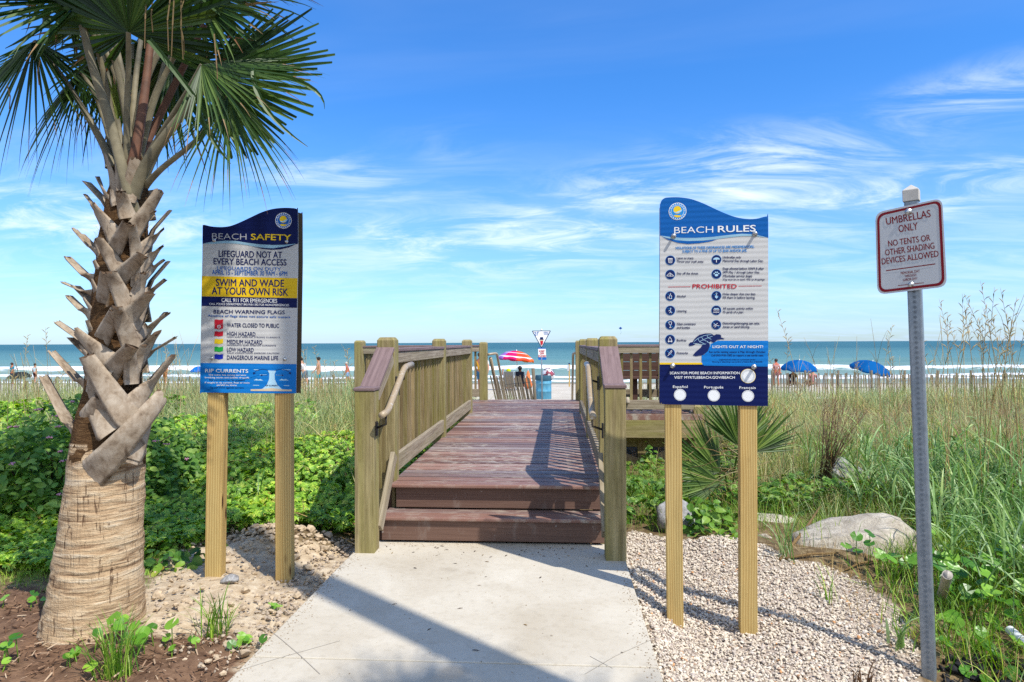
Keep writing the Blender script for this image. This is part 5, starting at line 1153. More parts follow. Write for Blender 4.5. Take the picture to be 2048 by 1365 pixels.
def gravel_mat():
    b = MatB('gravel_stone'); b.rough(0.85, 0.2); c = b.ramp(b.island(), [(0.0, lin(172, 156, 144, .86)), (0.10, lin(206, 190, 170, .9)), (0.35, lin(224, 210, 188, .9)), (0.6, lin(212, 196, 174, .9)), (0.80, lin(232, 221, 204, .9)), (0.975, lin(186, 172, 160, .8)), (0.995, lin(218, 160, 106, .8))])
    n = b.noise(b.coord('Object'), 90, 3); b.color(b.mix(.3, c, b.ramp(n, [(.3, (.6, .58, .56, 1)), (.6, (1, 1, 1, 1))]), 'MULTIPLY')); return b.m
M_GRAV = gravel_mat()
gq = rand_in(GRAVEL, 52000); gq = gq[(gq[:, 1] > 1.9) & ~((gq[:, 0] < PATH_R + .012) & (gq[:, 1] < 5.0))]
# thinner towards the dug earth on the right
thin = sstep(1.35, 2.0, gq[:, 0]) * .55; gq = gq[rng.random(len(gq)) > thin]
o = scatter_stones('gravel', None, 0, .0058, .0108, M_GRAV, spread=gq); tag(o, 'pale pinkish gravel spread round the sign posts to the right of the path', 'gravel', kind='stuff')
sq = np.concatenate([rand_in(SANDY, 420), np.column_stack([rng.normal(-1.56, .10, 620), rng.uniform(3.2, 5.1, 620)])]); sq = sq[sq[:, 0] < PATH_L - .01]
o = scatter_stones('gravel', None, 0, .006, .014, plain('sand_pebble', lin(190, 172, 150, .75), .9, .1, var=.25, scale=25), spread=sq); tag(o, 'loose pebbles in the dug sand to the left of the path', 'pebbles', kind='stuff')
cq = np.concatenate([rand_in(SANDY, 200), np.column_stack([rng.normal(-2.0, .28, 300), rng.normal(4.82, .14, 300)])]); cq = cq[(cq[:, 0] < PATH_L - .01) & (cq[:, 1] < 5.1)]
o = scatter_stones('soil_clods', None, 0, .007, .026, plain('dug_soil', lin(200, 178, 148, .8), .95, .1, var=.28, scale=40, bump=.4), spread=cq); tag(o, 'crumbly clods of dug sandy soil round the safety sign posts', 'soil', kind='stuff')
# sand and grit carried on to the concrete
e1 = np.column_stack([PATH_R - np.abs(rng.normal(0, .045, 420)) - .004, rng.uniform(1.9, 4.6, 420)]); e2 = np.column_stack([PATH_L + np.abs(rng.normal(0, .05, 420)) + .004, rng.uniform(2.4, 4.9, 420)]); e3 = np.column_stack([rng.uniform(-1.25, .3, 260), 4.93 - np.abs(rng.normal(0, .07, 260))]); e4 = np.column_stack([rng.uniform(PATH_L, PATH_R, 120), rng.uniform(2.4, 4.9, 120)])
eq = np.concatenate([e1, e2, e3, e4]); n_e = len(eq); ez = rng.uniform(.0012, .0048, n_e)
o = np_mesh('grit', *instances(*stone_template(5), np.column_stack([eq, ez * .35]), bases(up_normals(n_e, .4), rng.uniform(0, 6.28, n_e), ez)), plain('grit_grain', lin(170, 150, 126, .75), .9, .1, var=.3, scale=60)); tag(o, 'grit and sand grains strewn along the edges of the concrete path', 'grit', kind='stuff')
# bark mulch
def chips(n, poly):
    q = rand_in(poly, n); q = q[(q[:, 1] > 1.2) & (q[:, 0] > -4.6)]; n = len(q); t = np.array([(-1, -.16, 0), (1, -.12, 0), (1, .14, 0), (-1, .18, 0), (-.9, -.1, .12), (.9, -.1, .1), (.9, .1, .1), (-.9, .12, .12)], float)
    f = np.array([(0, 1, 5, 4), (1, 2, 6, 5), (2, 3, 7, 6), (3, 0, 4, 7), (4, 5, 6, 7)]); sz = rng.uniform(.006, .026, n); pos = np.column_stack([q, gz(q[:, 0], q[:, 1]) + rng.uniform(-.004, .022, n)])
    return instances(t, f, pos, bases(up_normals(n, .35), rng.uniform(0, 6.28, n), sz))
b = MatB('bark_mulch'); b.rough(.95, .1); b.color(b.ramp(b.island(), [(0, lin(78, 56, 42, .8)), (.45, lin(128, 98, 76, .85)), (.85, lin(160, 128, 102, .85)), (1, lin(204, 180, 150, .85))])); M_MULCH = b.m
o = np_mesh('mulch', *chips(42000, MULCH), M_MULCH); tag(o, 'brown shredded bark mulch round the foot of the palm', 'mulch', kind='stuff')

# leaf shapes
def leaf_blade(L, W, fold=.22, curl=.25, n=3):
    """pointed oval leaf along +x, folded at the midrib"""
    vs = []; fs = []
    for i in range(n + 1):
        t = i / n; w = W * math.sin(math.pi * min(1, .12 + .88 * t)) ** .8 if i < n else 0.0; z = -curl * L * t * t
        vs += [(L * t, -w, z + w * fold), (L * t, 0, z), (L * t, w, z + w * fold)]
    for i in range(n): a = 3 * i; fs += [(a, a + 3, a + 4, a + 1), (a + 1, a + 4, a + 5, a + 2)]
    return np.array(vs, float), np.array(fs)
def palmate(k=5, L=.062, W=.0145, spread=1.15):
    V, F_, o = [], [], 0
    for i in range(k):
        a = (i - (k - 1) / 2) / ((k - 1) / 2) * spread; v, f = leaf_blade(L * (1 - .22 * abs(a) / spread), W, n=2); c, s_ = math.cos(a), math.sin(a)
        V.append(np.column_stack([v[:, 0] * c - v[:, 1] * s_, v[:, 0] * s_ + v[:, 1] * c, v[:, 2]])); F_.append(f + o); o += len(v)
    return np.concatenate(V), np.concatenate(F_)
def vine_patch(x0, x1, y0, y1, n, hgt, keep, seed, scale=(.85, 1.35), tpl=None):
    q = np.column_stack([rng.uniform(x0, x1, n), rng.uniform(y0, y1, n)]); q = q[keep(q[:, 0], q[:, 1])]; n = len(q)
    top = hgt(q[:, 0], q[:, 1]); lev = rng.random(n) ** .45
    z = gz(q[:, 0], q[:, 1]) + top * lev + .01; e = .04
    gxn = (hgt(q[:, 0] + e, q[:, 1]) - hgt(q[:, 0] - e, q[:, 1])) / (2 * e); gyn = (hgt(q[:, 0], q[:, 1] + e) - hgt(q[:, 0], q[:, 1] - e)) / (2 * e)
    nr = np.stack([-gxn * .9 + rng.normal(0, .45, n), -gyn * .9 - .18 + rng.normal(0, .45, n), np.ones(n)], 1)
    tv, tf = tpl or palmate(); return instances(tv, tf, np.column_stack([q, z]), bases(nr, rng.uniform(0, 6.28, n), rng.uniform(*scale, n)))
M_VINE = leafmat('creeper_leaf', [(0, lin(70, 112, 32, 1.1)), (.4, lin(118, 164, 52, 1.2)), (.8, lin(170, 204, 76, 1.25)), (.955, lin(200, 210, 96, 1.2)), (1, lin(128, 66, 40, 1.0))], 0.42, .38, .5)
SB = [tuple(p) for p in SANDY]
def keepL(x, y):
    edge = 5.02 + .22 * (vnoise(x, y * 0, 2.2, 41) - .5) + np.where(x < -2.4, (-.9 * sstep(-2.35, -3.0, x)), 0)
    return (y > edge) & ~in_walk(x, y, .03) & ~in_poly(x, y, MULCH)
def hL(x, y):
    rise = sstep(4.9, 6.6, y) * .26 + .07
    return rise * (0.55 + .9 * vnoise(x, y, 1.3, 42)) + .06 * vnoise(x, y, 4.5, 43) + .10 * sstep(6, 8.5, y)
v1 = vine_patch(-6.4, -1.3, 4.2, 7.0, 24000, hL, keepL, 1, scale=(.6, 1.05)); v2 = vine_patch(-8.5, -1.3, 6.6, 9.6, 11000, hL, lambda x, y: keepL(x, y) & (vnoise(x, y, .9, 44) > .22 + .35 * sstep(7.2, 9.6, y)), 2, scale=(.9, 1.4))
o = np_mesh('creeper', *merge(v1, v2), M_VINE); tag(o, 'dense green creeper covering the bank to the left of the boardwalk', 'creeper', kind='stuff')
def keepR(x, y): return (y > 5.35) & (x > .52) & ~in_walk(x, y, .0) & (vnoise(x, y, 1.5, 45) > .46 + .22 * sstep(1.2, 2.8, x)) & ~((np.abs(x - .96) < .35) & (y < 5.7))
def hR(x, y): return (.10 + .20 * vnoise(x, y, 1.6, 46) + .05 * vnoise(x, y, 5, 47)) * (1 - .55 * sstep(7.2, 8.4, y) * sstep(2.6, 2.0, x))
v1 = vine_patch(.5, 4.5, 5.3, 9.9, 6500, hR, keepR, 3)
v2 = vine_patch(.5, 2.4, 8.0, 9.9, 260, lambda x, y: .06 + .08 * vnoise(x, y, 2, 48), lambda x, y: x > .5, 4, scale=(1.0, 1.5))
v3 = vine_patch(XL - .05, XRR, 5.3, 9.8, 900, lambda x, y: .2 + .1 * vnoise(x, y, 2, 49), lambda x, y: (x < XL + .16), 5)
M_VINE2 = leafmat('seaside_leaf', [(0, lin(64, 104, 34, 1.0)), (.5, lin(104, 150, 50, 1.0)), (.93, lin(150, 180, 76, 1.0)), (1, lin(150, 92, 54, 1.0))], 0.45, .33, .4)
o = np_mesh('creeper', *merge(v1, v2, v3), M_VINE2); tag(o, 'low bright green leaves among the grass to the right of the boardwalk', 'creeper', kind='stuff')

# dune grass: blue-green blades, straw-coloured ones and fine stems
M_GRASS = leafmat('dune_grass_blade', [(0, lin(100, 124, 66, 1.0)), (.30, lin(146, 166, 104, 1.1)), (.62, lin(176, 192, 146, 1.1)), (.85, lin(200, 194, 132, 1.1)), (1, lin(218, 202, 152, 1.15))], 0.55, .38, .3)
M_STRAW = leafmat('straw', [(0, lin(150, 124, 84, 1.0)), (.5, lin(190, 166, 118, 1.0)), (1, lin(216, 196, 152, 1.0))], 0.75, .2, .2)
M_LUSH = leafmat('lush_grass_blade', [(0, lin(66, 108, 30, 1.1)), (.5, lin(116, 158, 50, 1.15)), (1, lin(174, 196, 88, 1.15))], 0.45, .33, .4)
M_BROAD = leafmat('broad_grass_leaf', [(0, lin(84, 124, 56, 1.1)), (.5, lin(128, 164, 88, 1.1)), (1, lin(176, 198, 140, 1.15))], 0.45, .3, .45)
def grass(name, label, q, l0, l1, w0, w1, mat, bend=(.3, 1.5), lean=.35, K=5, wind=None, zoff=-.02, cat='grass'):
    n = len(q); pos = np.column_stack([q, gz(q[:, 0], q[:, 1]) + zoff]); hd = rng.uniform(0, 6.28, n) if wind is None else rng.normal(wind, 1.3, n)
    hv_ = .62 + .76 * sstep(.25, .8, vnoise(q[:, 0], q[:, 1], .9, 77)) if l1 > .4 else 1.0
    v, f = blades(pos, hd, rng.uniform(l0, l1, n) * hv_, rng.uniform(w0, w1, n), np.abs(rng.normal(0, lean, n)), rng.uniform(*bend, n), K, twist=rng.normal(0, .8, n))
    o = np_mesh(name, v, f, mat); return tag(o, label, cat, kind='stuff')
def clumped(x0, x1, y0, y1, n, keep, per=14, sd_=.07):
    m = n // per; c = np.column_stack([rng.uniform(x0, x1, m * 3), rng.uniform(y0, y1, m * 3)]); c = c[keep(c[:, 0], c[:, 1])][:m]; q = np.repeat(c, per, 0) + rng.normal(0, sd_, (len(c) * per, 2)); return q[~in_walk(q[:, 0], q[:, 1], .02)]
gap = lambda x, y: (x > -1.75) & (x < 1.0) & (y > 9.9)
kL = lambda x, y: (x < -1.4) & ~in_walk(x, y, .05) & ~gap(x, y) & (y > 6.6 + 1.0 * vnoise(x, y, .8, 51))
kR = lambda x, y: (x > .55) & ~in_walk(x, y, .05) & ~gap(x, y) & ~((np.abs(x - 1.65) < .6) & (y < 7.1) & (y > 5.2))
grass('dune_grass', 'pale blue-green dune grass behind the creeper to the left of the boardwalk', np.concatenate([clumped(-6, -1.4, 5.7, 7.2, 1300, lambda x, y: (x < -1.5) & (vnoise(x, y, 1.2, 59) > .42), 9, .05), clumped(-6.5, -1.4, 6.2, 8.4, 3200, lambda x, y: x < -1.5, 12, .07), clumped(-7, -1.3, 6.4, 10, 12000, kL), clumped(-13, -1.3, 9.5, 17, 15000, kL, 16, .1)]), .32, .64, .005, .012, M_GRASS, lean=.5, bend=(.3, 1.9), K=5)
grass('dry_grass', 'straw-coloured grass stems on the dune to the left', np.concatenate([clumped(-7, -1.4, 6.8, 10, 1300, kL), clumped(-13, -1.4, 9, 17, 2600, kL, 16, .1), clumped(-2.1, -1.45, 6.2, 9, 500, lambda x, y: x < 0)]), .30, .66, .003, .006, M_STRAW, lean=.55, bend=(.2, 1.5), K=4)
grass('dune_grass', 'pale blue-green dune grass covering the dune to the right of the boardwalk', np.concatenate([clumped(2.0, 11, 6.0, 10, 12000, kR), clumped(.9, 14, 9.8, 17, 17000, kR, 16, .1)]), .28, .60, .005, .011, M_GRASS, lean=.5, bend=(.3, 1.9), K=5)
grass('dry_grass', 'straw-coloured grass stems on the dune to the right', np.concatenate([clumped(1.2, 10, 5.8, 10, 2000, kR), clumped(.9, 14, 9.5, 17, 3000, kR, 16, .1)]), .25, .62, .003, .006, M_STRAW, lean=.6, bend=(.2, 1.6), K=4)
kN = lambda x, y: (y > 5.45) & (x > .6) & ~in_walk(x, y, .05) & (vnoise(x, y, 1.1, 53) > .25)
grass('lush_grass', 'short lush green grass round the boulders on the right', np.concatenate([clumped(.6, 5.5, 5.4, 9.5, 14000, kN, 22, .08), clumped(2.3, 4.2, 4.2, 5.6, 1500, lambda x, y: x > 2.25 + .1 * np.sin(y * 9), 20, .06)]), .10, .30, .003, .007, M_LUSH, K=3)
grass('lawn_grass', 'short lawn grass at the foot of the creeper bank on the far left', clumped(-4.6, -2.5, 3.9, 4.8, 5000, lambda x, y: ~in_poly(x, y, MULCH) & ~in_poly(x, y, SB), 20, .06), .04, .10, .002, .005, M_LUSH, K=3)
grass('lush_grass', 'tangled green grass on the ground round the leaning post', clumped(1.95, 4.6, 2.9, 5.4, 5200, lambda x, y: ~in_poly(x, y, GRAVEL) & (x > 1.75 + .12 * np.sin(y * 8)) & (vnoise(x, y, 2.2, 58) > .30), 18, .06), .12, .34, .004, .010, M_LUSH, lean=.5, K=4)
grass('dry_grass', 'flattened straw litter on the ground round the leaning post', clumped(1.5, 4.2, 2.4, 5.3, 2600, lambda x, y: ~in_poly(x, y, GRAVEL) | (x > 1.75), 10, .09), .08, .26, .002, .005, M_STRAW, lean=1.2, bend=(.1, .5), K=3)
# broad leaved sea oats close by on the right, blade by blade on upright stems
def stems(name, label, spots, hmin, hmax, nl, L0, L1, W0, W1, mat, lean=.12):
    P_, H_, Ln, W_, A_, Bd, = [], [], [], [], [], []; sp = []
    for x, y in spots:
        h = random.uniform(hmin, hmax); z = float(gz(x, y)) - .02; lx, ly = random.gauss(0, lean), random.gauss(0, lean); sp.append(((x, y, z), (x + lx * h, y + ly * h, z + h)))
        for k in range(nl):
            t = .15 + .85 * (k + random.random() * .6) / nl; P_.append((x + lx * h * t, y + ly * h * t, z + h * t)); H_.append(k * 2.6 + random.uniform(-.7, .7)); Ln.append(random.uniform(L0, L1) * (1.1 - .35 * t)); W_.append(random.uniform(W0, W1)); A_.append(random.uniform(.15, .75)); Bd.append(random.uniform(.5, 2.1))
    v, f = blades(np.array(P_), np.array(H_), np.array(Ln), np.array(W_), np.array(A_), np.array(Bd), 7, twist=rng.normal(0, .7, len(P_)))
    p0 = np.array([s_[0] for s_ in sp]); d = np.array([np.array(s_[1]) - np.array(s_[0]) for s_ in sp]); ln = np.linalg.norm(d, axis=1)
    v2, f2 = blades(p0, np.arctan2(d[:, 1], d[:, 0]), ln, np.full(len(sp), .008), np.arccos(np.clip(d[:, 2] / ln, -1, 1)), np.zeros(len(sp)), 3)
    o = np_mesh(name, *merge((v, f), (v2, f2)), mat); return tag(o, label, 'grass', kind='stuff')
bs = [(x, y) for x, y in np.column_stack([rng.uniform(2.2, 6.2, 420), rng.uniform(3.3, 8.2, 420)]) if x > 2.35 + .35 * (y - 3.3) * .25 and (x > 2.9 or y > 4.3) and not (1.5 < x < 2.6 and 4.8 < y < 6.0)] + [(x, y) for x, y in np.column_stack([rng.uniform(2.45, 3.9, 70), rng.uniform(3.2, 5.0, 70)]) if x > 2.3 + .2 * (5 - y)]
stems('broad_grass', 'tall broad-leaved grey-green grass crowding the right edge beyond the sign', bs, .30, .72, 7, .28, .55, .012, .022, M_BROAD)
bs2 = [(x, y) for x, y in np.column_stack([rng.uniform(-6, -1.6, 40), rng.uniform(6.4, 8.6, 40)])] + [tuple(P(508, 985, 5.6)[:2])]
stems('broad_grass', 'scattered broad blue-green grass stems rising out of the creeper on the left', bs2, .35, .62, 6, .22, .42, .010, .018, M_BROAD)
# sea oat stalks standing up against the sky
def stalks(name, label, spots):
    m_ = MB()
    for x, y, ztop, seed in spots:
        z = float(gz(x, y)); h = ztop - z; a = random.uniform(0, 6.28); k = random.uniform(.03, .22) * h; pts = [(x + math.cos(a) * k * t * t, y + math.sin(a) * k * t * t, z + h * t) for t in (0, .3, .6, .85, 1)]; m_.tube(pts, [.0042, .0036, .0028, .002, .0012], 5)
        if seed:
            for j in range(9):
                t = .80 + .022 * j; c = np.array([x + math.cos(a) * k * t * t, y + math.sin(a) * k * t * t, z + h * t]); b2 = j * 2.4; e_ = c + np.array([math.cos(b2) * .05, math.sin(b2) * .05, .055 - .01 * (j % 3)]); m_.tube([c, (c + e_) / 2 + Z0 * .008, e_], [.001, .0045, .001], 4)
        elif random.random() < .7:
            for j in range(3): t = random.uniform(.35, .85); c = np.array([x + math.cos(a) * k * t * t, y + math.sin(a) * k * t * t, z + h * t]); b2 = random.uniform(0, 6.28); l_ = random.uniform(.1, .3); m_.tube([c, c + np.array([math.cos(b2) * l_ * .35, math.sin(b2) * l_ * .35, l_ * .8]), c + np.array([math.cos(b2) * l_ * .7, math.sin(b2) * l_ * .7, l_ * 1.2])], [.0022, .0017, .0009], 4)
    o = m_.build(name, [M_STRAW]); return tag(o, label, 'sea oats', kind='stuff')
def sp_px(n, x0, x1, y0, y1, d0, d1, ps):
    out = []
    for _ in range(n): d = random.uniform(d0, d1); q = P(random.uniform(x0, x1), random.uniform(y0, y1), d); out.append((q[0], q[1], q[2], random.random() < ps))
    return out
stalks('sea_oats', 'thin dry sea oat stalks standing against the sea and sky on the right', sp_px(30, 1545, 2060, 600, 745, 6.2, 9.5, .25) + sp_px(26, 1880, 2050, 560, 660, 5.6, 7, .7) + sp_px(30, 1560, 2050, 690, 760, 9, 15, .2))
stalks('sea_oats', 'thin dry sea oat stalks on the dune behind the palm and the safety sign', sp_px(34, 290, 400, 660, 760, 8, 12, .2) + sp_px(12, 10, 110, 650, 760, 6.5, 10, .2) + sp_px(30, 600, 715, 690, 770, 8, 13, .15))
# bent dry stems beside the boardwalk
m_ = MB()
for k in range(46):
    x, y = random.uniform(-2.7, -1.9), random.uniform(6.6, 9.0); z = float(gz(x, y)) + .2; a = random.uniform(-.6, .9); l_ = random.uniform(.25, .5); m_.tube([(x, y, z), (x + math.cos(a) * l_ * .4, y + .1, z + l_ * .6), (x + math.cos(a) * l_, y + .1, z + l_ * .75)], [.004, .003, .0015], 5)
tag(m_.build('dry_reeds', [M_STRAW]), 'bent straw-coloured stems leaning against the left railing', 'dry grass', kind='stuff')
m_ = MB()
for k in range(60):
    c = P(random.uniform(1380, 1480), random.uniform(880, 1010), random.uniform(6.0, 7.0)); a = random.uniform(-2.4, .6); l_ = random.uniform(.15, .5); e_ = c + np.array([math.cos(a) * l_, math.sin(a) * .2, random.uniform(-.15, .25)]); m_.tube([c, (c + e_) / 2 + Z0 * random.uniform(-.03, .06), e_], [.0035, .003, .0015], 4)
tag(m_.build('dead_twigs', [M_STRAW]), 'tangle of bleached dead twigs below the small fan palm', 'twigs', kind='stuff')

# a dead brown weed standing in the right dune
DS = thing('dead_weed', 'dead brown weed of many thin upright stems in the grass above the boulder', 'plant', G(1655, 945)); b0 = P(1652, 940, 7.0)
for k in range(44):
    t_ = P(random.uniform(1640, 1750), random.uniform(790, 880), 7.0 + random.uniform(-.2, .2)); q_ = b0 + np.array([random.uniform(-.06, .06), random.uniform(-.06, .06), -.1]); m_ = MB(); md = (q_ + t_) / 2 + np.array([random.uniform(-.05, .02), 0, random.uniform(-.02, .05)]); m_.tube([q_, md, t_], [.004, .003, .0012], 4)
    for j in range(4): f_ = random.uniform(.5, .95); c_ = md + (t_ - md) * f_; m_.tube([c_, c_ + np.array([random.uniform(-.05, .06), random.uniform(-.04, .04), random.uniform(.02, .09)])], [.0018, .0008], 4)
    m_.build('stem', [plain('dead_stem', lin(122, 98, 78, .75), .9, .1) if k == 0 else bpy.data.materials['dead_stem']], DS)
# taller, deeper green grass at the right border
grass('tall_grass', 'tall deep green grass at the right border beyond the leaning post', clumped(3.0, 6.2, 3.8, 7.2, 5200, lambda x, y: x > 2.75 + .18 * (y - 3.8), 13, .06), .45, .85, .008, .016, leafmat('tall_grass_blade', [(0, lin(50, 92, 40, .95)), (.5, lin(92, 136, 66, 1.0)), (1, lin(150, 182, 112, 1.0))], .45, .33, .4), lean=.35, bend=(.5, 2.0), K=7)
# lantana bush with pink flower heads, far left
LB = thing('lantana_bush', 'leafy bush dotted with small pink flowers at the left edge beside the palm', 'bush', P(60, 950, 5.3))
def hB(x, y): 
    return np.clip(1.0 - ((x + 4.35) / 1.25) ** 2 - ((y - 5.9) / 1.0) ** 2, 0, 1) ** .6 * (.72 + .35 * vnoise(x, y, 2.5, 61))
tl = leaf_blade(.062, .021, .25, .3)
q = np.column_stack([rng.uniform(-5.6, -3.1, 9000), rng.uniform(4.9, 6.9, 9000)]); hb = hB(q[:, 0], q[:, 1]); q = q[hb > .05]; hb = hb[hb > .05]; n = len(q)
z = gz(q[:, 0], q[:, 1]) + hb * rng.random(n) ** .5
v_, f_ = instances(*tl, np.column_stack([q, z]), bases(np.stack([rng.normal(0, .6, n) + (q[:, 0] + 4.35) * .5, rng.normal(-.35, .5, n), np.ones(n)], 1), rng.uniform(0, 6.28, n), rng.uniform(.8, 1.3, n)))
M_LANT = leafmat('lantana_leaf', [(0, lin(70, 112, 40, 1.0)), (.5, lin(112, 156, 64, 1.0)), (1, lin(160, 190, 92, 1.0))], .5, .35, .35)
np_mesh('foliage', v_, f_, M_LANT, LB)
M_PINK = plain('pink_flower', lin(214, 152, 176, .7), .6, var=.25, scale=40)
for k in range(70):
    x, y = random.uniform(-5.3, -3.3), random.uniform(5.0, 6.0); h = float(hB(np.array(x), np.array(y)))
    if h < .15: continue
    c = np.array([x, y, float(gz(x, y)) + h + .01]); m_ = MB()
    for j in range(9): m_.ball(c + np.array([random.uniform(-.02, .02), random.uniform(-.02, .02), random.uniform(0, .012)]), .007, n=5)
    m_.build('flower_head', [M_PINK], LB)
m_ = MB()
for k in range(24): x, y = -4.35 + random.uniform(-.25, .25), 5.9 + random.uniform(-.2, .2); a = random.uniform(0, 6.28); z = float(gz(x, y)); m_.tube([(x, y, z - .05), (x + .3 * math.cos(a), y + .3 * math.sin(a), z + .4), (x + .7 * math.cos(a), y + .55 * math.sin(a), z + .62)], [.012, .009, .004], 5)
m_.build('stems', [plain('lantana_stem', lin(120, 104, 78, .6), .8)], LB)
m_ = MB()
for k in range(90):
    x, y = random.uniform(-5.6, -1.5), random.uniform(5.0, 7.4); z = float(gz(x, y)) + float(hL(np.array(x), np.array(y))) * random.uniform(.5, 1.0); a = random.uniform(0, 6.28); l_ = random.uniform(.12, .42)
    m_.tube([(x, y, z), (x + math.cos(a) * l_ * .5, y + math.sin(a) * l_ * .5, z + random.uniform(0, .12)), (x + math.cos(a) * l_, y + math.sin(a) * l_, z + random.uniform(-.03, .14))], [.003, .0025, .001], 4)
tag(m_.build('dead_twigs', [M_STRAW]), 'bare dry twigs poking out of the creeper on the left bank', 'twigs', kind='stuff')
# small fan palm in the grass under the rules sign
SP = thing('dwarf_palm', 'low spiky fan palm growing between the posts of the rules sign', 'palm', G(1455, 985))
M_SAW = leafmat('dwarf_palm_leaf', [(0, lin(40, 70, 28, .8)), (.5, lin(76, 108, 42, .85)), (1, lin(140, 164, 80, .9))], .45, .3, .45)
c0 = P(1462, 960, 6.6)
for k, (hx, hy, d, ax, L_, hf) in enumerate((((1440), 945, 6.5, camdir(-.75, .75, .2), .72, 1.0), (1480, 895, 6.4, camdir(.0, 1, .05), .66, 1.0), (1505, 905, 6.6, camdir(.6, .75, -.1), .60, .9), (1440, 965, 6.1, camdir(-.95, .15, .3), .56, .8))):
    h = P(hx, hy, d); e = petiole([c0 - Z0 * .25, (c0 + h) / 2, h], .022, .014, M_SAW, SP, 'frond'); fan(h, ax, camdir(.1, .4, .9), L_, hf, n=26, droop=.06, fuse=.42, wide=1.25, parent=e, mat=M_SAW, seedv=80 + k, tipdroop=.15)
# strap-leaved clumps at the front
def clump(px, py, n, l0, l1, w, label, cat='grass clump', mat=None):
    g0 = G(px, py); T_ = thing('grass_clump', label, cat, g0); a = rng.uniform(0, 6.28, n); pos = g0 + np.stack([rng.normal(0, .035, n), rng.normal(0, .03, n), np.full(n, -.01)], 1)
    v, f = blades(pos, a, rng.uniform(l0, l1, n), np.full(n, w) * rng.uniform(.7, 1.2, n), np.abs(rng.normal(.15, .2, n)), rng.uniform(.4, 1.5, n), 7, twist=rng.normal(0, .4, n)); np_mesh('blades', v, f, mat or M_LUSH, T_)
clump(430, 1268, 46, .12, .30, .009, 'green strap-leaved grass clump in the sand right of the palm foot')
clump(228, 1352, 90, .16, .34, .007, 'dark green grass clump at the bottom edge in front of the palm')
clump(1725, 1385, 18, .10, .20, .010, 'small reddish spiky tuft at the bottom edge of the gravel', mat=leafmat('reddish_tuft', [(0, lin(90, 66, 44, .7)), (1, lin(140, 104, 70, .7))], .6))
clump(1800, 1300, 12, .14, .28, .020, 'low rosette of broad pale leaves in the gravel by the leaning post', mat=M_BROAD)
clump(1655, 1205, 8, .14, .30, .010, 'thin sprig of grass growing out of the gravel in front of the boulder', mat=M_LUSH)
clump(1578, 1120, 16, .25, .60, .013, 'upright grey-green grass stem in front of the large boulder', mat=M_BROAD)
# round-leaved pennywort plants
def disc_leaf(n=12):
    vs = [(0, 0, -.10)] + [(math.cos(t) * (1 + .05 * math.cos(5 * t)), math.sin(t) * (1 + .05 * math.cos(5 * t)), .06 * math.cos(3 * t)) for t in np.linspace(.25, 6.03, n)]; return np.array(vs), np.array([(0, i, i + 1) for i in range(1, n)])
M_PENNY = leafmat('pennywort_leaf', [(0, lin(66, 118, 30, 1.0)), (.5, lin(104, 162, 44, 1.0)), (1, lin(154, 200, 76, 1.0))], .35, .35, .5)
def penny(px, py, n, sp, r0, r1, h0, h1, label, group=None):
    g0 = G(px, py); T_ = thing('pennywort', label, 'plant', g0, group); xy = g0[:2] + rng.normal(0, sp, (n, 2)); hh = rng.uniform(h0, h1, n); z = gz(xy[:, 0], xy[:, 1]) + hh; r = rng.uniform(r0, r1, n); pos = np.column_stack([xy, z])
    nr = np.stack([rng.normal(.1, .4, n), rng.normal(-.45, .35, n), np.ones(n)], 1); v, f = instances(*disc_leaf(), pos, bases(nr, rng.uniform(0, 6.28, n), r)); np_mesh('leaves', v, f, M_PENNY, T_)
    for p in pos:
        m_ = MB(); m_.tube([(p[0] + random.uniform(-.02, .02), p[1] + random.uniform(-.02, .02), p[2] - (p[2] - float(gz(p[0], p[1]))) - .01), p - np.array([0, 0, .005])], .0025, 5); m_.build('stem', [M_LUSH], T_)
penny(245, 1300, 14, .10, .022, .036, .05, .14, 'pale green pennywort patch behind the bottom grass clump at the palm foot')
penny(345, 1305, 4, .045, .018, .026, .03, .07, 'two-leaved pennywort sprout in the mulch between palm and path')
penny(475, 1300, 6, .05, .020, .03, .02, .06, 'pennywort leaves hugging the left edge of the concrete path')
penny(60, 1215, 4, .06, .022, .03, .04, .08, 'pennywort leaves in the mulch left of the palm foot')
penny(125, 1338, 4, .04, .020, .028, .03, .07, 'pennywort sprout in the mulch by the bottom left corner')
penny(20, 1330, 5, .05, .02, .03, .04, .12, 'pennywort sprout at the left border of the mulch')
penny(1775, 1150, 14, .11, .030, .045, .06, .22, 'glossy pennywort beside the boulder left of the leaning post')
penny(1925, 1225, 46, .17, .032, .05, .05, .30, 'large pennywort mound right of the leaning post')
penny(2015, 1185, 34, .17, .03, .045, .1, .3, 'pennywort leaves in the broad grass at the right border')
penny(1985, 1315, 20, .15, .03, .045, .02, .10, 'pennywort creeping over dark chips in the bottom right corner')
penny(565, 1225, 3, .03, .016, .022, .02, .05, 'tiny pennywort sprout in the pebbles beside the path')
# weeds
def weed(px, py, n, sp, h, label):
    g0 = G(px, py); T_ = thing('weed', label, 'plant', g0); xy = g0[:2] + rng.normal(0, sp, (n, 2)); z = gz(xy[:, 0], xy[:, 1]) + rng.random(n) * h * np.exp(-((xy - g0[:2]) ** 2).sum(1) / (2 * sp * sp) * .6)
    v, f = instances(*leaf_blade(.07, .026, .2, .3), np.column_stack([xy, z]), bases(np.stack([rng.normal(0, .5, n), rng.normal(-.4, .5, n), np.ones(n)], 1), rng.uniform(0, 6.28, n), rng.uniform(.7, 1.3, n))); np_mesh('leaves', v, f, M_VINE2, T_)
weed(1408, 1070, 110, .11, .32, 'leafy green weed beside the leaning rock behind the gravel heap')
weed(1335, 1010, 60, .08, .25, 'small leafy weed growing left of the rock behind the left post')
weed(1296, 935, 60, .07, .42, 'leafy shoot climbing in the shade under the right platform')
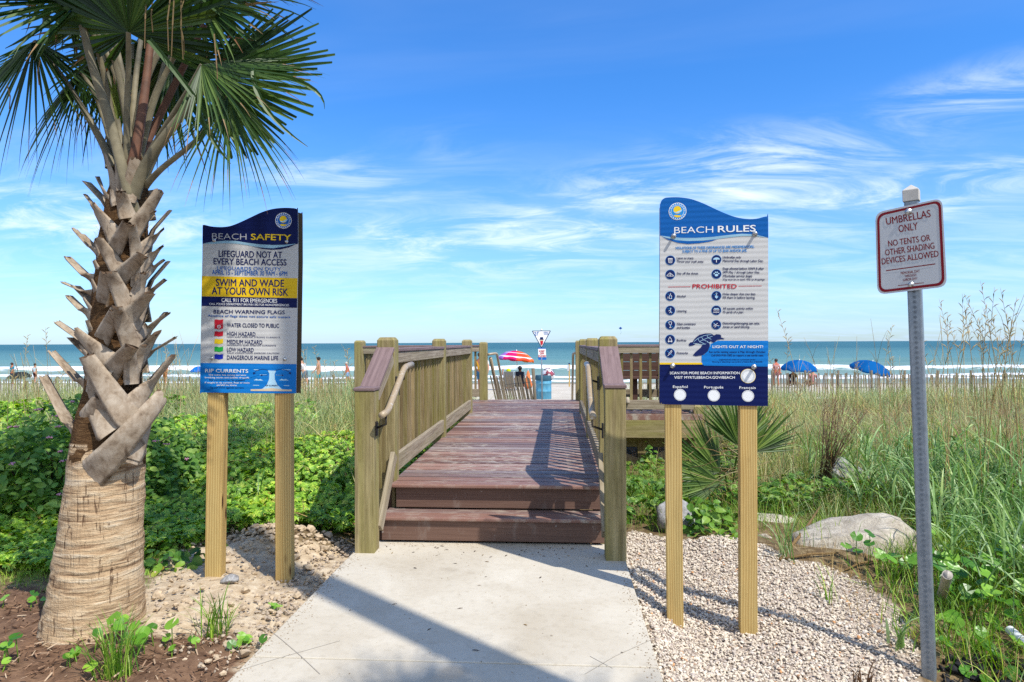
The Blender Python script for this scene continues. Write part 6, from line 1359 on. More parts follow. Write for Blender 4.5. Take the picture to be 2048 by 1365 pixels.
weed(330, 1135, 90, .14, .10, 'low ragged weed with reddish leaves at the edge of the dug sand')

# ================================================================== ROCKS, PIPES, STICKS
def rock_mat(name, c1, c2, c3):
    b = MatB(name); b.rough(.9, .15); co = b.coord('Object'); n = b.noise(co, 8, 7, .7); n2 = b.noise(co, 60, 4, .7); c = b.ramp(n, [(.3, c1), (.55, c2), (.72, c3)]); c = b.mix(.5, c, b.ramp(n2, [(.35, (.42, .4, .38, 1)), (.55, (1, 1, 1, 1))]), 'MULTIPLY'); b.color(c); b.bump(b.math('ADD', n, n2), .6, .012); return b.m
M_ROCK = rock_mat('granite', lin(160, 148, 130, .82), lin(200, 190, 172, .86), lin(224, 214, 198, .88)); M_ROCK2 = rock_mat('pale_rock', lin(140, 134, 130, .62), lin(190, 188, 186, .66), lin(224, 222, 220, .68))
def rock(px, py, d, sx, sy, sz, label, seed, rot=0.0, mat=None, flat=.3, tilt=0.0):
    """an irregular boulder sunk in the ground"""
    bm_ = 28; c = P(px, py, d); vs = []; m = 16; r_ = np.random.default_rng(seed); cuts = [(v / np.linalg.norm(v), o) for v, o in [(r_.normal(0, 1, 3), r_.uniform(.55, .9)) for _ in range(9)]]
    for i in range(m + 1):
        ph = math.pi * i / m
        for k in range(bm_):
            th = 2 * math.pi * k / bm_; q = np.array([math.sin(ph) * math.cos(th), math.sin(ph) * math.sin(th), math.cos(ph)])
            for nv, off in cuts:
                dd = q.dot(nv)
                if dd > off: q = q - nv * (dd - off) * .85
            q = q * (1 + .16 * (vnoise(q[0] * 2 + seed, q[1] * 2 + q[2] * 2, 1.5, seed) - .5) + .05 * (vnoise(q[0] * 6 + seed, q[1] * 6 + q[2] * 5, 1.5, seed + 1) - .5)); q = q * np.array([sx, sy, sz])
            q = np.array([q[0] * math.cos(tilt) - q[2] * math.sin(tilt), q[1], q[0] * math.sin(tilt) + q[2] * math.cos(tilt)]); vs.append(c + np.array([q[0] * math.cos(rot) - q[1] * math.sin(rot), q[0] * math.sin(rot) + q[1] * math.cos(rot), q[2]]))
    fs = [(i * bm_ + k, (i + 1) * bm_ + k, (i + 1) * bm_ + (k + 1) % bm_, i * bm_ + (k + 1) % bm_) for i in range(m) for k in range(bm_)]
    m_ = MB(); m_.add(vs, fs, 0, None, True); return tag(m_.build('rock', [mat or M_ROCK], loc=c), label, 'rock')
rock(1698, 1112, 5.15, .56, .34, .33, 'large smooth grey boulder half buried behind the gravel to the right', 4, .15, tilt=.06)
rock(1354, 1045, 5.5, .17, .13, .21, 'upright speckled rock leaning behind the left post of the rules sign', 9, .4, M_ROCK2, tilt=.5)
rock(1530, 1052, 6.1, .30, .16, .11, 'flat pale rock lying in the grass behind the right post of the rules sign', 12, 0)
rock(1530, 1085, 5.5, .08, .07, .07, 'small grey stone between the flat rock and the gravel', 15, 0)
rock(1702, 962, 7.2, .30, .22, .24, 'whitish rock showing through the tall grass on the right dune', 18, .3, M_ROCK2, tilt=-.3)
rock(460, 1160, 4.15, .055, .04, .035, 'fist-sized pale stone in the sand at the foot of the safety sign post', 21, .3, M_ROCK2)
rock(80, 1131, 4.6, .035, .03, .03, 'small white stone at the edge of the lawn left of the palm', 22, .3, M_ROCK2)
rock(1560, 1345, 2.95, .0, .0, .0, '', 1) if False else None
M_STICK = wood('dry_stick', lin(196, 166, 120, .62), lin(140, 108, 70, .6), streak=12)
def stick(pts, r, label, mat=None):
    c = np.array(pts[0]); m_ = MB(); m_.tube(pts, r, 7); return tag(m_.build('stick', [mat or M_STICK], loc=c), label, 'stick')
gp = lambda x, y, h=.015: G(x, y) + Z0 * h
stick([gp(1560, 1125, .02), gp(1610, 1085, .10), gp(1640, 1050, .16)], [.010, .012, .008], 'dry brown stick leaning on the left flank of the large boulder')
stick([gp(1570, 1122), gp(1620, 1117, .03), gp(1676, 1112, .02)], [.008, .010, .006], 'short dry stick lying flat in front of the large boulder')
stick([gp(1690, 1145), gp(1720, 1135, .03), gp(1770, 1128, .03)], [.006, .008, .006], 'dry brown stalk lying at the right end of the boulder')
stick([gp(1735, 1128, .02), gp(1715, 1090, .10), gp(1693, 1055, .20)], [.006, .006, .004], 'thin dry stalk propped upright against the boulder')
M_PVC = plain('white_pipe', (.72, .72, .70, 1), .4, .5, var=.1); M_PVCG = plain('grey_pipe', lin(200, 190, 176, .66), .5, .4, var=.15, scale=20)
def pipe(a, b_, r, label, mat):
    m_ = MB(); a, b_ = np.array(a), np.array(b_); m_.tube([a, b_], r, 16, cap=False); d = (b_ - a) / np.linalg.norm(b_ - a); m_.tube([b_, b_ + d * .001, b_ - d * .05], [r, r * .8, r * .78], 16, cap=False); m_.tube([b_ - d * .06, b_ - d * .061], [r * .8, r * .01], 16); return tag(m_.build('pipe', [mat], loc=a), label, 'pipe')
pipe(G(1880, 1205), P(1895, 1150, 3.75), .026, 'short grey plastic pipe standing in the grass right of the leaning post', M_PVCG)
pipe(gp(2062, 1310, .03), gp(2020, 1283, .06), .026, 'white plastic pipe end at the right border near the bottom', M_PVC)
# dark chips, bottom right corner
CH = poly_px((1858, 1325), (1950, 1310), (2060, 1335)) + [(3.2, 2.2), (1.85, 2.2)]
o = scatter_stones('dark_chips', CH, 1500, .012, .026, plain('asphalt_chip', lin(52, 52, 54, .6), .9, .2, var=.4, scale=30)); tag(o, 'black asphalt chips in the bottom right corner', 'chips', kind='stuff')
# leaf litter on the path and steps
M_LIT = leafmat('litter_leaf', [(0, lin(70, 46, 32, .7)), (.6, lin(120, 88, 58, .7)), (1, lin(196, 166, 110, .7))], .8, .1)
q = np.concatenate([np.column_stack([rng.uniform(-1.25, .40, 46), rng.uniform(4.6, 4.9, 46)]), np.column_stack([rng.uniform(-1.2, .4, 16), rng.uniform(3.2, 4.6, 16)])]); n = len(q)
o = np_mesh('leaf_litter', *instances(*leaf_blade(.030, .004, .3, .1, 2), np.column_stack([q, np.full(n, .004)]), bases(up_normals(n, .12), rng.uniform(0, 6.28, n), rng.uniform(.5, 1.3, n))), M_LIT); tag(o, 'scattered dead leaf bits on the concrete in front of the steps', 'leaf litter', kind='stuff')

# ================================================================== ON THE BEACH
def sandz(x, y): return float(gz(x, y))
def at(px, d, dz_=0.0):
    q = P(px, 690, d); return np.array([q[0], q[1], sandz(q[0], q[1]) + dz_])
SKIN = {'light': plain('skin_light', lin(224, 168, 136, .66), .55), 'tan': plain('skin_tan', lin(196, 128, 92, .66), .55), 'dark': plain('skin_dark', lin(104, 66, 46, .62), .5), 'red': plain('skin_sunburnt', lin(218, 126, 98, .66), .55)}
HAIRM = {'black': plain('hair_black', (.012, .010, .009, 1), .5), 'brown': plain('hair_brown', (.05, .03, .02, 1), .6), 'blond': plain('hair_blond', (.35, .24, .11, 1), .6), 'grey': plain('hair_grey', (.4, .38, .36, 1), .6)}
_cloth = {}
def cloth(c):
    if c not in _cloth: _cloth[c] = plain('cloth', lin(*c, .68), .85, .1, var=.12, scale=30)
    return _cloth[c]
def skin_mesh(name, verts, edges, mat, parent, root=0, sub=2):
    """verts: (x, y, z, radius) relative to world; grown with the Skin modifier and baked"""
    me = bpy.data.meshes.new('s'); me.from_pydata([v[:3] for v in verts], edges, []); o = bpy.data.objects.new('s', me); COL.objects.link(o)
    sk = o.modifiers.new('skin', 'SKIN'); sk.use_smooth_shade = True
    for i, v in enumerate(verts): me.skin_vertices[0].data[i].radius = (v[3], v[3]) if len(v) < 5 else (v[3], v[4]); me.skin_vertices[0].data[i].use_root = (i == root)
    if sub: s_ = o.modifiers.new('sub', 'SUBSURF'); s_.levels = s_.render_levels = sub
    dg = bpy.context.evaluated_depsgraph_get(); m2 = bpy.data.meshes.new_from_object(o.evaluated_get(dg)); bpy.data.objects.remove(o)
    m2.name = name; w = WLOC[parent.name]
    for vv in m2.vertices: vv.co = vv.co - Vector(w)
    m2.materials.clear(); 
    for p in m2.polygons: p.use_smooth = True; p.material_index = 0
    return link(name, m2, parent, mats=mat)
def person(loc, face, label, skin='light', hair='black', top=None, bottom=(60, 90, 140), pose='stand', h=1.74, lean=0.0, arms=((.10, .0, -.55), (-.10, .0, -.55)), step=.10, bare=True, hat=None, group=None, longh=False, trousers=False):
    """a standing, walking or sitting figure; face = heading in radians (0 looks along +X)"""
    T_ = thing('person', label, 'person', loc, group); k = h / 1.74; cf, sf = math.cos(face), math.sin(face); L0 = np.array(loc, float)
    def w(fx, lx, z): return tuple(L0 + np.array([cf * fx - sf * lx, sf * fx + cf * lx, z]) * k)       # forward, left, up
    sit = pose == 'sit'; hz = .28 if sit else .93
    def sp(z, fx=0): t = (z - hz); return (fx + math.sin(lean) * t, hz + math.cos(lean) * t)
    V = []; E = []; idx = {}
    def add(nm, p, r, par=None, r2=None): idx[nm] = len(V); V.append((*p, r * k) if r2 is None else (*p, r * k, r2 * k)); (E.append((idx[par], idx[nm])) if par else None)
    def S(nm, z, r, par, fx=0, lx=0, r2=None): f_, z_ = sp(z, fx); add(nm, w(f_, lx, z_), r, par, r2)
    top_z = 1.45 - .93 + hz
    S('pelvis', hz, .125, None); S('waist', hz + .17, .115, 'pelvis'); S('chest', hz + .38, .14, 'waist'); S('neck', top_z + .05, .052, 'chest'); S('jaw', top_z + .12, .072, 'neck', .02); S('head', top_z + .20, .098, 'jaw', .015); S('crown', top_z + .27, .06, 'head', .005)
    S('nose', top_z + .165, .018, 'jaw', .115)
    for s_, nm in ((1, 'l'), (-1, 'r')):
        S('sh' + nm, top_z - .06, .062, 'chest', 0, s_ * .185); f_, z_ = sp(top_z - .06); a = arms[0 if s_ > 0 else 1]; sh = np.array([f_, s_ * .185, z_]); hd = sh + np.array(a); el = (sh + hd) / 2 + np.array([-.05, s_ * .05, -.02])
        add('el' + nm, w(*el), .043, 'sh' + nm); add('wr' + nm, w(*hd), .030, 'el' + nm); u = (hd - el) / np.linalg.norm(hd - el); add('ha' + nm, w(*(hd + u * .09)), .036, 'wr' + nm, .018); add('fi' + nm, w(*(hd + u * .17)), .020, 'ha' + nm, .012); add('th' + nm, w(*(hd + u * .08 + np.array([.05, 0, 0]))), .013, 'wr' + nm)
        add('hi' + nm, w(0, s_ * .09, hz - .05), .10, 'pelvis')
        if sit: add('kn' + nm, w(.42, s_ * .13, hz + .12), .062, 'hi' + nm); add('an' + nm, w(.72, s_ * .12, .07), .042, 'kn' + nm); add('to' + nm, w(.86, s_ * .13, .06), .034, 'an' + nm)
        else: add('kn' + nm, w(s_ * step * .6 + .02, s_ * .10, .49), .062, 'hi' + nm); add('an' + nm, w(s_ * step * 1.2 - .03, s_ * .10, .08), .042, 'kn' + nm); add('to' + nm, w(s_ * step * 1.2 + .14, s_ * .11, .03), .036, 'an' + nm)
    body = skin_mesh('body', V, E, [SKIN[skin]], T_)
    g_ = lambda nm, e=1.22: (*V[idx[nm]][:3], V[idx[nm]][3] * e)
    if top: 
        vs = [g_('pelvis', 1.1), g_('waist', 1.14), g_('chest', 1.10), g_('shl', 1.25), g_('shr', 1.25)]; mid = lambda a, b_, t, e: (*[(1 - t) * V[idx[a]][i] + t * V[idx[b_]][i] for i in range(3)], V[idx[a]][3] * e)
        vs += [mid('shl', 'ell', .55, .95), mid('shr', 'elr', .55, .95)]; skin_mesh('shirt', vs, [(0, 1), (1, 2), (2, 3), (2, 4), (3, 5), (4, 6)], [cloth(top)], T_)
    if bottom:
        e_ = .92 if trousers else .45; vs = [g_('waist', 1.04), g_('pelvis', 1.18), g_('hil', 1.12), g_('hir', 1.12)]
        vs[0] = (*[.5 * (V[idx['waist']][i] + V[idx['pelvis']][i]) for i in range(3)], .122 * k)
        for s_ in 'lr':
            a, b_ = V[idx['hi' + s_]], V[idx['kn' + s_]]; vs.append((*[(1 - .85) * a[i] + .85 * b_[i] for i in range(3)], .085 * k))
        skin_mesh('shorts', vs, [(0, 1), (1, 2), (1, 3), (2, 4), (3, 5)], [cloth(bottom)], T_)
    m_ = MB(); c = np.array(V[idx['head']][:3]); back = np.array([-cf, -sf, 0]) * .022 * k
    m_.ball(c + back + Z0 * .025 * k, .112 * k, 1, 1, .98, 12)
    if longh: m_.ball(c + back * 3.0 - Z0 * .12 * k, .085 * k, 1, 1, 1.7, 10)
    m_.build('hair' if not hat else 'cap', [HAIRM[hair] if not hat else cloth(hat)], T_)
    return T_
# people walking and standing
pr1 = person(at(637, 38), math.pi * 1.05, 'person in bright teal shorts, bare-chested, carrying a towel and sandals', 'light', 'black', None, (20, 168, 184), step=.16, arms=((.22, .06, -.42), (.02, -.12, -.54)))
person(at(610, 37), math.pi * .92, 'person leaning forward in a white top with bright stripes beside the safety sign', 'light', 'black', (238, 236, 236), (96, 120, 140), lean=.38, arms=((.30, 0, -.40), (.26, 0, -.44)))
person(at(695, 54), math.pi * 1.0, 'person with a sunburnt back and pale blue shorts near the water', 'red', 'grey', None, (140, 180, 222), lean=.12, hat=(222, 216, 206))
person(at(960, 30), math.pi * .35, 'person in a yellow shirt and blue trousers seen through the left railing', 'tan', 'brown', (238, 176, 60), (74, 122, 160), trousers=True)
person(at(967, 31.5), math.pi * .5, 'person in a white shirt half hidden by the far left post', 'light', 'blond', (236, 226, 214), (70, 80, 110))
person(at(70, 60), math.pi * .5, 'person in a pale shirt and dark trousers standing far left behind the palm boots', 'light', 'black', (206, 222, 226), (80, 40, 44), trousers=True)
person(at(24, 56), math.pi * .4, 'person in a teal top at the far left edge of the beach', 'tan', 'brown', (40, 140, 160), (60, 60, 70))
person(at(330, 52), math.pi * .5, 'person with tanned skin between the palm and the safety sign', 'tan', 'brown', None, (190, 110, 60))
person(at(1552, 44), math.pi * .6, 'person with bare shoulders standing right of the rules sign', 'red', 'brown', (200, 150, 150), (170, 110, 120))
# chairs under the rainbow umbrella
M_TUBE = plain('chair_tube', (.55, .55, .56, 1), .3, .5, .7)
def beach_chair(loc, face, fab, label):
    T_ = thing('beach_chair', label, 'chair', loc, 'low beach chairs under the rainbow umbrella'); cf, sf = math.cos(face), math.sin(face); L0 = np.array(loc, float); w = lambda fx, lx, z: L0 + np.array([cf * fx - sf * lx, sf * fx + cf * lx, z])
    m_ = MB(); m_.beam(w(-.20, 0, .20), w(.30, 0, .27), .42, .025); m_.build('seat', [cloth(fab)], T_); m_ = MB(); m_.beam(w(-.20, 0, .22), w(-.48, 0, .95), .52, .025, up=(cf, sf, 0)); m_.build('backrest', [cloth(fab)], T_)
    for s_ in (1, -1):
        m_ = MB(); m_.tube([w(-.5, s_ * .23, .98), w(-.2, s_ * .23, .2), w(.32, s_ * .23, .27), w(.34, s_ * .23, .02)], .013, 8); m_.tube([w(-.34, s_ * .23, .55), w(.25, s_ * .23, .48), w(-.30, s_ * .23, .02)], .013, 8); m_.build('side_frame', [M_TUBE], T_)
c1 = at(1018, 33); beach_chair(c1, math.pi * .5, (150, 150, 148), 'grey fabric beach chair behind the slatted fence, left of the pair')
person(c1 + np.array([0, -.12, 0]), math.pi * .5, 'person in a bright yellow cap sitting in the grey beach chair', 'tan', 'brown', (90, 90, 96), (60, 60, 80), 'sit', hat=(214, 232, 40), lean=-.3, arms=((.1, .1, .25), (.25, 0, -.3)))
c2 = at(1040, 34); beach_chair(c2, math.pi * .5, (40, 44, 60), 'dark fabric beach chair under the rainbow umbrella, right of the pair')
person(c2 + np.array([0, -.05, .10]), math.pi * .5, 'person with black hair and a black top sitting under the rainbow umbrella', 'dark', 'black', (20, 20, 24), (40, 60, 90), 'sit', lean=-.12, arms=((.25, 0, -.3), (.28, .0, -.25)))
# umbrellas
def umbrella(loc, top, rad, rise, cols, tilt, label, cat_group=None, edge=(240, 236, 236), stripe=True, nseg=8):
    T_ = thing('beach_umbrella', label, 'umbrella', loc, cat_group); top = np.array(top, float); nrm = np.array([tilt[0], tilt[1], 1.0]); nrm /= np.linalg.norm(nrm); x = np.cross((0, 1, 0), nrm); x /= np.linalg.norm(x); y = np.cross(nrm, x)
    m_ = MB(); rings = ((0, 0), (.3, .07), (.56, .24), (.62, .30), (.86, .66), (.93, .79), (1.0, .97), (1.0, 1.12)); n = nseg * 4; vs = []
    for f_, dr in rings:
        for k in range(n):
            a = 2 * math.pi * (k + .5) / n; sc = 1 - .05 * (1 - abs(math.cos(a * nseg / 2))); vs.append(top + (x * math.cos(a) + y * math.sin(a)) * rad * f_ * sc - nrm * rise * dr * (1 + .06 * math.sin(a * nseg) * (f_ > .9)))
    fs = [(i * n + k, i * n + n + k, i * n + n + (k + 1) % n, i * n + (k + 1) % n) for i in range(len(rings) - 1) for k in range(n)]
    mi = [(len(cols) if (stripe and i in (2, 4)) else (k * nseg // n) % len(cols)) for i in range(len(rings) - 1) for k in range(n)]
    o0 = len(m_.f); m_.add(vs, fs, 0, None, True); m_.mi = mi
    mats = [cloth(c) for c in cols] + [cloth(edge)]; o = m_.build('canopy', mats, T_); sol = o.modifiers.new('t', 'SOLIDIFY'); sol.thickness = .006
    m_ = MB(); base = np.array(loc, float); m_.tube([base - Z0 * .3, top + nrm * .06], .018, 10); m_.build('pole', [plain('umbrella_pole', (.7, .7, .7, 1), .4)], T_)
    for k in range(nseg):
        a = 2 * math.pi * k / nseg; m_ = MB(); m_.tube([top - nrm * .02, top + (x * math.cos(a) + y * math.sin(a)) * rad * .95 - nrm * (rise * .9 + .02)], .006, 5); m_.build('rib', [M_TUBE], T_)
u0 = at(1035, 35)
umbrella(u0, P(1033, 702, 35), .95, .46, [(250, 190, 70), (250, 150, 60), (232, 60, 120), (180, 120, 206), (170, 120, 208), (232, 30, 116), (248, 84, 52), (250, 120, 56)], (.10, .05), 'rainbow-striped beach umbrella in pink, orange and purple with white bands')
u1 = at(1600, 40); umbrella(u1, P(1599, 720.5, 40), 1.02, .52, [(0, 96, 170), (0, 106, 180)], (.03, -.12), 'plain blue beach umbrella beyond the dune, nearer the rules sign', 'blue beach umbrellas', stripe=False)
u2 = at(1750, 39); umbrella(u2, P(1745, 722.5, 39), 1.12, .55, [(0, 90, 158), (0, 98, 168)], (.22, -.18), 'tilted blue beach umbrella with a faded patch, beside the leaning post', 'blue beach umbrellas', stripe=False)
u3 = at(397, 44); umbrella(u3, P(397, 733, 44), .5, .3, [(20, 110, 200), (20, 120, 210)], (.0, -.1), 'small blue umbrella just left of the safety sign', 'blue beach umbrellas', stripe=False)
u4 = at(38, 52); umbrella(u4, P(38, 744, 52), .8, .4, [(40, 44, 52), (52, 56, 64)], (.0, -.1), 'dark umbrella low on the beach left of the palm', None, stripe=False)
# people under the blue umbrellas
person(at(1586, 41), math.pi * .5, 'person with black hair sitting under the first blue umbrella', 'tan', 'black', (30, 30, 36), (60, 70, 90), 'sit')
person(at(1625, 41), math.pi * .5, 'person in a pink top sitting at the right edge of the first blue umbrella', 'light', 'brown', (214, 150, 150), (60, 70, 90), 'sit')
# folded orange umbrella
fo = at(1056, 24); FT = thing('folded_umbrella', 'folded orange umbrella standing upright behind the slatted fence', 'umbrella', fo)
tz = P(1055, 741, 24)[2] - fo[2]; m_ = MB(); m_.lathe([(.035, .30), (.13, .34), (.155, .45), (.11, tz * .62), (.05, tz * .9), (.012, tz)], fo, 14); m_.build('canopy', [cloth((246, 140, 84))], FT); m_ = MB(); m_.tube([fo - Z0 * .1, fo + Z0 * (tz + .05)], .014, 8); m_.build('pole', [M_TUBE], FT)
# blue waste barrel with its bag
bl = at(1087, 22.5); BT = thing('waste_barrel', 'light blue steel waste barrel with a bag bulging over its rim', 'barrel', bl)
bh = P(1087, 751, 22.5)[2] - bl[2]; br = .255; m_ = MB(); prof = [(br * .97, 0), (br, .02), (br, bh * .32), (br * 1.04, bh * .335), (br, bh * .35), (br, bh * .65), (br * 1.04, bh * .665), (br, bh * .68), (br, bh * .97), (br * 1.04, bh), (br * .97, bh), (br * .95, bh * .9), (br * .95, .05)]; m_.lathe(prof, bl, 30)
b = MatB('blue_paint'); b.rough(.5, .35); n = b.noise(b.coord('Object', (3, 3, 1.2)), 3, 5, .6); b.color(b.ramp(n, [(.3, lin(58, 140, 180, .7)), (.7, lin(110, 182, 208, .72))])); m_.build('drum', [b.m], BT)
m_ = MB(); m_.lathe([(br * .985 + .02, bh * .80), (br + .022, bh * .82), (br + .022, bh * .985), (br * .985 + .02, bh * 1.0)], bl, 30); m_.build('band', [cloth((70, 110, 130))], BT)
WB = thing('waste_bag', 'white and black plastic bag bulging out of the blue barrel', 'bag', bl + Z0 * bh)
m_ = MB()
for i in range(13):
    ph = math.pi * i / 12
    for k in range(18):
        th = 2 * math.pi * k / 18; rr = 1 + .35 * (vnoise(math.cos(th) * 2 + 5, math.sin(th) * 2 + i * .5, 1.6, 71) - .5); m_.v.append(tuple(bl + Z0 * (bh + .03) + RT * (.15) + np.array([.20 * math.sin(ph) * math.cos(th) * rr, .18 * math.sin(ph) * math.sin(th) * rr, .20 * math.cos(ph) * rr])))
for i in range(12):
    for k in range(18): m_.f.append([i * 18 + k, i * 18 + 18 + k, i * 18 + 18 + (k + 1) % 18, i * 18 + (k + 1) % 18]); m_.mi.append(0); m_.sm.append(True); m_.uv.append([(0, 0)] * 4)
b = MatB('bag_plastic'); b.rough(.3, .5); n = b.noise(b.coord('Object'), 6, 3, .6, .6); b.color(b.ramp(n, [(.42, (.75, .73, .74, 1)), (.5, (.75, .73, .74, 1)), (.53, (.03, .03, .04, 1)), (.62, (.35, .06, .09, 1))])); m_.build('bulge', [b.m], WB)
# triangular street-end sign with KEEP OFF DUNES plate
sd_ = 21.5; sb = at(1084, sd_); S4 = thing('beach_access_sign', 'triangular 21ST AVENUE SOUTH sign above a KEEP OFF DUNES plate on a thin post', 'sign', sb)
m_ = MB(); m_.tube([sb - Z0 * .2, P(1082.5, 661, sd_ + .03)], .022, 10); m_.build('post', [M_GALV], S4); m_ = MB(); m_.ball(P(1083, 660, sd_ + .03), .03, n=8); m_.build('finial', [T_WHITE], S4)
pD = Plane(1083, 680, sd_, R0, Z0); pr = Print(pD, 7.184, 930, 640)
tri = rrect([(958, 157), (1236, 155), (1101, 410)], 18); bt = slab(pr, [pr.h(*q) for q in tri], .02, [T_NAVY], 'triangle_plate', S4)
pr.poly('triangle_face', rrect([(976, 166), (1219, 164), (1100, 390)], 12), .006, 0)
pr.text('lettering', '21', 998, 226, 1040, 226, 52, .012, IB, bold=.02); pr.text('lettering', 'ST', 1044, 192, 1068, 192, 22, .012, IB, bold=.02); pr.text('lettering', 'AVENUE', 1128, 194, 1198, 194, 22, .012, IB, bold=.01); pr.text('lettering', 'SOUTH', 1134, 218, 1194, 218, 20, .012, IB, bold=.01)
pr.disc('hat_emblem', 1100, 288, 24, .012, IS, 20, ry=30); pr.poly('hat_emblem', [(1066, 282), (1080, 274), (1080, 250), (1122, 250), (1122, 274), (1136, 282), (1122, 286), (1080, 286)], .018, IN); pr.poly('hat_emblem', [(1080, 304), (1124, 304), (1118, 346), (1101, 368), (1086, 346)], .018, IR)
for nm, m_ in pr.layers.items(): m_.build(nm, [T_WHITE] if nm == 'triangle_face' else INK, S4).parent = bt
pr = Print(pD, 7.184, 930, 640); k2 = slab(pr, [pr.h(*q) for q in rrect([(1048, 402), (1158, 402), (1170, 576), (1052, 576)], 12)], .02, [T_BLUE], 'keep_off_plate', S4)
pr.poly('plate_face', [(1050, 418), (1160, 418), (1167, 538), (1053, 538)], .006, 0)
pr.text('lettering', 'KEEP', 1068, 464, 1144, 464, 26, .012, IR, bold=.03); pr.text('lettering', 'OFF', 1076, 498, 1134, 498, 26, .012, IR, bold=.03); pr.text('lettering', 'DUNES', 1056, 533, 1162, 533, 26, .012, IR, bold=.03)
for nm, m_ in pr.layers.items(): m_.build(nm, [T_WHITE] if nm == 'plate_face' else INK, S4).parent = k2
# post with a box further down the beach
pb = at(1138.5, 43); T_ = thing('marker_post', 'short wooden post with a grey box near the water', 'post', pb); tp_ = P(1138.5, 729, 43)
m_ = MB(); m_.post(pb[0], pb[1], pb[2] - .3, tp_[2], .09); m_.build('post', [M_PINE], T_); m_ = MB(); m_.beam((pb[0] - .07, pb[1] - .08, tp_[2] - .42), (pb[0] - .07, pb[1] - .08, tp_[2] - .06), .13, .10, up=(0, 1, 0)); m_.build('box', [T_GREY], T_); m_ = MB(); m_.ball(tp_ + Z0 * .03, .06, n=8); m_.build('lamp_cap', [T_NAVY], T_)
# slatted sand fence at the foot of the boardwalk
M_SLAT = wood('fence_slat', lin(186, 174, 156, .62), lin(120, 108, 94, .58), streak=14)
SF = thing('sand_fence', 'leaning slatted sand fence wired to tall posts at the end of the boardwalk', 'fence', P(1035, 800, 17.5))
m_ = MB(); a, b_ = P(1001, 790, 16.2), P(1071, 790, 17.6)
for i in range(21):
    t = i / 20; p = a + (b_ - a) * t; zb = sandz(p[0], p[1]); hgt_ = (P(1000, 752 + 18 * max(0, t - .6), 16.5)[2] - zb) * random.uniform(.93, 1.03); ln_ = -.26 + .06 * random.random(); m_.beam((p[0], p[1], zb - .1), (p[0] + ln_ * hgt_, p[1], zb + hgt_), .036, .010, up=F0)
m_.build('slats', [M_SLAT], SF)
m_ = MB(); q = P(1074, 800, 17.2); q2 = P(1066, 737, 17.2); m_.tube([q - Z0 * .8, q2], .042, 10); m_.build('post', [M_SLAT], SF); m_ = MB()
for zf in (.25, .7): m_.tube([a + Z0 * (sandz(*a[:2]) - a[2] + zf), b_ + Z0 * (sandz(*b_[:2]) - b_[2] + zf)], .006, 5)
m_.build('wires', [M_IRON], SF)
# sand fences behind the dunes
def dune_fence(px0, px1, ytop, d, label):
    a, b_ = P(px0, ytop, d), P(px1, ytop, d); T_ = thing('sand_fence', label, 'fence', (a[0], a[1], sandz(a[0], a[1]))); n = int(abs(px1 - px0) / 5.5); m_ = MB()
    for i in range(n + 1):
        t = i / n; p = a + (b_ - a) * t; zb = sandz(p[0], p[1]); m_.beam((p[0], p[1], zb - .1), (p[0] + random.uniform(-.04, .04), p[1], p[2] + random.uniform(-.06, .05)), .045, .012, up=F0)
        if i % 12 == 0: mp = MB(); mp.tube([(p[0], p[1] + .05, zb - .2), (p[0], p[1] + .05, p[2] + .12)], .04, 8); mp.build('post', [M_SLAT], T_)
    m_.build('slats', [M_SLAT], T_)
dune_fence(1545, 2060, 748, 24, 'grey slatted sand fence along the back of the right dune')
dune_fence(600, 716, 757, 24, 'grey slatted sand fence behind the grass between safety sign and boardwalk')
dune_fence(-20, 400, 760, 24, 'grey slatted sand fence behind the palm')
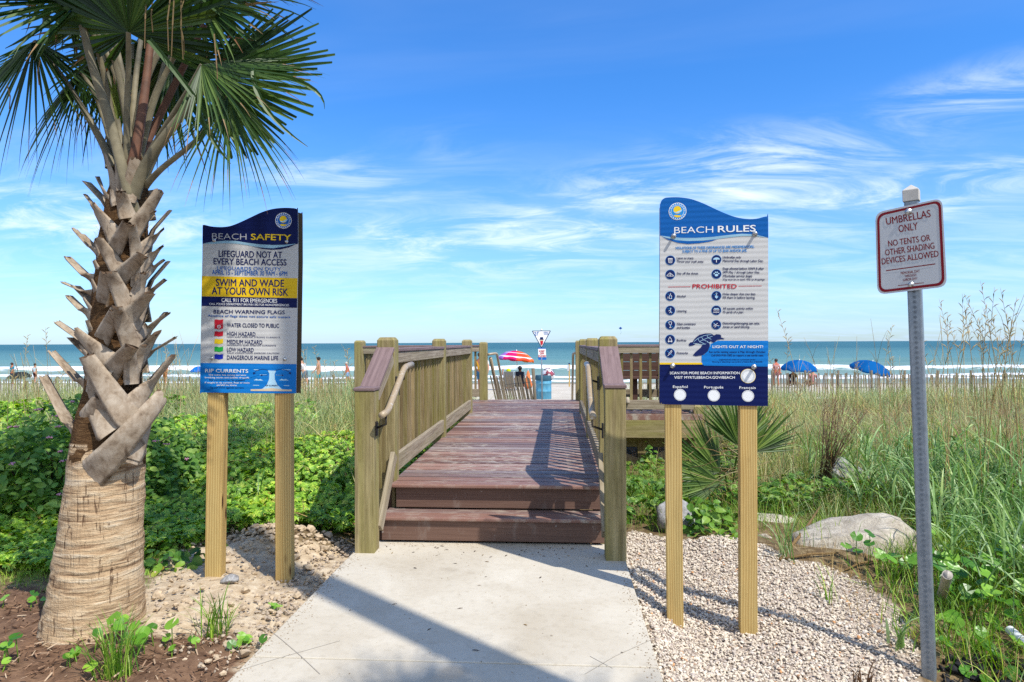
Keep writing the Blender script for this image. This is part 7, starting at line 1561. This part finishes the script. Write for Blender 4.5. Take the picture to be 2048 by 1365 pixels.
# grass tuft at the foot of the boardwalk
q = np.column_stack([rng.uniform(-1.45, -.35, 700), rng.uniform(13.0, 16.4, 700)]); q = q[(q[:, 0] < -1.1 + .25 * (q[:, 1] - 13))]
grass('dune_grass', 'tuft of dune grass at the foot of the boardwalk steps', q, .25, .55, .006, .012, M_GRASS, K=4)
# kite far off
kt = P(1241, 657, 120); T_ = thing('kite', 'tiny blue kite in the sky over the sea', 'kite', kt); m_ = MB()
m_.add([kt + np.array(v) for v in ((-.32, 0, 0), (0, 0, .26), (.32, 0, 0), (0, 0, -.22), (0, .08, 0), (0, -.05, .02))], [(0, 1, 5), (1, 2, 5), (2, 3, 5), (3, 0, 5), (1, 0, 4), (2, 1, 4), (3, 2, 4), (0, 3, 4)]); m_.build('sail', [cloth((40, 90, 170))], T_); m_ = MB(); m_.tube([kt - Z0 * .2, kt + np.array([.1, -.2, -.7]), kt + np.array([-.05, -.3, -1.1])], .01, 4); m_.build('tail', [cloth((40, 90, 170))], T_)
# little lamp on the right platform rail
lp = P(1255, 803, 9.8); T_ = thing('deck_lamp', 'small pale cone lamp on the lower rail of the right platform', 'lamp', lp); m_ = MB(); m_.lathe([(.03, -.035), (.034, -.01), (.028, .03), (.012, .06)], lp, 14); m_.build('shade', [plain('lamp_shade', lin(206, 190, 168, .66), .6)], T_)
# heads of bathers in the surf
for px, d, y, lab in ((1558, 74, 729, 'bather up to the shoulders in the surf right of the rules sign'), (1985, 80, 733, 'bather in the breakers near the right border'), (1062, 0, 0, None)):
    if lab is None: continue
    q = P(px, y, d); T_ = thing('person', lab, 'person', (q[0], q[1], SEA)); V = [(q[0], q[1], SEA - .3, .14), (q[0], q[1], SEA + .15, .16), (q[0], q[1], SEA + .30, .06), (q[0], q[1], SEA + .45, .10), (q[0], q[1], SEA + .54, .07), (q[0] - .2, q[1], SEA + .15, .06), (q[0] - .3, q[1] - .1, SEA - .2, .04), (q[0] + .2, q[1], SEA + .15, .06), (q[0] + .3, q[1] - .1, SEA - .2, .04)]
    skin_mesh('body', V, [(0, 1), (1, 2), (2, 3), (3, 4), (1, 5), (5, 6), (1, 7), (7, 8)], [SKIN['red']], T_)
    m_ = MB(); m_.ball((q[0], q[1] + .02, SEA + .50), .105, n=10); m_.build('hair', [HAIRM['brown']], T_)
